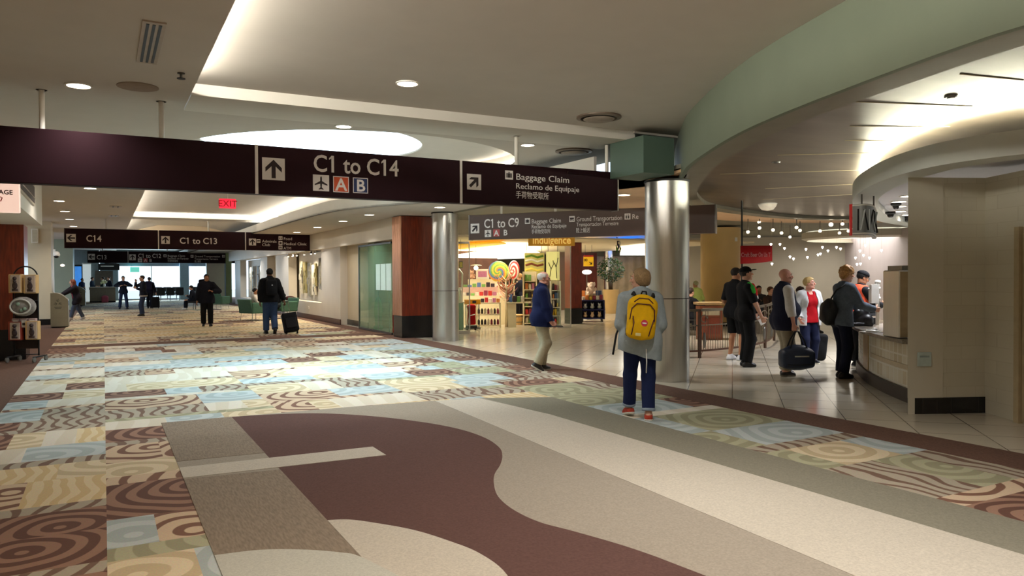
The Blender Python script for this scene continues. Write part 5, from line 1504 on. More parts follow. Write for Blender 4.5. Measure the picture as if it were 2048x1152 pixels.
for x in (-.15, .15): MB().cyl((x, .03, .88), (x, .03, 1.6), .008, n=6).obj('rod', M_STEELD, t)
t = thing('picture_panel', 'green and yellow striped panel over the cream shelf tower', 'picture', (12.635, 21.589, 1.607), CR)
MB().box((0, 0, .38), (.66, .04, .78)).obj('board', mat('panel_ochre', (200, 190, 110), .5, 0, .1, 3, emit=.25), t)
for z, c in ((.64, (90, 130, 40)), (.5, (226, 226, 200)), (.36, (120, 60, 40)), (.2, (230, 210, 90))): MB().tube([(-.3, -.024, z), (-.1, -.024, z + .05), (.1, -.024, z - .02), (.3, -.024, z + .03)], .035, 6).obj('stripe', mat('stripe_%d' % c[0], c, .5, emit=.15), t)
for x in (-.25, .25): MB().cyl((x, .03, .76), (x, .03, 1.5), .008, n=6).obj('rod', M_STEELD, t)
t = thing('pendant_lamp', 'white saucer pendant lamp hanging left of the lollipops', 'lamp', (10.837, 22.347, 1.882))
MB().sphere((0, 0, 0), .07, 8).obj('bulb', M_LAMP, t, True); MB().lathe([(.20, .08), (.16, .10), (.03, .12)], n=24).obj('saucer', M_WHITE, t, True); MB().cyl((0, 0, .12), (0, 0, 1.1), .006, n=6).obj('cord', M_DARK, t)
JB = (9.288, 20.481)
t = thing('jar_stand', 'white display stand with big glass jars behind the left shop glass', 'stand', (JB[0] + .1, JB[1] + .35, 0), CR)
MB().box((0, 0, .4), (.5, .3, .8)).obj('cabinet', mat('stand_teal', (120, 160, 146), .5), t); MB().box((0, 0, .82), (.54, .34, .04)).obj('top', M_WHITE, t); MB().tube([(.2, .1, .84), (.22, .1, 1.7), (.12, .1, 1.82), (.02, .1, 1.8)], .025, 8).obj('swan_arm', M_WHITE, t, True)
for i, (x, z) in enumerate(((-.16, .842), (.0, .842), (.15, .842))):
    p = Vector((JB[0] + .1, JB[1] + .35, z)) + Matrix.Rotation(CR, 4, 'Z') @ Vector((x, -.04, 0))
    s = thing('candy_jar', '%s tall candy jar on the stand behind left shop glass' % ('left', 'middle', 'right')[i], 'jar', p, 0, 'tall jars behind the glass')
    MB().lathe([(.06, 0), (.065, .02), (.065, .34), (.04, .38)], n=16).obj('jar', CANDY[(2, 3, 7)[i]], s, True); MB().lathe([(.045, .38), (.045, .42)], n=16).obj('lid', M_STEEL, s, True)
t = thing('small_sign', 'small yellow framed sign hanging behind the left shop glass', 'sign', (9.478, 20.581, 1.859), CR)
MB().box((0, 0, .1), (.12, .02, .2)).obj('frame', M_DARK, t); MB().box((0, -.012, .1), (.09, .01, .16)).obj('card', CANDY[1], t); MB().cyl((0, 0, .2), (0, 0, .95), .005, n=6).obj('cord', M_DARK, t)

# ---------------------------------------------------------------- beyond the shop: cart, planter, curtains
KB = (15.034, 21.710)
t = thing('book_cart', 'navy blue wheeled cart of toys and books right of the red pier', 'cart', (KB[0], KB[1], 0), CR)
NV = mat('cart_navy', (30, 34, 92), .4, 0, .05, 6)
for x in (-.40, .40): MB().box((x, 0, .42), (.04, .5, .66)).obj('side', NV, t)
for z in (.12, .42, .74): MB().box((0, 0, z), (.82, .5, .04)).obj('shelf', NV, t)
MB().box((0, .24, .42), (.82, .02, .66)).obj('back', NV, t); MB().tube([(-.44, -.2, .7), (-.52, -.2, .74), (-.52, .2, .74), (-.44, .2, .7)], .014, 8).obj('push_bar', M_CHROME, t)
for x in (-.34, .34):
    for y in (-.18, .18): w = MB().cyl((x - .015, y, .05), (x + .015, y, .05), .05, n=14); w.obj('caster', M_DARK, t)
for i in range(3):
    for z, nm, r_ in ((.142, 'bottom', 0), (.442, 'middle', 1)):
        p = Vector((KB[0], KB[1], z)) + Matrix.Rotation(CR, 4, 'Z') @ Vector((-.25 + .25 * i, -.12, 0))
        F = Field(); F.ell((0, 0, .07), (.07, .06, .07), None, .02); F.ell((0, -.01, .155), (.05, .05, .045), None, .015); F.ell((.04, 0, .20), (.018, .012, .03), None, .01); F.ell((-.04, 0, .20), (.018, .012, .03), None, .01)
        o = nets_obj('plush_toy', F.mesh(.012), cloth('plush_cart_%d' % r_, ((226, 200, 170), (210, 220, 236))[r_])); tag(o, '%s plush toy from the left on the %s shelf of the navy cart' % (ORD[i], nm), 'plush', 'plush toys in the navy cart'); o.location = p; o.rotation_euler = (0, 0, CR)
candy_boxes((KB[0] - .05, KB[1] - .10), CR, .74, .18, .762, 6, (.10, .18), 'books on the navy cart', 'along the front of the navy cart top')
candy_boxes((KB[0] + .05, KB[1] + .10), CR, .74, .14, .762, 5, (.26, .34), 'books on the navy cart', 'along the back of the navy cart top')
F = Field(); F.ell((0, 0, .14), (.15, .12, .14), None, .03); F.ell((0, -.04, .33), (.12, .11, .11), None, .03); F.ell((0, -.14, .30), (.05, .05, .04), None, .02)
for sx in (-1, 1): F.ell((sx * .11, -.02, .36), (.035, .03, .08), None, .02); F.ell((sx * .11, -.11, .06), (.05, .09, .05), None, .02); F.ell((sx * .14, -.06, .19), (.045, .06, .07), None, .02)
o = nets_obj('plush_dog', F.mesh(.012, wr=.004), cloth('plush_white', (236, 216, 206))); tag(o, 'big pale plush dog sitting on top of the navy cart', 'plush'); q = Matrix.Rotation(CR, 4, 'Z') @ Vector((-.02, .0, 0)); o.location = (KB[0] + q.x, KB[1] + q.y, .945); o.rotation_euler = (0, 0, CR)
t = thing('toy_tray', 'cream tray holding the plush dog up on the cart', 'tray', (KB[0] + q.x, KB[1] + q.y, .76), CR); MB().box((0, 0, .09), (.3, .12, .18)).obj('riser', M_CREAMW, t); MB().box((0, 0, .175), (.34, .2, .016)).obj('plate', M_CREAMW, t)
QB = (18.895, 25.875)
t = thing('planter', 'tall tan tapered planter pot beyond the navy cart', 'planter', (QB[0], QB[1], 0))
MB().lathe([(.22, 0), (.34, .98), (.34, 1.02), (.30, 1.02), (.28, .95)], n=28).obj('pot', mat('planter_tan', (206, 172, 116), .5, 0, .04, 4), t, 40); MB().lathe([(.285, .94), (.285, .96)], n=20).obj('soil', mat('soil', (50, 38, 28), .9), t)
t = thing('ficus_plant', 'dense dark green leafy plant growing in the tan planter', 'plant', (QB[0], QB[1], .96))
for i in range(4): MB().tube([(.05 * i - .08, 0, -.02), (.08 * i - .12, .03 * i, .4), (.16 * i - .24, .06 * i - .1, .9)], [.025, .02, .012], 6).obj('stem', mat('stem_brown', (90, 70, 50), .7), t, True)
lf = MB()
for i in range(900):
    a, b2 = rs.uniform(0, 2 * PI), rs.uniform(-1, 1); r = rs.uniform(.35, 1) ** .5
    c = Vector((math.cos(a) * math.sqrt(1 - b2 * b2) * .60 * r, math.sin(a) * math.sqrt(1 - b2 * b2) * .6 * r, .88 + b2 * .56 * r))
    d = Vector((rs.uniform(-1, 1), rs.uniform(-1, 1), rs.uniform(-.6, .8))).normalized(); s_ = d.orthogonal().normalized(); L = rs.uniform(.09, .16)
    lf.add([c - d * L * .5, c + s_ * L * .2 + d * .02, c + d * L * .5, c - s_ * L * .2 + d * .02], [(0, 1, 2, 3)])
lf.obj('foliage', mat('leaf_dark', (38, 74, 34), .35, 0, .4, 6), t)
# pleated tan curtain wall, steel column, yellow sign, lamp and blue neon
cp = []
A_, B_ = Vector((21.022, 30.094, 0.425)[:2]), Vector((26.562, 28.779, 0.348)[:2])
for i in range(140): 
    q = A_.lerp(B_, i / 139); nn = Vector((-.48, -.88)) * .05 * math.sin(i * .55); cp.append((q.x + nn.x, q.y + nn.y))
struct(MB().ribbon(cp, 0, 2.55, .05), 'wall_curtain', mat('curtain_tan', (196, 172, 136), .6, 0, .15, 3), 60)
t = thing('column', 'slim steel column rising behind the leafy potted plant', 'column', (20.711, 28.555, 0.470)[:2] + (0,))
MB().lathe([(.20, 0), (.20, 2.9)], n=28).obj('shaft', M_STEEL, t, 40); MB().lathe([(.23, 2.86), (.23, 2.95)], n=28).obj('collar', M_DARK, t, 40)
t = thing('yellow_sign', 'yellow hanging sign with black 00 and slanting arrow', 'sign', (15.359, 22.387, 1.957), CR)
MB().box((0, 0, .16), (.36, .03, .34)).obj('board', mat('sign_yellow', (244, 190, 40), .5, emit=.35), t)
b = text_mb('00', .13, .004, 'LEFT', .003); b.v = [(x - .17, y - .02, z + .17) for x, y, z in b.v]; b.obj('lettering', M_DARK, t)
b = plate(arrow(.08, .10, .16, -135), -.017, .004); b.obj('arrow', M_DARK, t); MB().box((0, 0, .36), (.36, .03, .05)).obj('header', CANDY[0], t)
for x in (-.12, .12): MB().cyl((x, 0, .38), (x, 0, 1.0), .006, n=6).obj('rod', M_DARK, t)
struct(MB().ribbon([(18.722, 29.641, 0.482)[:2], (21.049, 29.965, 0.427)[:2]], 0, 2.72, .1), 'wall_beyond_cart', M_WOOD)
t = thing('floor_lamp', 'white glowing cloud shaped lamp above the plush dog', 'lamp', (15.580, 22.814, 0.716)[:2] + (0,))
MB().sphere((0, 0, 1.74), (.20, .12, .09), 8).obj('shade', mat('shade_glow', (255, 248, 236), .4, emit=2.0), t, True); MB().cyl((0, 0, .03), (0, 0, 1.68), .02).obj('pole', M_STEELD, t); MB().lathe([(.18, 0), (.16, .03)], n=20).obj('base', M_STEELD, t)
nb = [(18.860, 26.315, 3.050)[:2], (18.489, 23.268, 3.050)[:2], (22.410, 28.203, 3.050)[:2], (20.044, 27.967, 3.050)[:2]]
tag(MB().prism(nb, 2.9, 2.94).obj('neon_panel', mat('neon_blue', (40, 150, 255), .4, emit=1.6, ecol=(20, 130, 255))), 'bright blue neon panel on the ceiling beyond the shop', 'light')
wb = [(17.281, 23.075, 2.580)[:2], (16.468, 20.291, 2.580)[:2], (22.864, 28.173, 2.580)[:2], (21.443, 28.634, 2.580)[:2]]
tag(MB().prism(wb, 2.56, 2.6).obj('ceiling_light_panel', mat('panel_white_glow', (255, 252, 244), .4, emit=2.2)), 'white glowing ceiling panel below the blue neon', 'light')
t = thing('hanging_mobile', 'hanging mobile of dark and green streamers under the blue neon', 'decoration', (14.488, 19.452, 2.345))
for i, (x, z, c) in enumerate(((-.06, .1, (80, 120, 50)), (0, .2, (40, 40, 90)), (.05, .3, (230, 226, 220)), (-.03, .36, (60, 40, 40)), (.07, .12, (150, 160, 90)))): MB().tube([(x, 0, z - .14), (x + .04, .02, z), (x - .02, 0, z + .14)], [.012, .035, .01], 6).obj('streamer', mat('streamer_%d' % i, c, .5), t, True)
MB().cyl((0, 0, .3), (0, 0, .75), .005, n=6).obj('cord', M_DARK, t)
area('hall_light', (16, 25, 2.9), 2.5, 200, (1, .90, .76))

# ---------------------------------------------------------------- food counter inside the drum
BHP = smooth_path([(18.0, 11.3), (15.4, 10.5), (13.6, 9.75), (12.0, 8.85), (10.6, 7.95), (9.55, 7.17), (8.72, 6.41), (8.05, 5.66), (7.62, 5.01), (7.42, 4.46), (7.45, 3.81), (7.8, 3.0), (8.3, 2.2)])
n = len(BHP); BIN_ = offset(BHP, .35)
bk = MB()
bk.add([(p[0], p[1], 2.70) for p in BHP] + [(p[0], p[1], 2.93) for p in BHP] + [(p[0], p[1], 2.70) for p in BIN_] + [(p[0], p[1], 2.82) for p in BIN_],
       [(i, i + 1, n + i + 1, n + i) for i in range(n - 1)] + [(i, i + 1, 2 * n + i + 1, 2 * n + i) for i in range(n - 1)] + [(2 * n + i, 2 * n + i + 1, 3 * n + i + 1, 3 * n + i) for i in range(n - 1)])
M_BULK = mat('bulkhead_grey_white', (212, 216, 212), .6, 0, .02, 3)
struct(bk, 'wall_bulkhead_food', M_BULK, 40)
CL = [(p[0], p[1]) for p in BIN_]
struct(MB().prism(CL + [(13.5, 2.0), (19, 8.0)], 2.82, 2.86), 'ceiling_counter', mat('counter_ceiling', (206, 206, 214), .6, 0, .02, 3))
lipi = offset(BHP, .05)
struct(MB().prism(lipi + list(reversed(offset(BHP, .33))), 2.87, 2.90), 'trim_3', M_WALLW)
ck = MB().tube([(p[0], p[1], 2.93) for p in offset(BHP, .2)[16:]], .03, 6)
tag(ck.obj('cove_light', mat('cove_bright', (255, 252, 226), .5, emit=95)), 'bright strip light on top of the curved white bulkhead over the counter', 'light')
for i, (x, y, z) in enumerate(((11.003, 7.283, 2.800), (11.698, 7.911, 2.800), (13.489, 9.112, 2.800), (14.456, 9.578, 2.800), (12.488, 8.436, 2.800))):
    downlight(x, y, 2.82, .11, '%s of the white downlights under the counter bulkhead' % ORD[i], 40, (.9, .93, 1.0), 'counter downlights')
for i, (x, y, z) in enumerate(((11.956, 8.141, 2.780), (12.162, 8.385, 2.660), (14.949, 9.939, 2.780))):
    t = thing('dome_camera', '%s black dome camera under the counter bulkhead' % ('upper', 'lower left', 'lower right')[i], 'camera', (x, y, 2.70 if i == 1 else 2.82), 0, 'dome cameras')
    MB().lathe([(.085, .0), (.085, -.03), (.06, -.05)], n=18).obj('housing', M_DARK, t, 40); MB().sphere((0, 0, -.055), .055, 8).obj('dome', M_BLACK, t, True)
# tiled wall with black base and steel door
tw = brick_mat('wall_tile_cream', (206, 202, 186), (210, 206, 190), (200, 195, 178), .32, .155, .004, .22, .5, (PI / 2, 0, 0), .5)
WP = [(8.06, 5.34), (8.42, 5.17), (8.90, 4.955), (8.64, 4.47), (8.3, 3.85), (7.9, 3.0), (8.2, 2.85), (8.75, 3.7), (9.1, 4.4), (9.12, 4.98), (8.62, 5.2), (8.33, 5.47)]
struct(MB().prism(WP, 0, 2.70), 'wall_tiled', tw)
struct(MB().prism([(8.06, 5.34), (8.44, 5.165), (8.5, 5.3), (8.33, 5.46)], 0, 2.70).xform(Matrix.Translation((-.014, -.012, 0))), 'wall_tiled_pier', mat('pier_tile', (212, 208, 194), .25, 0, .03, 2))
bs = brick_mat('base_tile_black', (18, 18, 20), (26, 25, 26), (44, 42, 42), .152, .22, .003, .2, 0, (PI / 2, 0, 0), .5)
struct(MB().ribbon([(8.33, 5.48), (8.045, 5.33), (8.43, 5.145), (8.92, 4.93), (8.655, 4.455)], 0, .185, .014), 'baseboard_tiled', bs)
t = thing('steel_door', 'beige metal door with pull handle at the right end of tiled wall', 'door', (8.635, 4.46, 0), math.atan2(-.62, -.34))
MB().box((.04, .0, 1.05), (.08, .10, 2.1)).obj('frame', mat('door_frame', (176, 160, 128), .5), t)
MB().box((.55, .01, 1.03), (.92, .06, 2.02)).obj('leaf', mat('door_leaf', (168, 150, 118), .5, 0, .04, 4), t)
MB().box((.16, .05, 1.02), (.08, .02, .30)).obj('push_plate', M_CHROME, t); MB().tube([(.16, .06, .92), (.16, .11, .94), (.16, .11, 1.10), (.16, .06, 1.12)], .012, 8).obj('pull_handle', M_CHROME, t, True)
t = thing('wall_notice', 'small pale blue notice low on the tiled pier', 'notice', (8.215, 5.247, .56), math.atan2(5.17 - 5.34, .36))
MB().box((0, -.012, .07), (.16, .01, .16)).obj('sheet', mat('notice_blue', (190, 208, 206), .4), t); MB().box((0, -.018, .1), (.11, .004, .02)).obj('print', mat('notice_ink', (150, 168, 170), .5), t)
# counter
CP = smooth_path([(11.05, 8.24), (10.63, 7.89), (10.15, 7.45), (9.72, 7.02), (9.2, 6.41), (8.75, 5.8), (8.66, 5.69)])
t = thing('order_counter', 'curved order counter faced with cream and yellow tiles on dark kick', 'counter', (0, 0, 0))
kick = MB().ribbon(CP, 0, .17, .5); kick.obj('kick_base', mat('kick_dark', (58, 50, 46), .5, 0, .1, 6), t, 40)
ct = brick_mat('counter_tile', (214, 206, 182), (190, 172, 134), (222, 216, 200), .15, .19, .012, .3, 0, (0, 0, 0), .5, uvs='UV')
IP = offset(CP, .04)
fr = MB().ribbon(IP[3:], .17, .745, .45); o = fr.obj('tiled_front', ct, t, 40)
def ribbon_uv(o, path):
    me = o.data; n = len(path); cum = [0.0]
    for a_, b_ in zip(path, path[1:]): cum.append(cum[-1] + math.hypot(b_[0] - a_[0], b_[1] - a_[1]))
    ul = me.uv_layers.new(name='UVMap')
    for lp_ in me.loops: ul.data[lp_.index].uv = (cum[lp_.vertex_index % n], me.vertices[lp_.vertex_index].co.z)
ribbon_uv(o, IP[3:])
sb = brick_mat('counter_tile_white', (222, 220, 208), (230, 226, 214), (170, 164, 150), .2, .06, .005, .25, .5, (0, 0, 0), uvs='UV')
ribbon_uv(MB().ribbon(IP[:10], .171, .746, .44).obj('white_tile_end', sb, t, 40), IP[:10])
MB().ribbon(offset(CP, .03)[10:16], .17, .742, .02).obj('wood_panel', mat('panel_honey', (178, 142, 78), .4, 0, .15, 3), t, 40)
MB().ribbon(offset(CP, .03)[17:], .40, .46, .02).obj('tile_band', mat('band_tan', (196, 178, 146), .4), t, 40)
MB().ribbon(offset(CP, -.10), .745, .79, .72).obj('stone_top', mat('counter_granite', (120, 110, 96), .25, 0, .35, 60), t, 40)
CT = .79
# steel oven
OB = (8.863, 5.996, 0.790)
t = thing('oven_cabinet', 'tall brushed steel cabinet with vent grille standing on the counter', 'cabinet', (OB[0] + .12, OB[1] - .06, CT), -.5)
oven_h = .86
MB().cbox((0, .12, oven_h / 2), (.34, .42, oven_h), .012).obj('body', M_STEEL, t)
MB().box((-.06, -.095, oven_h / 2), (.20, .012, oven_h * .96)).obj('front_door', mat('steel_warm_reflection', (172, 150, 118), .35, .9, .1, 4, stretch=(.5, .5, 3)), t)  # tan tint puts the warm reflected light into this steel face
MB().box((.105, -.095, oven_h / 2), (.11, .010, oven_h * .94)).obj('side_panel', M_STEELD, t)
for i in range(11): MB().box((.105, -.104, .12 + .022 * i), (.08, .008, .010)).obj('louvre', M_DARK, t)
MB().box((.11, -.103, .62), (.08, .006, .16)).obj('display', mat('display_blue', (130, 150, 160), .3), t); MB().box((.02, .12, oven_h + .03), (.28, .36, .06)).obj('top_hood', M_STEELD, t)
def put_counter(name, label, cat, p, build, rz=CR):
    t = thing(name, label, cat, (p[0], p[1], CT), rz); build(t); return t
q = (10.865, 7.712, 0.790)
def _a(t):
    MB().cyl((0, 0, 0), (0, 0, .72), .028, n=14).obj('pole', M_WHITE, t, True); MB().box((-.06, 0, .50), (.12, .10, .30)).obj('box', M_WHITE, t)
    for z in (.40, .56, .66): MB().lathe([(.045, z), (.045, z + .05)], n=14).obj('ring', M_WHITE, t, True)
    MB().tube([(-.03, 0, .60), (-.16, -.02, .58)], .012, 8).obj('arm', M_WHITE, t)
put_counter('cup_dispenser', 'white pole dispenser with stacked rings left of the steel cabinet', 'dispenser', q, _a)
q = (10.986, 7.932, 0.790)
def _b(t):
    MB().box((0, 0, .05), (.16, .14, .10)).obj('base', M_DARK, t); MB().cyl((0, 0, .1), (0, 0, .17), .03, n=12).obj('neck', M_DARK, t); MB().box((0, -.03, .20), (.22, .03, .13), M=Matrix.Rotation(-.4, 3, 'X')).obj('screen', M_DARK, t); MB().box((0, -.05, .27), (.13, .05, .02)).obj('tray', M_WHITE, t)
put_counter('card_terminal', 'black card terminal on the counter under the worker hands', 'terminal', q, _b)
q = (9.487, 6.811, 0.790)
def _c(t):
    F = Field(); F.ell((0, 0, .015), (.10, .07, .018), None, .01); F.ell((.03, 0, .03), (.04, .04, .03), None, .02)
    nets_obj('crumpled_paper', F.mesh(.008, wr=.006, wf=(60, 60, 60)), M_WHITE, t); MB().box((-.02, .0, .003), (.26, .18, .006)).obj('tray_liner', mat('liner', (206, 200, 190), .6), t)
put_counter('napkin_tray', 'crumpled white napkin on a paper sheet at the counter edge', 'napkin', q, _c)
q = (10.433, 7.708, 0.790)
F = Field(); F.ell((-.03, 0, .10), (.14, .10, .11), None, .02); F.ell((.07, .02, .20), (.09, .08, .10), None, .05); F.ell((-.06, -.04, .22), (.06, .06, .05), None, .05); F.ell((.10, -.05, .09), (.08, .07, .09), None, .03); F.box((0, 0, .03), (.17, .11, .03), .02)
o = nets_obj('black_bag', F.mesh(.01, wr=.008), mat('bag_black_leather', (22, 22, 26), .4, 0, .1, 20)); tag(o, 'black slouchy handbag resting on the counter by the grey sweater', 'bag'); o.location = (q[0], q[1], CT); o.rotation_euler = (0, 0, CR)
MB().tube([(-.08, 0, .24), (-.06, 0, .38), (.05, 0, .40), (.09, 0, .28)], .010, 8).obj('handle', M_DARK, o, True)
# hanging box sign under the bulkhead
t = thing('hanging_box_sign', 'grey box sign with open slatted letters and red edge, hung from bulkhead', 'sign', (9.236, 6.649, 2.139), CR)
SGX = smooth_path([(-.26, .0), (-.14, -.10), (.04, .06), (.30, .52), (.62, 1.15)])
MB().ribbon(SGX, .0, .42, .05).obj('case', mat('sign_case', (140, 142, 142), .45, .2, .08, 8), t, 40)
rr = MB(); rr.box((-.27, .03, .21), (.014, .06, .43)); rr.obj('red_edge', mat('sign_red_edge', (190, 40, 40), .4, emit=.2), t)
for i in range(10):
    j = 3 + i * 2; p = SGX[min(j, len(SGX) - 1)]; h = .29
    z = .06
    MB().box((p[0] - .004, p[1] - .008, z + h / 2), (.014, .014 + .02 * (i > 4), h), M=Matrix.Rotation((.0, .2, -.2)[i % 3], 3, 'Y')).obj('letter_stroke', (M_DARK, mat('stroke_white', (220, 226, 228), .5))[i % 2], t)
for z in (.02, .405): MB().tube([(p[0], p[1] - .006, z) for p in SGX], .010, 6).obj('rim', M_WHITE, t)
for x in (-.12, .16): MB().cyl((x, .03 + max(0, x) * 1.5, .40), (x, .03 + max(0, x) * 1.5, .575), .012, n=8).obj('rod', M_STEELD, t)

# ---------------------------------------------------------------- food hall beyond
struct(MB().ribbon([p for p in DP[84:]], 3.05, 3.14, -.02), 'trim_4', mat('peach_band', (214, 176, 140), .7))
HB = [(20.068, 23.782, 0.603)[:2], (26.068, 19.939, 0.581)[:2]]
struct(MB().ribbon([HB[0], HB[1]], 0, 3.12, .1), 'wall_hall_back', mat('hall_wall_beige', (190, 184, 170), .6, 0, .03, 2))
struct(MB().ribbon([HB[1], (22.142, 14.110, 0.805)[:2], (22.184, 10.671, 0.891)[:2]], 0, 3.12, .1), 'wall_hall_side', mat('hall_wall_lilac', (206, 196, 200), .6, 0, .03, 2))
HC = [(10.670, 11.854, 2.539)[:2], (15.394, 9.277, 2.510)[:2], (36.468, 16.595, 3.451)[:2], (18.654, 26.315, 3.559)[:2]]
t = thing('tan_column', 'broad round tan column behind the railing in the food hall', 'column', (17.352, 17.862, 0.806)[:2] + (0,))
MB().lathe([(.62, .12), (.62, 3.1)], n=48).obj('shaft', mat('column_tan', (214, 182, 122), .6, 0, .04, 2), t, 40); MB().lathe([(.645, 0), (.645, .12)], n=48).obj('base', M_BLACK, t, 40)
MB().box((.05, -.625, 2.72), (.10, .02, .12)).obj('switch_plate', M_WHITE, t)
t = thing('oval_ceiling_light', 'big white glowing oval cove light on the hall ceiling', 'light', (24.236, 17.507, 3.000))
MB().lathe([(2.1, 0), (2.1, .10)], n=56).obj('glow_disc', mat('oval_glow', (255, 252, 240), .5, emit=2.4), t, 40); MB().lathe([(2.12, -.16), (2.3, -.10), (2.3, .12), (2.12, .12)], n=56, cap=False).obj('rim', M_WALLW, t, 40)
l = area('oval_light', (0, 0, -.05), 3.6, 40, (1, .95, .88)); l.parent = t
t = thing('dish_light', 'oval white bowl lamp fixed to the brown panel ceiling', 'light', (12.439, 11.417, 3.090))
MB().lathe([(.19, .03), (.19, 0), (.17, -.04), (.12, -.10), (.02, -.12)], n=32).obj('bowl', mat('bowl_white', (240, 230, 214), .4, emit=.15), t, True); MB().lathe([(.20, .03), (.20, .015)], n=32).obj('ring', M_WHITE, t, 40)
for i, p in enumerate(((1455, 418), (1390, 425), (1745, 487), (1794, 499), (1770, 491), (1838, 492))):
    q = [(12.607, 12.752, 3.120), (12.891, 14.140, 3.120), (33.241, 23.874, 3.120), (40.583, 28.134, 3.120), (35.678, 24.151, 3.120), (33.501, 22.044, 3.120)][i]
    downlight(q[0], q[1], 3.12, .12, '%s hall downlight in the peach ceiling beyond the drum' % ORD[i], 70, (1, .90, .78), 'hall downlights')
# pendants and star-like track lamps
stars = [(16.158, 15.136, 3.086), (15.398, 14.407, 2.855), (15.714, 14.234, 2.800), (16.219, 14.535, 3.198), (16.708, 14.831, 2.774), (15.127, 14.553, 2.750), (16.922, 15.852, 2.731), (16.265, 13.934, 2.863), (17.164, 14.583, 2.842), (18.526, 16.117, 2.762), (17.656, 14.314, 2.825), (17.075, 13.494, 2.938), (17.345, 13.347, 2.950), (18.999, 14.721, 2.821), (19.231, 14.595, 2.878)]
for i, p in enumerate(stars):
    t = thing('star_lamp', '%s of the glittering bare bulbs close under the hall ceiling' % ORD[i], 'lamp', p, 0, 'bare bulbs under the hall ceiling')
    MB().sphere((0, 0, 0), .055 if i == 11 else .042, 6).obj('bulb', mat('star_glow', (255, 236, 206), .4, emit=10), t, True); MB().cyl((0, 0, .03), (0, 0, max(.06, 3.12 - p[2])), .012, n=6).obj('stem', M_STEELD, t)
pend = [(14.879, 13.543, 2.385), (15.873, 14.141, 2.425), (15.977, 14.082, 2.317), (16.104, 14.009, 2.090), (16.185, 13.964, 2.036), (17.305, 14.497, 2.322), (17.339, 14.474, 2.097), (18.437, 15.016, 2.193), (17.661, 14.301, 2.194), (17.712, 14.276, 2.376), (18.696, 14.877, 2.309), (18.057, 14.088, 2.373), (17.290, 13.365, 2.296), (15.679, 14.237, 1.905), (17.639, 13.171, 2.054), (17.746, 13.115, 2.240), (16.983, 12.394, 2.347), (17.827, 13.069, 2.119), (17.967, 12.992, 2.052), (18.555, 13.807, 1.894), (18.642, 13.760, 1.907), (18.251, 12.841, 2.250)]
for i, p in enumerate(pend):
    t = thing('pendant_bulb', '%s of the small white pendants hanging in the food hall' % ORD[i], 'lamp', p, 0, 'white pendants in the food hall')
    MB().lathe([(.008, -.05), (.022, -.02), (.034, .0), (.018, .02)], n=12).obj('shade', mat('pendant_glow', (255, 232, 214), .4, emit=6), t, True); MB().cyl((0, 0, .03), (0, 0, 3.12 - p[2]), .0016, n=5).obj('cord', mat('cord_pale', (190, 176, 150), .6), t)
# red banner on a pole
t = thing('beer_banner', 'red banner reading Craft Beer On Us hung on a dark pole', 'banner', (10.924, 10.665, 1.115)[:2] + (0,), CR)
MB().cyl((0, 0, .03), (0, 0, 3.05), .018, n=10).obj('pole', M_DARK, t); MB().lathe([(.2, 0), (.18, .03)], n=20).obj('foot', M_DARK, t)
bn = MB()
pts = [(-.04 + .63 * i / 12, -.03 - .035 * math.sin(i / 12 * PI * 1.3), .05 * (i / 12) ** 2) for i in range(13)]
bn.loft([[(x, y, 1.82 + dz) for x, y, dz in pts], [(x, y, 2.17) for x, y, dz in pts]], cap=False, closed=False); o = bn.obj('cloth', mat('banner_red', (178, 18, 24), .7, 0, .1, 6), t, True)
md = o.modifiers.new('thickness', 'SOLIDIFY'); md.thickness = .006
b = text_mb('Craft Beer On Us T', .105, .004, 'LEFT', .003); w = max(v[0] for v in b.v)
b.v = [(x / w * .58 - .03, -.045 - .035 * math.sin(min(1, x / w) * PI * 1.3) + y * 0, z * 1.1 + 1.955) for x, y, z in b.v]; b.obj('lettering', mat('banner_text', (226, 170, 170), .6), t)
# recycling bin, cabinet and railing
t = recycling_bin((15.591, 17.416)[0], (15.591, 17.416)[1], 'tan recycling bin with arrow mark right of the near steel column', w=.52, d=.5, h=1.02, rz=CR)
t = thing('condiment_cabinet', 'wooden framed cabinet with pale top behind the curved railing', 'cabinet', (13.164, 13.875, 0.495)[:2] + (0,), CR)
MB().box((0, .2, .42), (.56, .4, .84)).obj('carcass', mat('cab_wood', (150, 84, 56), .45, 0, .2, 5), t); MB().box((0, .2, .90), (.66, .5, .06)).obj('top', mat('cab_top', (196, 164, 120), .4), t); MB().box((0, -.005, .70), (.42, .02, .18)).obj('opening', mat('cab_cream', (206, 196, 170), .5), t); MB().box((0, -.01, .35), (.46, .02, .40)).obj('door', mat('cab_red', (136, 66, 48), .4, 0, .15, 5), t)
RP = smooth_path([(9.35, 11.35), (9.7, 11.13), (10.11, 10.97), (11.2, 11.1), (12.2, 11.45), (13.2, 12.05), (14.4, 13.0)], 8)
t = thing('railing', 'curved pewter railing with twisted bars around the food hall seats', 'railing', (0, 0, 0))
M_PEW = mat('pewter', (128, 118, 102), .4, .7, .1, 10)
MB().ribbon(RP, .90, .95, .05).obj('top_rail', M_PEW, t, 40); MB().ribbon(RP, .12, .155, .04).obj('bottom_rail', mat('rail_brown', (96, 64, 48), .5, .3), t, 40); MB().ribbon(RP, .62, .64, .03).obj('middle_rail', M_PEW, t, 40)
for i in (2, 16, 26, 36, 47):
    p = RP[i]; MB().box((p[0], p[1], .47), (.045, .045, .94)).obj('post', mat('post_brown', (84, 62, 50), .5, .4), t)
rr2 = random.Random(3); br = 0
for i in range(len(RP) - 1):
    for f in (.0, .5):
        x = RP[i][0] * (1 - f) + RP[i + 1][0] * f; y = RP[i][1] * (1 - f) + RP[i + 1][1] * f
        MB().cyl((x, y, .15), (x, y, .62 if (i + int(f * 2)) % 3 else .90), .006, n=5).obj('bar', M_PEW, t); br += 1
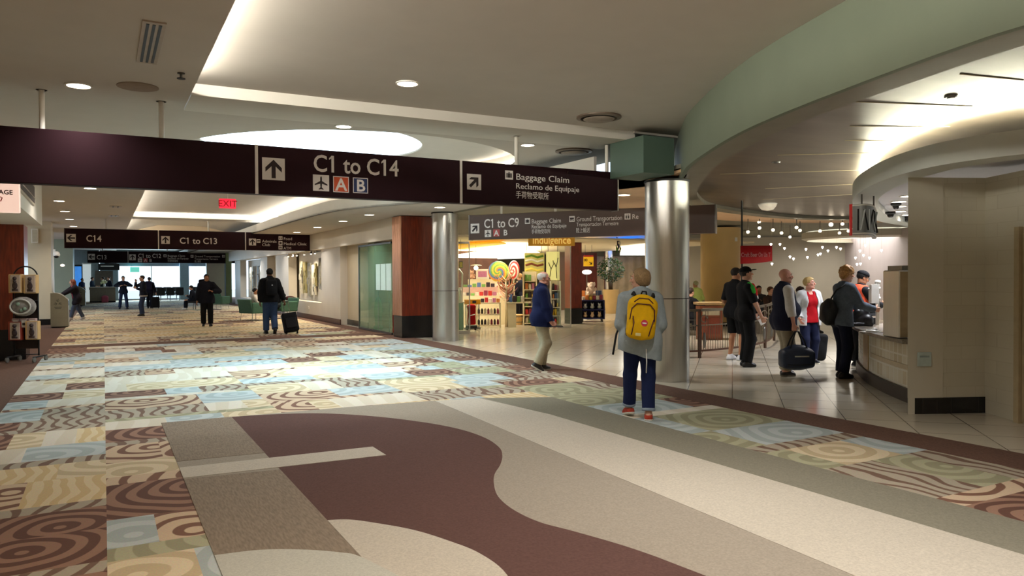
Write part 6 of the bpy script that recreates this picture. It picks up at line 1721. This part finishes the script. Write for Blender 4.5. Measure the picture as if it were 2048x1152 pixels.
for i in range(5, 46, 6):
    p = RP[i]; b = MB().sphere((p[0], p[1] - .02, .34), (.035, .02, .17), 6); b.obj('leaf_ornament', M_STEELD, t, True)
    c = MB().tube([(p[0] + .08 * math.cos(a), p[1] - .02, .76 + .07 * math.sin(a)) for a in np.linspace(0, 5.4, 14)], .010, 6); c.obj('scroll', M_PEW, t, True)

# ---------------------------------------------------------------- the people
def camface(deg):
    """unit heading: 0 = away from the camera position's side, 90 = towards the photo's right, 180 = towards the camera"""
    a = math.radians(28.6 + deg); return (math.sin(a), math.cos(a))
NV2 = .0075
# 1 woman with the yellow backpack
f = Fig(h=1.68, fem=True, lean=2, girth=1.08, head=(66, 0), fL=(-.12, .24, .0, 20, 12), fR=(.09, -.02, .0, -4, 0), hL=(-.17, .27, 1.08), hR=(.20, .22, 1.00), pL=(-.25, -1, -.6), pR=(.30, -1, -.6), dL=(.35, .9, .2), dR=(-.3, .85, .2), curlL=.8, curlR=.8)
wx, wy = (5.208, 6.589)
o = body(f, 'person walking away in grey blue parka and jeans, wearing a yellow backpack', (wx, wy), camface(6), 'fair', .0065); P_BACK = o; F_BACK = f
face_bits(f, o)
pk_ = cloth('parka_greyblue', (152, 164, 170)); dn = cloth('denim_navy', (26, 36, 74))
top(f, o, 'parka', pk_, NV2, infl=.030, hem=-.20, hood=True, collar=.02, wr=.008, flare=.012, armx=.008, tilt=.28)
bottoms(f, o, 'jeans', dn, NV2, infl=.006, to=.93, wr=.004); cuffs(f, o, cloth('denim_pale', (142, 156, 172)), .006, .86, .94)
shoes(f, o, cloth('canvas_red', (168, 62, 44)), .006, mat('sole_white', (226, 222, 210), .6), low=True, label='red canvas slip-on')
hair(f, o, mat('hair_ash', (150, 124, 88), .6, 0, .35, 60, stretch=(3, 3, .6)), .006, 'bob')
MB().tube([tuple(f.P + V3(.05, -.185, -.10)), tuple(f.P + V3(.055, -.20, -.24)), tuple(f.P + V3(.05, -.195, -.36))], .006, 6).obj('drawstring', mat('cord_white', (214, 216, 214), .7), o, True)
# her backpack
F = Field(); F.box((0, 0, 0), (.155, .085, .22), .07); F.ell((0, .0, .12), (.145, .085, .14), None, .04); F.ell((0, -.045, -.06), (.14, .075, .17), None, .04)
F.plane((0, .06, 0), (0, 1, 0))
ymat = cloth('pack_yellow', (228, 178, 16), .06)
bpk = nets_obj('backpack', F.mesh(.006, wr=.003), ymat); tag(bpk, 'mustard yellow backpack with round pink badge on the walking woman', 'backpack')
ca, sa = math.cos(o.rotation_euler.z), math.sin(o.rotation_euler.z)
def on_person(o, p): 
    c, s = math.cos(o.rotation_euler.z), math.sin(o.rotation_euler.z); return (o.location.x + p[0] * c - p[1] * s, o.location.y + p[0] * s + p[1] * c, o.location.z + p[2])
bpk.location = on_person(o, (.0, -.235, 1.14)); bpk.rotation_euler = (-.03, .10, o.rotation_euler.z)
zm = mat('zip_maroon', (84, 30, 30), .5); bk2 = mat('webbing_black', (24, 24, 26), .7)
for pts, nm in (([(-.13, -.10, -.02), (-.12, -.105, .10), (-.07, -.10, .155), (.07, -.10, .155), (.12, -.105, .10), (.13, -.10, -.02)], 'front_zip'), ([(-.10, -.085, .17), (-.05, -.075, .215), (.05, -.075, .215), (.10, -.085, .17)], 'top_zip'), ([(-.10, -.13, -.18), (-.085, -.13, -.05), (-.10, -.12, .02)], 'side_trim'), ([(.08, -.13, -.18), (.10, -.13, -.08), (.12, -.12, .0)], 'side_trim')):
    MB().tube(pts, .006, 6).obj(nm, zm, bpk, True)
for sd in (-1, 1): MB().tube([(sd * .08, .04, .22), (sd * .105, .09, .27), (sd * .13, .20, .22), (sd * .135, .26, .06), (sd * .14, .17, -.12), (sd * .135, .05, -.19)], .017, 8).obj('shoulder_strap', bk2, bpk, True)
MB().tube([(-.03, .02, .25), (-.02, .0, .29), (.02, .0, .29), (.03, .02, .25)], .009, 8).obj('grab_loop', bk2, bpk, True)
bd = MB().lathe([(.036, 0), (.034, .006)], n=24); bd.v = [(x + .025, -.116 - z, y - .045) for x, y, z in bd.v]; bd.obj('round_badge', mat('badge_pink', (206, 60, 84), .4), bpk)
bd = MB().lathe([(.018, 0), (.016, .004)], n=16); bd.v = [(x * 1.4 + .025, -.123 - z, y * .5 - .045) for x, y, z in bd.v]; bd.obj('badge_print', M_SWH, bpk)
MB().box((-.03, -.122, -.17), (.055, .006, .03)).obj('patch', mat('patch_pale', (226, 214, 150), .6), bpk)
st = MB(); st.tube([on_person(o, q) for q in ((-.20, .10, 1.10), (-.26, .06, .95), (-.30, .03, .72))], .012, 8); tag(st.obj('hanging_strap', bk2, None, True), 'black strap hanging at the left side of the backpack woman', 'strap')

# 2 man in the blue jacket
bx, by = (6.491, 10.905)
f = Fig(h=1.68, lean=4, girth=1.16, belly=.5, head=(-4, -4), fL=(-.07, .02, .0, 4, 0), fR=(.08, -.06, .04, 0, 30), hR=(.24, .19, .82), hL=(-.20, .10, .84), pR=(.4, -1, -.1), dR=(-.1, .8, -.6), nR=(-.7, 0, -.5), dL=(0, .3, -1), curlR=.75)
o = body(f, 'person with white hair and red-rimmed glasses walking right in a navy jacket, khaki trousers', (bx, by), camface(90), 'pink', .0065); face_bits(f, o, (150, 140, 132)); P_BLUE = o
top(f, o, 'jacket', cloth('jacket_blue', (15, 24, 62)), NV2, infl=.026, hem=-.16, collar=.055, wr=.005, flare=.01)
bottoms(f, o, 'trousers', cloth('khaki', (176, 166, 140)), NV2, infl=.014, wr=.006)
shoes(f, o, mat('trainer_dark', (44, 40, 40), .5), .006, mat('sole_white', (226, 222, 210)))
hair(f, o, mat('hair_white', (206, 198, 192), .7, 0, .1, 60), .006, 'balding'); specs(f, o, mat('specs_red', (120, 24, 24), .3))
t = thing('phone_wallet', 'black folded wallet phone held by the man in navy jacket', 'phone', on_person(o, (.205, .245, .762)), o.rotation_euler.z); MB().cbox((0, .03, 0), (.085, .19, .02), .006).obj('case', M_DARK, t); MB().box((0, .03, .011), (.07, .16, .003)).obj('screen', M_BLACK, t)

# 3 man with the rolling suitcase
sx_, sy_ = (4.146, 21.923)
f = Fig(h=1.86, lean=3, girth=1.15, fL=(-.09, .12, 0, 6, 0), fR=(.09, -.16, .05, -4, 35), hR=(.36, -.10, .84), pR=(.4, -1, 0), curlR=1.0)
o = body(f, 'person in black jacket, backpack and blue jeans walking away, pulling a suitcase', (sx_, sy_), (.02, 1), 'brown', .010); P_SUIT = o
top(f, o, 'jacket', cloth('jacket_black', (17, 17, 21)), .010, infl=.035, hem=-.10, collar=.05, flare=.01); bottoms(f, o, 'jeans', cloth('denim_mid', (54, 74, 108)), .010, infl=.014); shoes(f, o, mat('trainer_black', (30, 29, 32), .5), .009); hair(f, o, mat('hair_black', (18, 16, 16), .7), .009, 'short')
F = Field(); F.box((0, 0, 0), (.15, .08, .22), .06); F.ell((0, -.03, -.05), (.13, .08, .15), None, .03)
q = nets_obj('backpack', F.mesh(.012), cloth('pack_black', (24, 25, 30))); tag(q, 'black backpack with small reflector worn by the suitcase man', 'backpack'); q.location = on_person(o, (0, -.24, 1.32)); q.rotation_euler = (0, 0, o.rotation_euler.z)
MB().box((0, -.112, .07), (.035, .006, .03)).obj('reflector', mat('reflector', (190, 194, 200), .3), q)
for sd in (-1, 1): MB().tube([(sd * .09, .03, .21), (sd * .11, .10, .26), (sd * .13, .24, .22), (sd * .14, .29, .05)], .016, 8).obj('shoulder_strap', bk2, q, True)
kx, ky = (4.684, 21.580)
t = thing('rolling_suitcase', 'black soft suitcase tilted on its wheels behind the man in jeans', 'suitcase', (kx, ky, 0), -.05)
F = Field(); F.box((0, 0, .34), (.20, .13, .27), .035); Rm = Matrix.Rotation(-.30, 4, 'X') @ Matrix.Rotation(-.13, 4, 'Y')
qq = nets_obj('case', F.mesh(.012), cloth('case_black', (20, 20, 22)), t); qq.data.transform(Rm)
pc = MB(); pc.cbox((0, -.145, .30), (.30, .04, .30), .015); pc.xform(Rm); pc.obj('front_pocket', cloth('case_black2', (27, 27, 30)), t)
for sd in (-1, 1):
    w = MB().cyl((sd * .15 - .02, .09, .045), (sd * .15 + .02, .09, .045), .045, n=16); w.obj('wheel', M_DARK, t)
    h_ = MB(); h_.tube([(sd * .07, .11, .60), (sd * .07, .11, .98)], .009, 8); h_.xform(Rm); h_.obj('handle_tube', M_STEELD, t)
h_ = MB(); h_.cbox((0, .11, .985), (.18, .03, .03), .008); h_.xform(Rm); h_.obj('grip', M_DARK, t)

# 4 man in black walking towards the camera
dx, dy = (2.981, 26.468)
f = Fig(h=1.72, lean=2, girth=1.12, head=(0, 0), fL=(-.11, .10, 0, 10, -8), fR=(.10, -.12, .02, -8, 22), hL=(-.16, .20, 1.18), pL=(-1, -.3, -.5), dL=(.8, .3, .4), curlL=.9, hR=(.30, .03, .84))
o = body(f, 'person walking towards the camera in dark puffy jacket, hand at shoulder strap', (dx, dy), (-.08, -1), 'tan', .010); face_bits(f, o)
top(f, o, 'puffer_jacket', cloth('puffer_navy', (18, 20, 32)), .010, infl=.045, hem=-.16, collar=.06, wr=.009)
bottoms(f, o, 'trousers', cloth('trouser_black', (15, 15, 18)), .010, infl=.016); shoes(f, o, mat('trainer_black', (30, 29, 32), .5), .009); hair(f, o, mat('hair_black', (18, 16, 16), .7), .009, 'short')
F = Field(); F.box((0, 0, 0), (.16, .09, .25), .06); q = nets_obj('backpack', F.mesh(.014), cloth('pack_black', (24, 25, 30))); tag(q, 'dark backpack showing behind the shoulder of the man in puffy jacket', 'backpack'); q.location = on_person(o, (.05, -.27, 1.32)); q.rotation_euler = (0, .15, o.rotation_euler.z)

# 5-7 the three men near the far end
x, y = (0.908, 44.087)
f, o = simple_person('person facing the camera far off in dark jacket, both hands raised to chest', (x, y), (.05, -1), 1.72, (26, 32, 48), (36, 48, 76), (60, 50, 44), 'fair', .015, fL=(-.17, .05, 0, 12, 0), fR=(.17, -.05, 0, -12, 0), hL=(-.14, .27, 1.24), hR=(.16, .27, 1.22), pL=(-1, 0, -.3), pR=(1, 0, -.3), dL=(.7, .4, .4), dR=(-.7, .4, .4))
x, y = (1.478, 35.370)
f, o = simple_person('person in profile with phone held at face, dark jacket with pale hem', (x, y), (-1, -.15), 1.72, (30, 30, 44), (44, 54, 78), (70, 56, 48), 'fair', .013, toplen=-.06, hR=(.10, .26, 1.48), dR=(-.2, .2, 1), hL=(-.12, .30, 1.20), dL=(.3, .8, .4), pR=(.6, .2, -1), fL=(-.08, .04, 0, 6, 0), fR=(.08, .06, 0, -6, 0))
top(f, o, 'shirt_hem', cloth('hem_white', (206, 200, 196)), .012, infl=.016, hem=-.10, sleeve='none')
x, y = (2.126, 43.955)
f, o = simple_person('person with backpack walking away with small case, beyond the phone man', (x, y), (.2, 1), 1.66, (24, 22, 38), (20, 22, 32), (30, 26, 26), 'tan', .016, fL=(-.09, .14, 0, 4, 0), fR=(.09, -.14, .04, 0, 30), hR=(.34, -.05, .86))
F = Field(); F.box((0, 0, 0), (.16, .09, .23), .06); q = nets_obj('backpack', F.mesh(.018), cloth('pack_violet', (34, 28, 52))); tag(q, 'dark violet backpack on the person walking away beyond phone man', 'backpack'); q.location = on_person(o, (0, -.24, 1.22)); q.rotation_euler = (0, 0, o.rotation_euler.z)
kx, ky = (2.402, 43.757)
t = thing('rolling_suitcase', 'small black upright suitcase far off, right of the violet backpack', 'suitcase', (kx, ky, 0))
F = Field(); F.box((0, 0, .33), (.20, .12, .28), .04); nets_obj('case', F.mesh(.018), cloth('case_black', (20, 20, 22)), t)
for sd in (-1, 1): MB().cyl((sd * .14 - .02, -.05, .04), (sd * .14 + .02, -.05, .04), .04, n=12).obj('wheel', M_DARK, t)
MB().tube([(-.07, .06, .58), (-.07, .06, .92), (.07, .06, .92), (.07, .06, .58)], .010, 6).obj('handle', M_STEELD, t)

# 8 woman leaning to the bin
x, y = (-1.015, 33.552)
f, o = simple_person('person with long red hair leaning left towards bin, dark cardigan, pink top', (x, y), (-1, -.25), 1.60, (190, 70, 96), (70, 76, 92), None, 'fair', .013, toplen=-.10, topname='blouse', fem=True, lean=14, hip=(0, -.12, -.01), fL=(-.08, .15, 0, 6, 0), fR=(.08, -.36, .02, -4, 22), hL=(-.16, .52, 1.04), hR=(.14, .50, 1.02), dL=(0, 1, -.1), dR=(0, 1, -.1), shoec=(200, 190, 186))
top(f, o, 'cardigan', cloth('cardigan_dark', (28, 22, 28)), .012, infl=.040, hem=-.26, open_=(.06, .10))
hair(f, o, mat('hair_auburn', (112, 50, 26), .6, 0, .25, 60), .010, 'long')

# 9 people at the far counter
for (px, py), lab, tc, fc, hh, kw in (((166, 604), 'person in blue coat seated-high before the blue screen far left', (24, 40, 80), (.8, -.6), 1.62, {}), ((183, 604), 'person in dark blue behind the far counter, facing the flowers', (30, 46, 66), (1, -.1), 1.70, {}), ((207, 604), 'person in dark green at the far counter right of the flowers', (22, 40, 40), (-1, .2), 1.70, {}), ((219, 604), 'person in long navy coat at the right end of the far counter', (20, 22, 40), (-.9, -.5), 1.72, {'toplen': -.45})):
    q = {166: (-1.234, 56.068), 183: (-0.698, 58.730), 207: (-0.007, 58.077), 219: (0.359, 59.058)}[px]
    simple_person(lab, q, fc, hh, tc, (24, 28, 40), (50, 36, 30), 'fair', .02, hR=(.18, .26, 1.1), **kw)
q = (0.080, 56.800)
F = Field(); F.box((0, 0, .22), (.2, .13, .21), .06); F.ell((0, 0, .40), (.17, .11, .08), None, .03)
o2 = nets_obj('pink_bag', F.mesh(.025), cloth('bag_pink', (196, 100, 120))); tag(o2, 'pink bag standing on the floor by the far counter', 'bag'); o2.location = (q[0], q[1] - .3, 0)

# 10 seated travellers by the lounge chairs
SIT = dict(hip=(0, 0, -.46), fL=(-.12, .44, 0, 4, 0), fR=(.12, .46, 0, -4, 0), kneeL=(0, .5, 1), kneeR=(0, .5, 1))
f, o = simple_person('person with short dark hair in white shirt, seated in the green lounge chair', (4.95, 29.2), (.95, -.25), 1.64, (214, 206, 196), (40, 40, 48), (26, 20, 20), 'tan', .013, topname='shirt', toplen=-.04, hL=(-.16, .36, .78), hR=(.16, .36, .78), **SIT)
o.location.z = .0
f, o = simple_person('person in dark clothes seated behind the suitcase man, facing the wall', (6.1, 30.0), (-.9, -.4), 1.70, (40, 44, 44), (20, 20, 24), (40, 32, 28), 'fair', .014, toplen=-.04, hL=(-.16, .36, .78), hR=(.16, .36, .78), **SIT)
t = thing('beam_seat', 'low black seat carrying the crouched traveller beyond the man in black', 'seat', (4.050, 41.128) + (0,), 1.2)
MB().cbox((0, 0, .38), (.55, .5, .08), .02).obj('seat', M_DARK, t); MB().cbox((0, -.26, .62), (.55, .06, .46), .02).obj('backrest', M_DARK, t)
for d in (-.2, .2): MB().cyl((d, 0, 0), (d, 0, .36), .02, n=8).obj('leg', M_STEELD, t)
q = (4.050, 41.128)
f, o = simple_person('person in dark clothes and white trainers seated low beyond the man in black', q, (-.93, .36), 1.68, (24, 28, 40), (26, 30, 44), (40, 32, 28), 'fair', .015, shoec=(226, 226, 226), toplen=-.02, hL=(-.14, .34, .72), hR=(.14, .34, .72), lean=14, **{k: v for k, v in SIT.items()})

# 11 the clerk inside the candy shop
q = (12.696, 22.668, 0.082)
f, o = simple_person('person with fair hair and dark uniform standing inside the candy shop', (q[0], q[1]), camface(-60), 1.70, (22, 24, 40), (20, 20, 26), (176, 136, 84), 'fair', .013, hR=(.2, .22, 1.0), hL=(-.2, .2, .95))

# 12 the queue at the food counter
# man in shorts
q = (10.437, 10.367)
f = Fig(h=1.74, lean=1, girth=1.05, head=(-12, -4), fL=(-.11, -.02, 0, 8, 0), fR=(.11, .03, 0, -10, 0), hL=(-.24, .16, .92), hR=(.24, .14, .90), dL=(.3, .6, -.5), dR=(-.3, .6, -.5))
o = body(f, 'person in black polo and black shorts with white trainers, leftmost in queue', q, camface(62), 'tan', .0075); face_bits(f, o, (30, 24, 20))
top(f, o, 'polo_shirt', cloth('polo_black', (16, 16, 20)), .008, infl=.022, sleeve='short', cuff=.92, hem=-.14, collar=.035); bottoms(f, o, 'shorts', cloth('shorts_black', (14, 14, 17)), .008, infl=.012, short=.94)
WS = mat('trainer_white', (226, 226, 230), .5); shoes(f, o, WS, .006, mat('sole_grey', (190, 194, 200)), label='white trainer with black swoosh-like stripe'.replace(' swoosh-like', ''))
hair(f, o, mat('hair_dark', (34, 26, 22), .7, 0, .2, 60), .006, 'short', thick=.006)
for sd in (-1, 1):
    c = f.ank[sd] + f.fn[sd] * -.035 + V3(sd * .048, .03, 0); MB().tube([tuple(c + V3(0, -.03, .012)), tuple(c + V3(sd * .004, .02, -.008)), tuple(c + V3(sd * .002, .07, .02))], [.004, .008, .003], 6).obj('shoe_stripe', M_DARK, o, True)
# man in the cap
q = (9.848, 9.534)
f = Fig(h=1.74, lean=-1, girth=1.0, head=(-6, 8), fL=(-.10, .02, 0, 8, 0), fR=(.10, -.02, 0, -6, 0), hR=(.26, .20, .84), hL=(-.20, .26, .86), pR=(.4, -1, 0), dR=(-.05, .5, -.8), dL=(.2, .7, -.6), curlR=.9, curlL=.8)
o = body(f, 'person in black cap and black uniform polo with green red shoulder, in queue', q, camface(84), 'fair', .0065); face_bits(f, o, (40, 28, 22)); P_CAP = o
top(f, o, 'polo_shirt', cloth('uniform_black', (15, 14, 17)), .0075, infl=.020, sleeve='short', cuff=.95, hem=-.12, collar=.03)
bottoms(f, o, 'trousers', cloth('trouser_jet', (12, 12, 14)), .0075, infl=.02, wr=.006); shoes(f, o, mat('shoe_black', (16, 15, 16), .4), .006); hair(f, o, mat('hair_dark', (34, 26, 22), .7, 0, .2, 60), .006, 'short', thick=.008); ball_cap(f, o, cloth('cap_black', (15, 14, 17)), .006, bill_up=.02)
for pts, c, nm in (([(-.0, .0, 0), (.05, .03, -.05), (.06, .05, -.12)], (60, 170, 60), 'green_panel'), ([(-.04, .075, -.02), (-.01, .10, -.10), (.02, .105, -.17)], (196, 40, 36), 'red_panel'), ([(-.06, .10, -.12), (-.02, .12, -.19), (.02, .115, -.23)], (222, 220, 214), 'white_panel')):
    b = f.sh[1] + V3(.005, .0, .048)
    F = Field()
    for a_, b_ in zip(pts, pts[1:]): F.cap(b + V3(*a_), b + V3(*b_), .042, .042, .01)
    nets_obj(nm, F.mesh(.007), cloth('uniform_' + nm, c), o)
t = thing('white_paper', 'folded white paper held low by the man in the black cap', 'paper', on_person(o, (-.16, .36, .80)), o.rotation_euler.z); MB().box((0, 0, 0), (.012, .10, .17), M=Matrix.Rotation(.5, 3, 'X')).obj('sheet', M_WHITE, t); MB().box((.006, .02, .02), (.004, .08, .14), M=Matrix.Rotation(.7, 3, 'X')).obj('fold', M_SWH, t)
# man in the navy vest with the duffel bag
q = (9.476, 8.371)
f = Fig(h=1.70, lean=1, girth=1.22, belly=.8, head=(-4, 2), fL=(-.10, .06, 0, 8, 0), fR=(.10, -.01, 0, -4, 0), hR=(.27, .06, .84), hL=(-.25, .10, .86), pR=(.5, -1, -.1), curlR=1.0, dR=(0, .12, -1))
o = body(f, 'person with bald head, navy vest over white shirt, holding a duffel bag', q, camface(88), 'pink', .0065); face_bits(f, o, (150, 130, 116), moustache=(150, 120, 100)); P_VEST = o
top(f, o, 'shirt', cloth('shirt_white', (214, 210, 206)), .0075, infl=.016, hem=-.06, collar=.03, cuff=.52, armx=.014, wr=.006)
top(f, o, 'vest', cloth('vest_navy', (20, 22, 42)), .0075, infl=.036, hem=-.20, collar=.045, sleeve='none', flare=-.01)
bottoms(f, o, 'trousers', cloth('khaki_grey', (150, 138, 116)), .0075, infl=.018, wr=.006); shoes(f, o, mat('loafer_dark', (40, 34, 32), .4), .006, mat('sole_tan', (120, 110, 96)), low=True)
q = on_person(o, (.30, .085, .27))
F = Field(); F.ell((0, 0, .12), (.15, .27, .20), None, .02); F.box((0, 0, .10), (.14, .25, .14), .06, None, .05)
dfl = nets_obj('duffel_bag', F.mesh(.008, wr=.004), mat('duffel_navy', (24, 36, 60), .45, 0, .1, 30)); tag(dfl, 'navy duffel bag with silver zip held by the man in vest', 'bag'); dfl.location = (q[0], q[1], .20); dfl.rotation_euler = (0, 0, o.rotation_euler.z)
for sd in (-1, 1): MB().tube([(sd * .07, -.13, .25), (sd * .05, -.08, .40), (sd * .015, -.02, .52), (sd * .015, .03, .52), (sd * .05, .09, .40), (sd * .07, .14, .25)], .011, 8).obj('handle', bk2, dfl, True)
MB().box((.158, .02, .15), (.008, .22, .02)).obj('zip_panel', mat('zip_silver', (206, 204, 190), .3, .6), dfl); MB().tube([(.15, -.2, .02), (.165, 0, .02), (.15, .2, .02)], .006, 6).obj('seam', bk2, dfl, True)
# woman in red
q = (11.142, 9.277)
f = Fig(h=1.55, lean=1, fem=True, girth=1.12, head=(44, 6), fL=(-.10, .0, 0, 14, 0), fR=(.11, .06, 0, -16, 0), hL=(-.25, .14, .94), hR=(.26, .12, .92))
o = body(f, 'person with short blonde hair, red top under white open jacket, navy trousers', q, camface(172), 'pink', .0075); face_bits(f, o, (150, 120, 90))
top(f, o, 'red_top', cloth('top_red', (178, 16, 28)), .008, infl=.016, hem=-.10, sleeve='none', vneck=.05); top(f, o, 'white_jacket', cloth('jacket_white', (206, 208, 208)), .008, infl=.032, hem=-.16, open_=(.09, .14), collar=.01); bottoms(f, o, 'trousers', cloth('trouser_navy', (24, 30, 58)), .008, infl=.012); shoes(f, o, mat('shoe_navy', (24, 24, 34), .5), .006, mat('sole_white', (226, 222, 210))); hair(f, o, mat('hair_blonde', (190, 160, 104), .6, 0, .25, 60, stretch=(3, 3, .6)), .006, 'short', thick=.020)
# woman in grey sweater at the counter
q = (10.013, 7.710)
f = Fig(h=1.74, lean=8, fem=True, girth=1.0, head=(-6, -8), fL=(-.08, .03, 0, 4, 0), fR=(.09, -.04, 0, -4, 0), hR=(.17, .44, 1.07), hL=(-.16, .46, 1.07), pR=(.25, -.8, -1), pL=(-.25, -.8, -1), dR=(-.2, 1, -.1), dL=(.2, 1, -.1), hip=(0, -.02, 0))
o = body(f, 'person with wavy blonde hair, grey blue sweater, dark jeans, leaning to counter', q, camface(80), 'fair', .0065); face_bits(f, o, (120, 90, 60)); P_GREY = o
top(f, o, 'sweater', cloth('sweater_greyblue', (84, 94, 106), .15), .0075, infl=.024, hem=-.13, wr=.007, flare=-.012, cuff=.95); bottoms(f, o, 'jeans', cloth('denim_dark', (18, 22, 40)), .0075, infl=.010); shoes(f, o, mat('boot_black', (18, 17, 18), .4), .006); hair(f, o, mat('hair_wavy', (168, 122, 66), .55, 0, .35, 40), .006, 'curly')
F = Field(); F.ell((0, 0, 0), (.10, .17, .21), None, .02); F.box((0, 0, -.04), (.09, .15, .15), .05, None, .04)
q = nets_obj('shoulder_bag', F.mesh(.008, wr=.004), mat('bag_black', (16, 16, 18), .5, 0, .1, 20)); tag(q, 'black backpack-like bag slung behind the grey sweater woman', 'bag'); q.location = on_person(o, (-.04, -.20, 1.03)); q.rotation_euler = (.3, 0, o.rotation_euler.z + 1.4)
MB().tube([(0, .0, .19), (.08, .02, .34), (.20, .0, .44)], .012, 8).obj('strap', bk2, q, True); MB().box((-.02, .10, -.06), (.05, .008, .02)).obj('buckle', M_CHROME, q)
# worker in orange vest
q = (11.385, 8.439)
f = Fig(h=1.66, lean=5, head=(-6, -18), fL=(-.10, 0, 0, 8, 0), fR=(.10, .03, 0, -6, 0), hR=(.13, .40, 1.12), hL=(-.13, .42, 1.10), pR=(.8, -.4, -.6), pL=(-.8, -.4, -.6), dR=(-.3, .8, .5), dL=(.3, .8, .4), curlR=.8, curlL=.8)
o = body(f, 'person in black cap, dark glasses and orange vest busy at the counter', q, camface(86), 'tan', .0075); face_bits(f, o, (24, 20, 18))
top(f, o, 'dark_shirt', cloth('shirt_dark', (20, 20, 24)), .008, infl=.020, hem=-.10, collar=.04, cuff=.62); top(f, o, 'safety_vest', cloth('vest_orange', (236, 92, 60)), .008, infl=.034, hem=-.02, sleeve='none', open_=(.02, .03)); bottoms(f, o, 'trousers', cloth('trouser_jet', (12, 12, 14)), .008, infl=.02); shoes(f, o, mat('shoe_black', (16, 15, 16), .4), .006, mat('sole_white', (226, 222, 210))); hair(f, o, mat('hair_black', (18, 16, 16), .7), .006, 'short'); specs(f, o, M_DARK)
F = Field(); F.ell(f.hp(0, -.012, .06), (.088, .108, .075), f.headR, .01); F.plane(f.hp(0, 0, .05), f.headR @ V3(0, -.1, -1)); nets_obj('cap', F.mesh(.006), cloth('cap_black', (15, 14, 17)), o)
# dark backpack on the floor behind the woman in red
q = (11.621, 9.452)
F = Field(); F.box((0, 0, .26), (.17, .12, .25), .07); F.ell((0, -.05, .20), (.15, .10, .17), None, .04)
b_ = nets_obj('floor_backpack', F.mesh(.010, wr=.004), cloth('pack_jet', (16, 16, 19))); tag(b_, 'black backpack standing on the tiles right of the red woman', 'bag'); b_.location = (q[0] + .05, q[1] + .12, 0); b_.rotation_euler = (0, .12, -.5)
MB().tube([(-.03, 0, .50), (0, 0, .55), (.03, 0, .50)], .01, 6).obj('loop', bk2, b_, True)
# 13 people seated farther back in the food hall
HALL = [((15.245, 14.903, 0.377), 'person in pinkish top at hall table just right of the cap man', (120, 60, 50), (60, 40, 34), 'tan', 'short', 90), ((16.344, 15.669, 0.304), 'person in black with short black hair, middle of the seated hall group', (18, 18, 22), (20, 18, 18), 'tan', 'short', 20), ((17.800, 16.696, 0.206), 'person in grey and white at the hall table, facing the camera', (60, 58, 58), (30, 24, 22), 'tan', 'short', 180), ((16.539, 15.107, 0.325), 'person in brown with brown hair at the hall table by the vest', (56, 40, 32), (84, 56, 36), 'fair', 'short', 150), ((16.783, 14.291, 0.357), 'person with dark curly hair between the vest man and red woman', (26, 20, 22), (44, 28, 26), 'tan', 'curly', 100), ((13.727, 15.275, 0.409), 'person in black seated behind the recycling bin by steel column', (20, 20, 24), (50, 36, 30), 'fair', 'short', 60)]
for p, lab, tc, hc, sk_, hs, dg in HALL:
    f, o = simple_person(lab, (p[0], p[1]), camface(dg), 1.72, tc, (26, 26, 34), hc, sk_, .014, hs, toplen=-.03, topname='shirt', hL=(-.16, .38, .80), hR=(.16, .38, .80), **SIT)
    c = thing('dining_chair', 'black dining chair under %s' % lab[7:].split(',')[0], 'chair', (p[0], p[1], 0), o.rotation_euler.z)
    MB().cbox((0, -.02, .425), (.44, .44, .05), .015).obj('seat', M_DARK, c); MB().cbox((0, -.27, .66), (.42, .03, .34), .012).obj('backrest', M_DARK, c)
    for a_ in (-.19, .19):
        for b2 in (-.22, .17): MB().tube([(a_, b2, .40), (a_ * 1.1, b2 * 1.15, 0)], .013, 6).obj('leg', M_STEELD, c)
q = (15.142, 16.553, 0.300)
f, o = simple_person('person in yellow-green shirt beside the tan column in the hall', (q[0], q[1]), camface(-30), 1.44, (196, 214, 120), (60, 60, 66), (170, 170, 130), 'tan', .014, hR=(.2, .2, 1.0))
for (p, lab) in (((17.096, 16.055, 0.261), 'square dark dining table before the seated hall group'), ((16.684, 14.686, 0.341), 'square dark dining table behind the man in vest')):
    t = thing('dining_table', lab, 'table', (p[0], p[1], 0), -.5)
    MB().cbox((0, 0, .73), (.7, .6, .035), .008).obj('top', mat('table_dark', (60, 40, 32), .35), t); MB().cyl((0, 0, .03), (0, 0, .71), .04).obj('pedestal', M_DARK, t); MB().lathe([(.26, 0), (.22, .03)], n=24).obj('foot', M_DARK, t, 40)
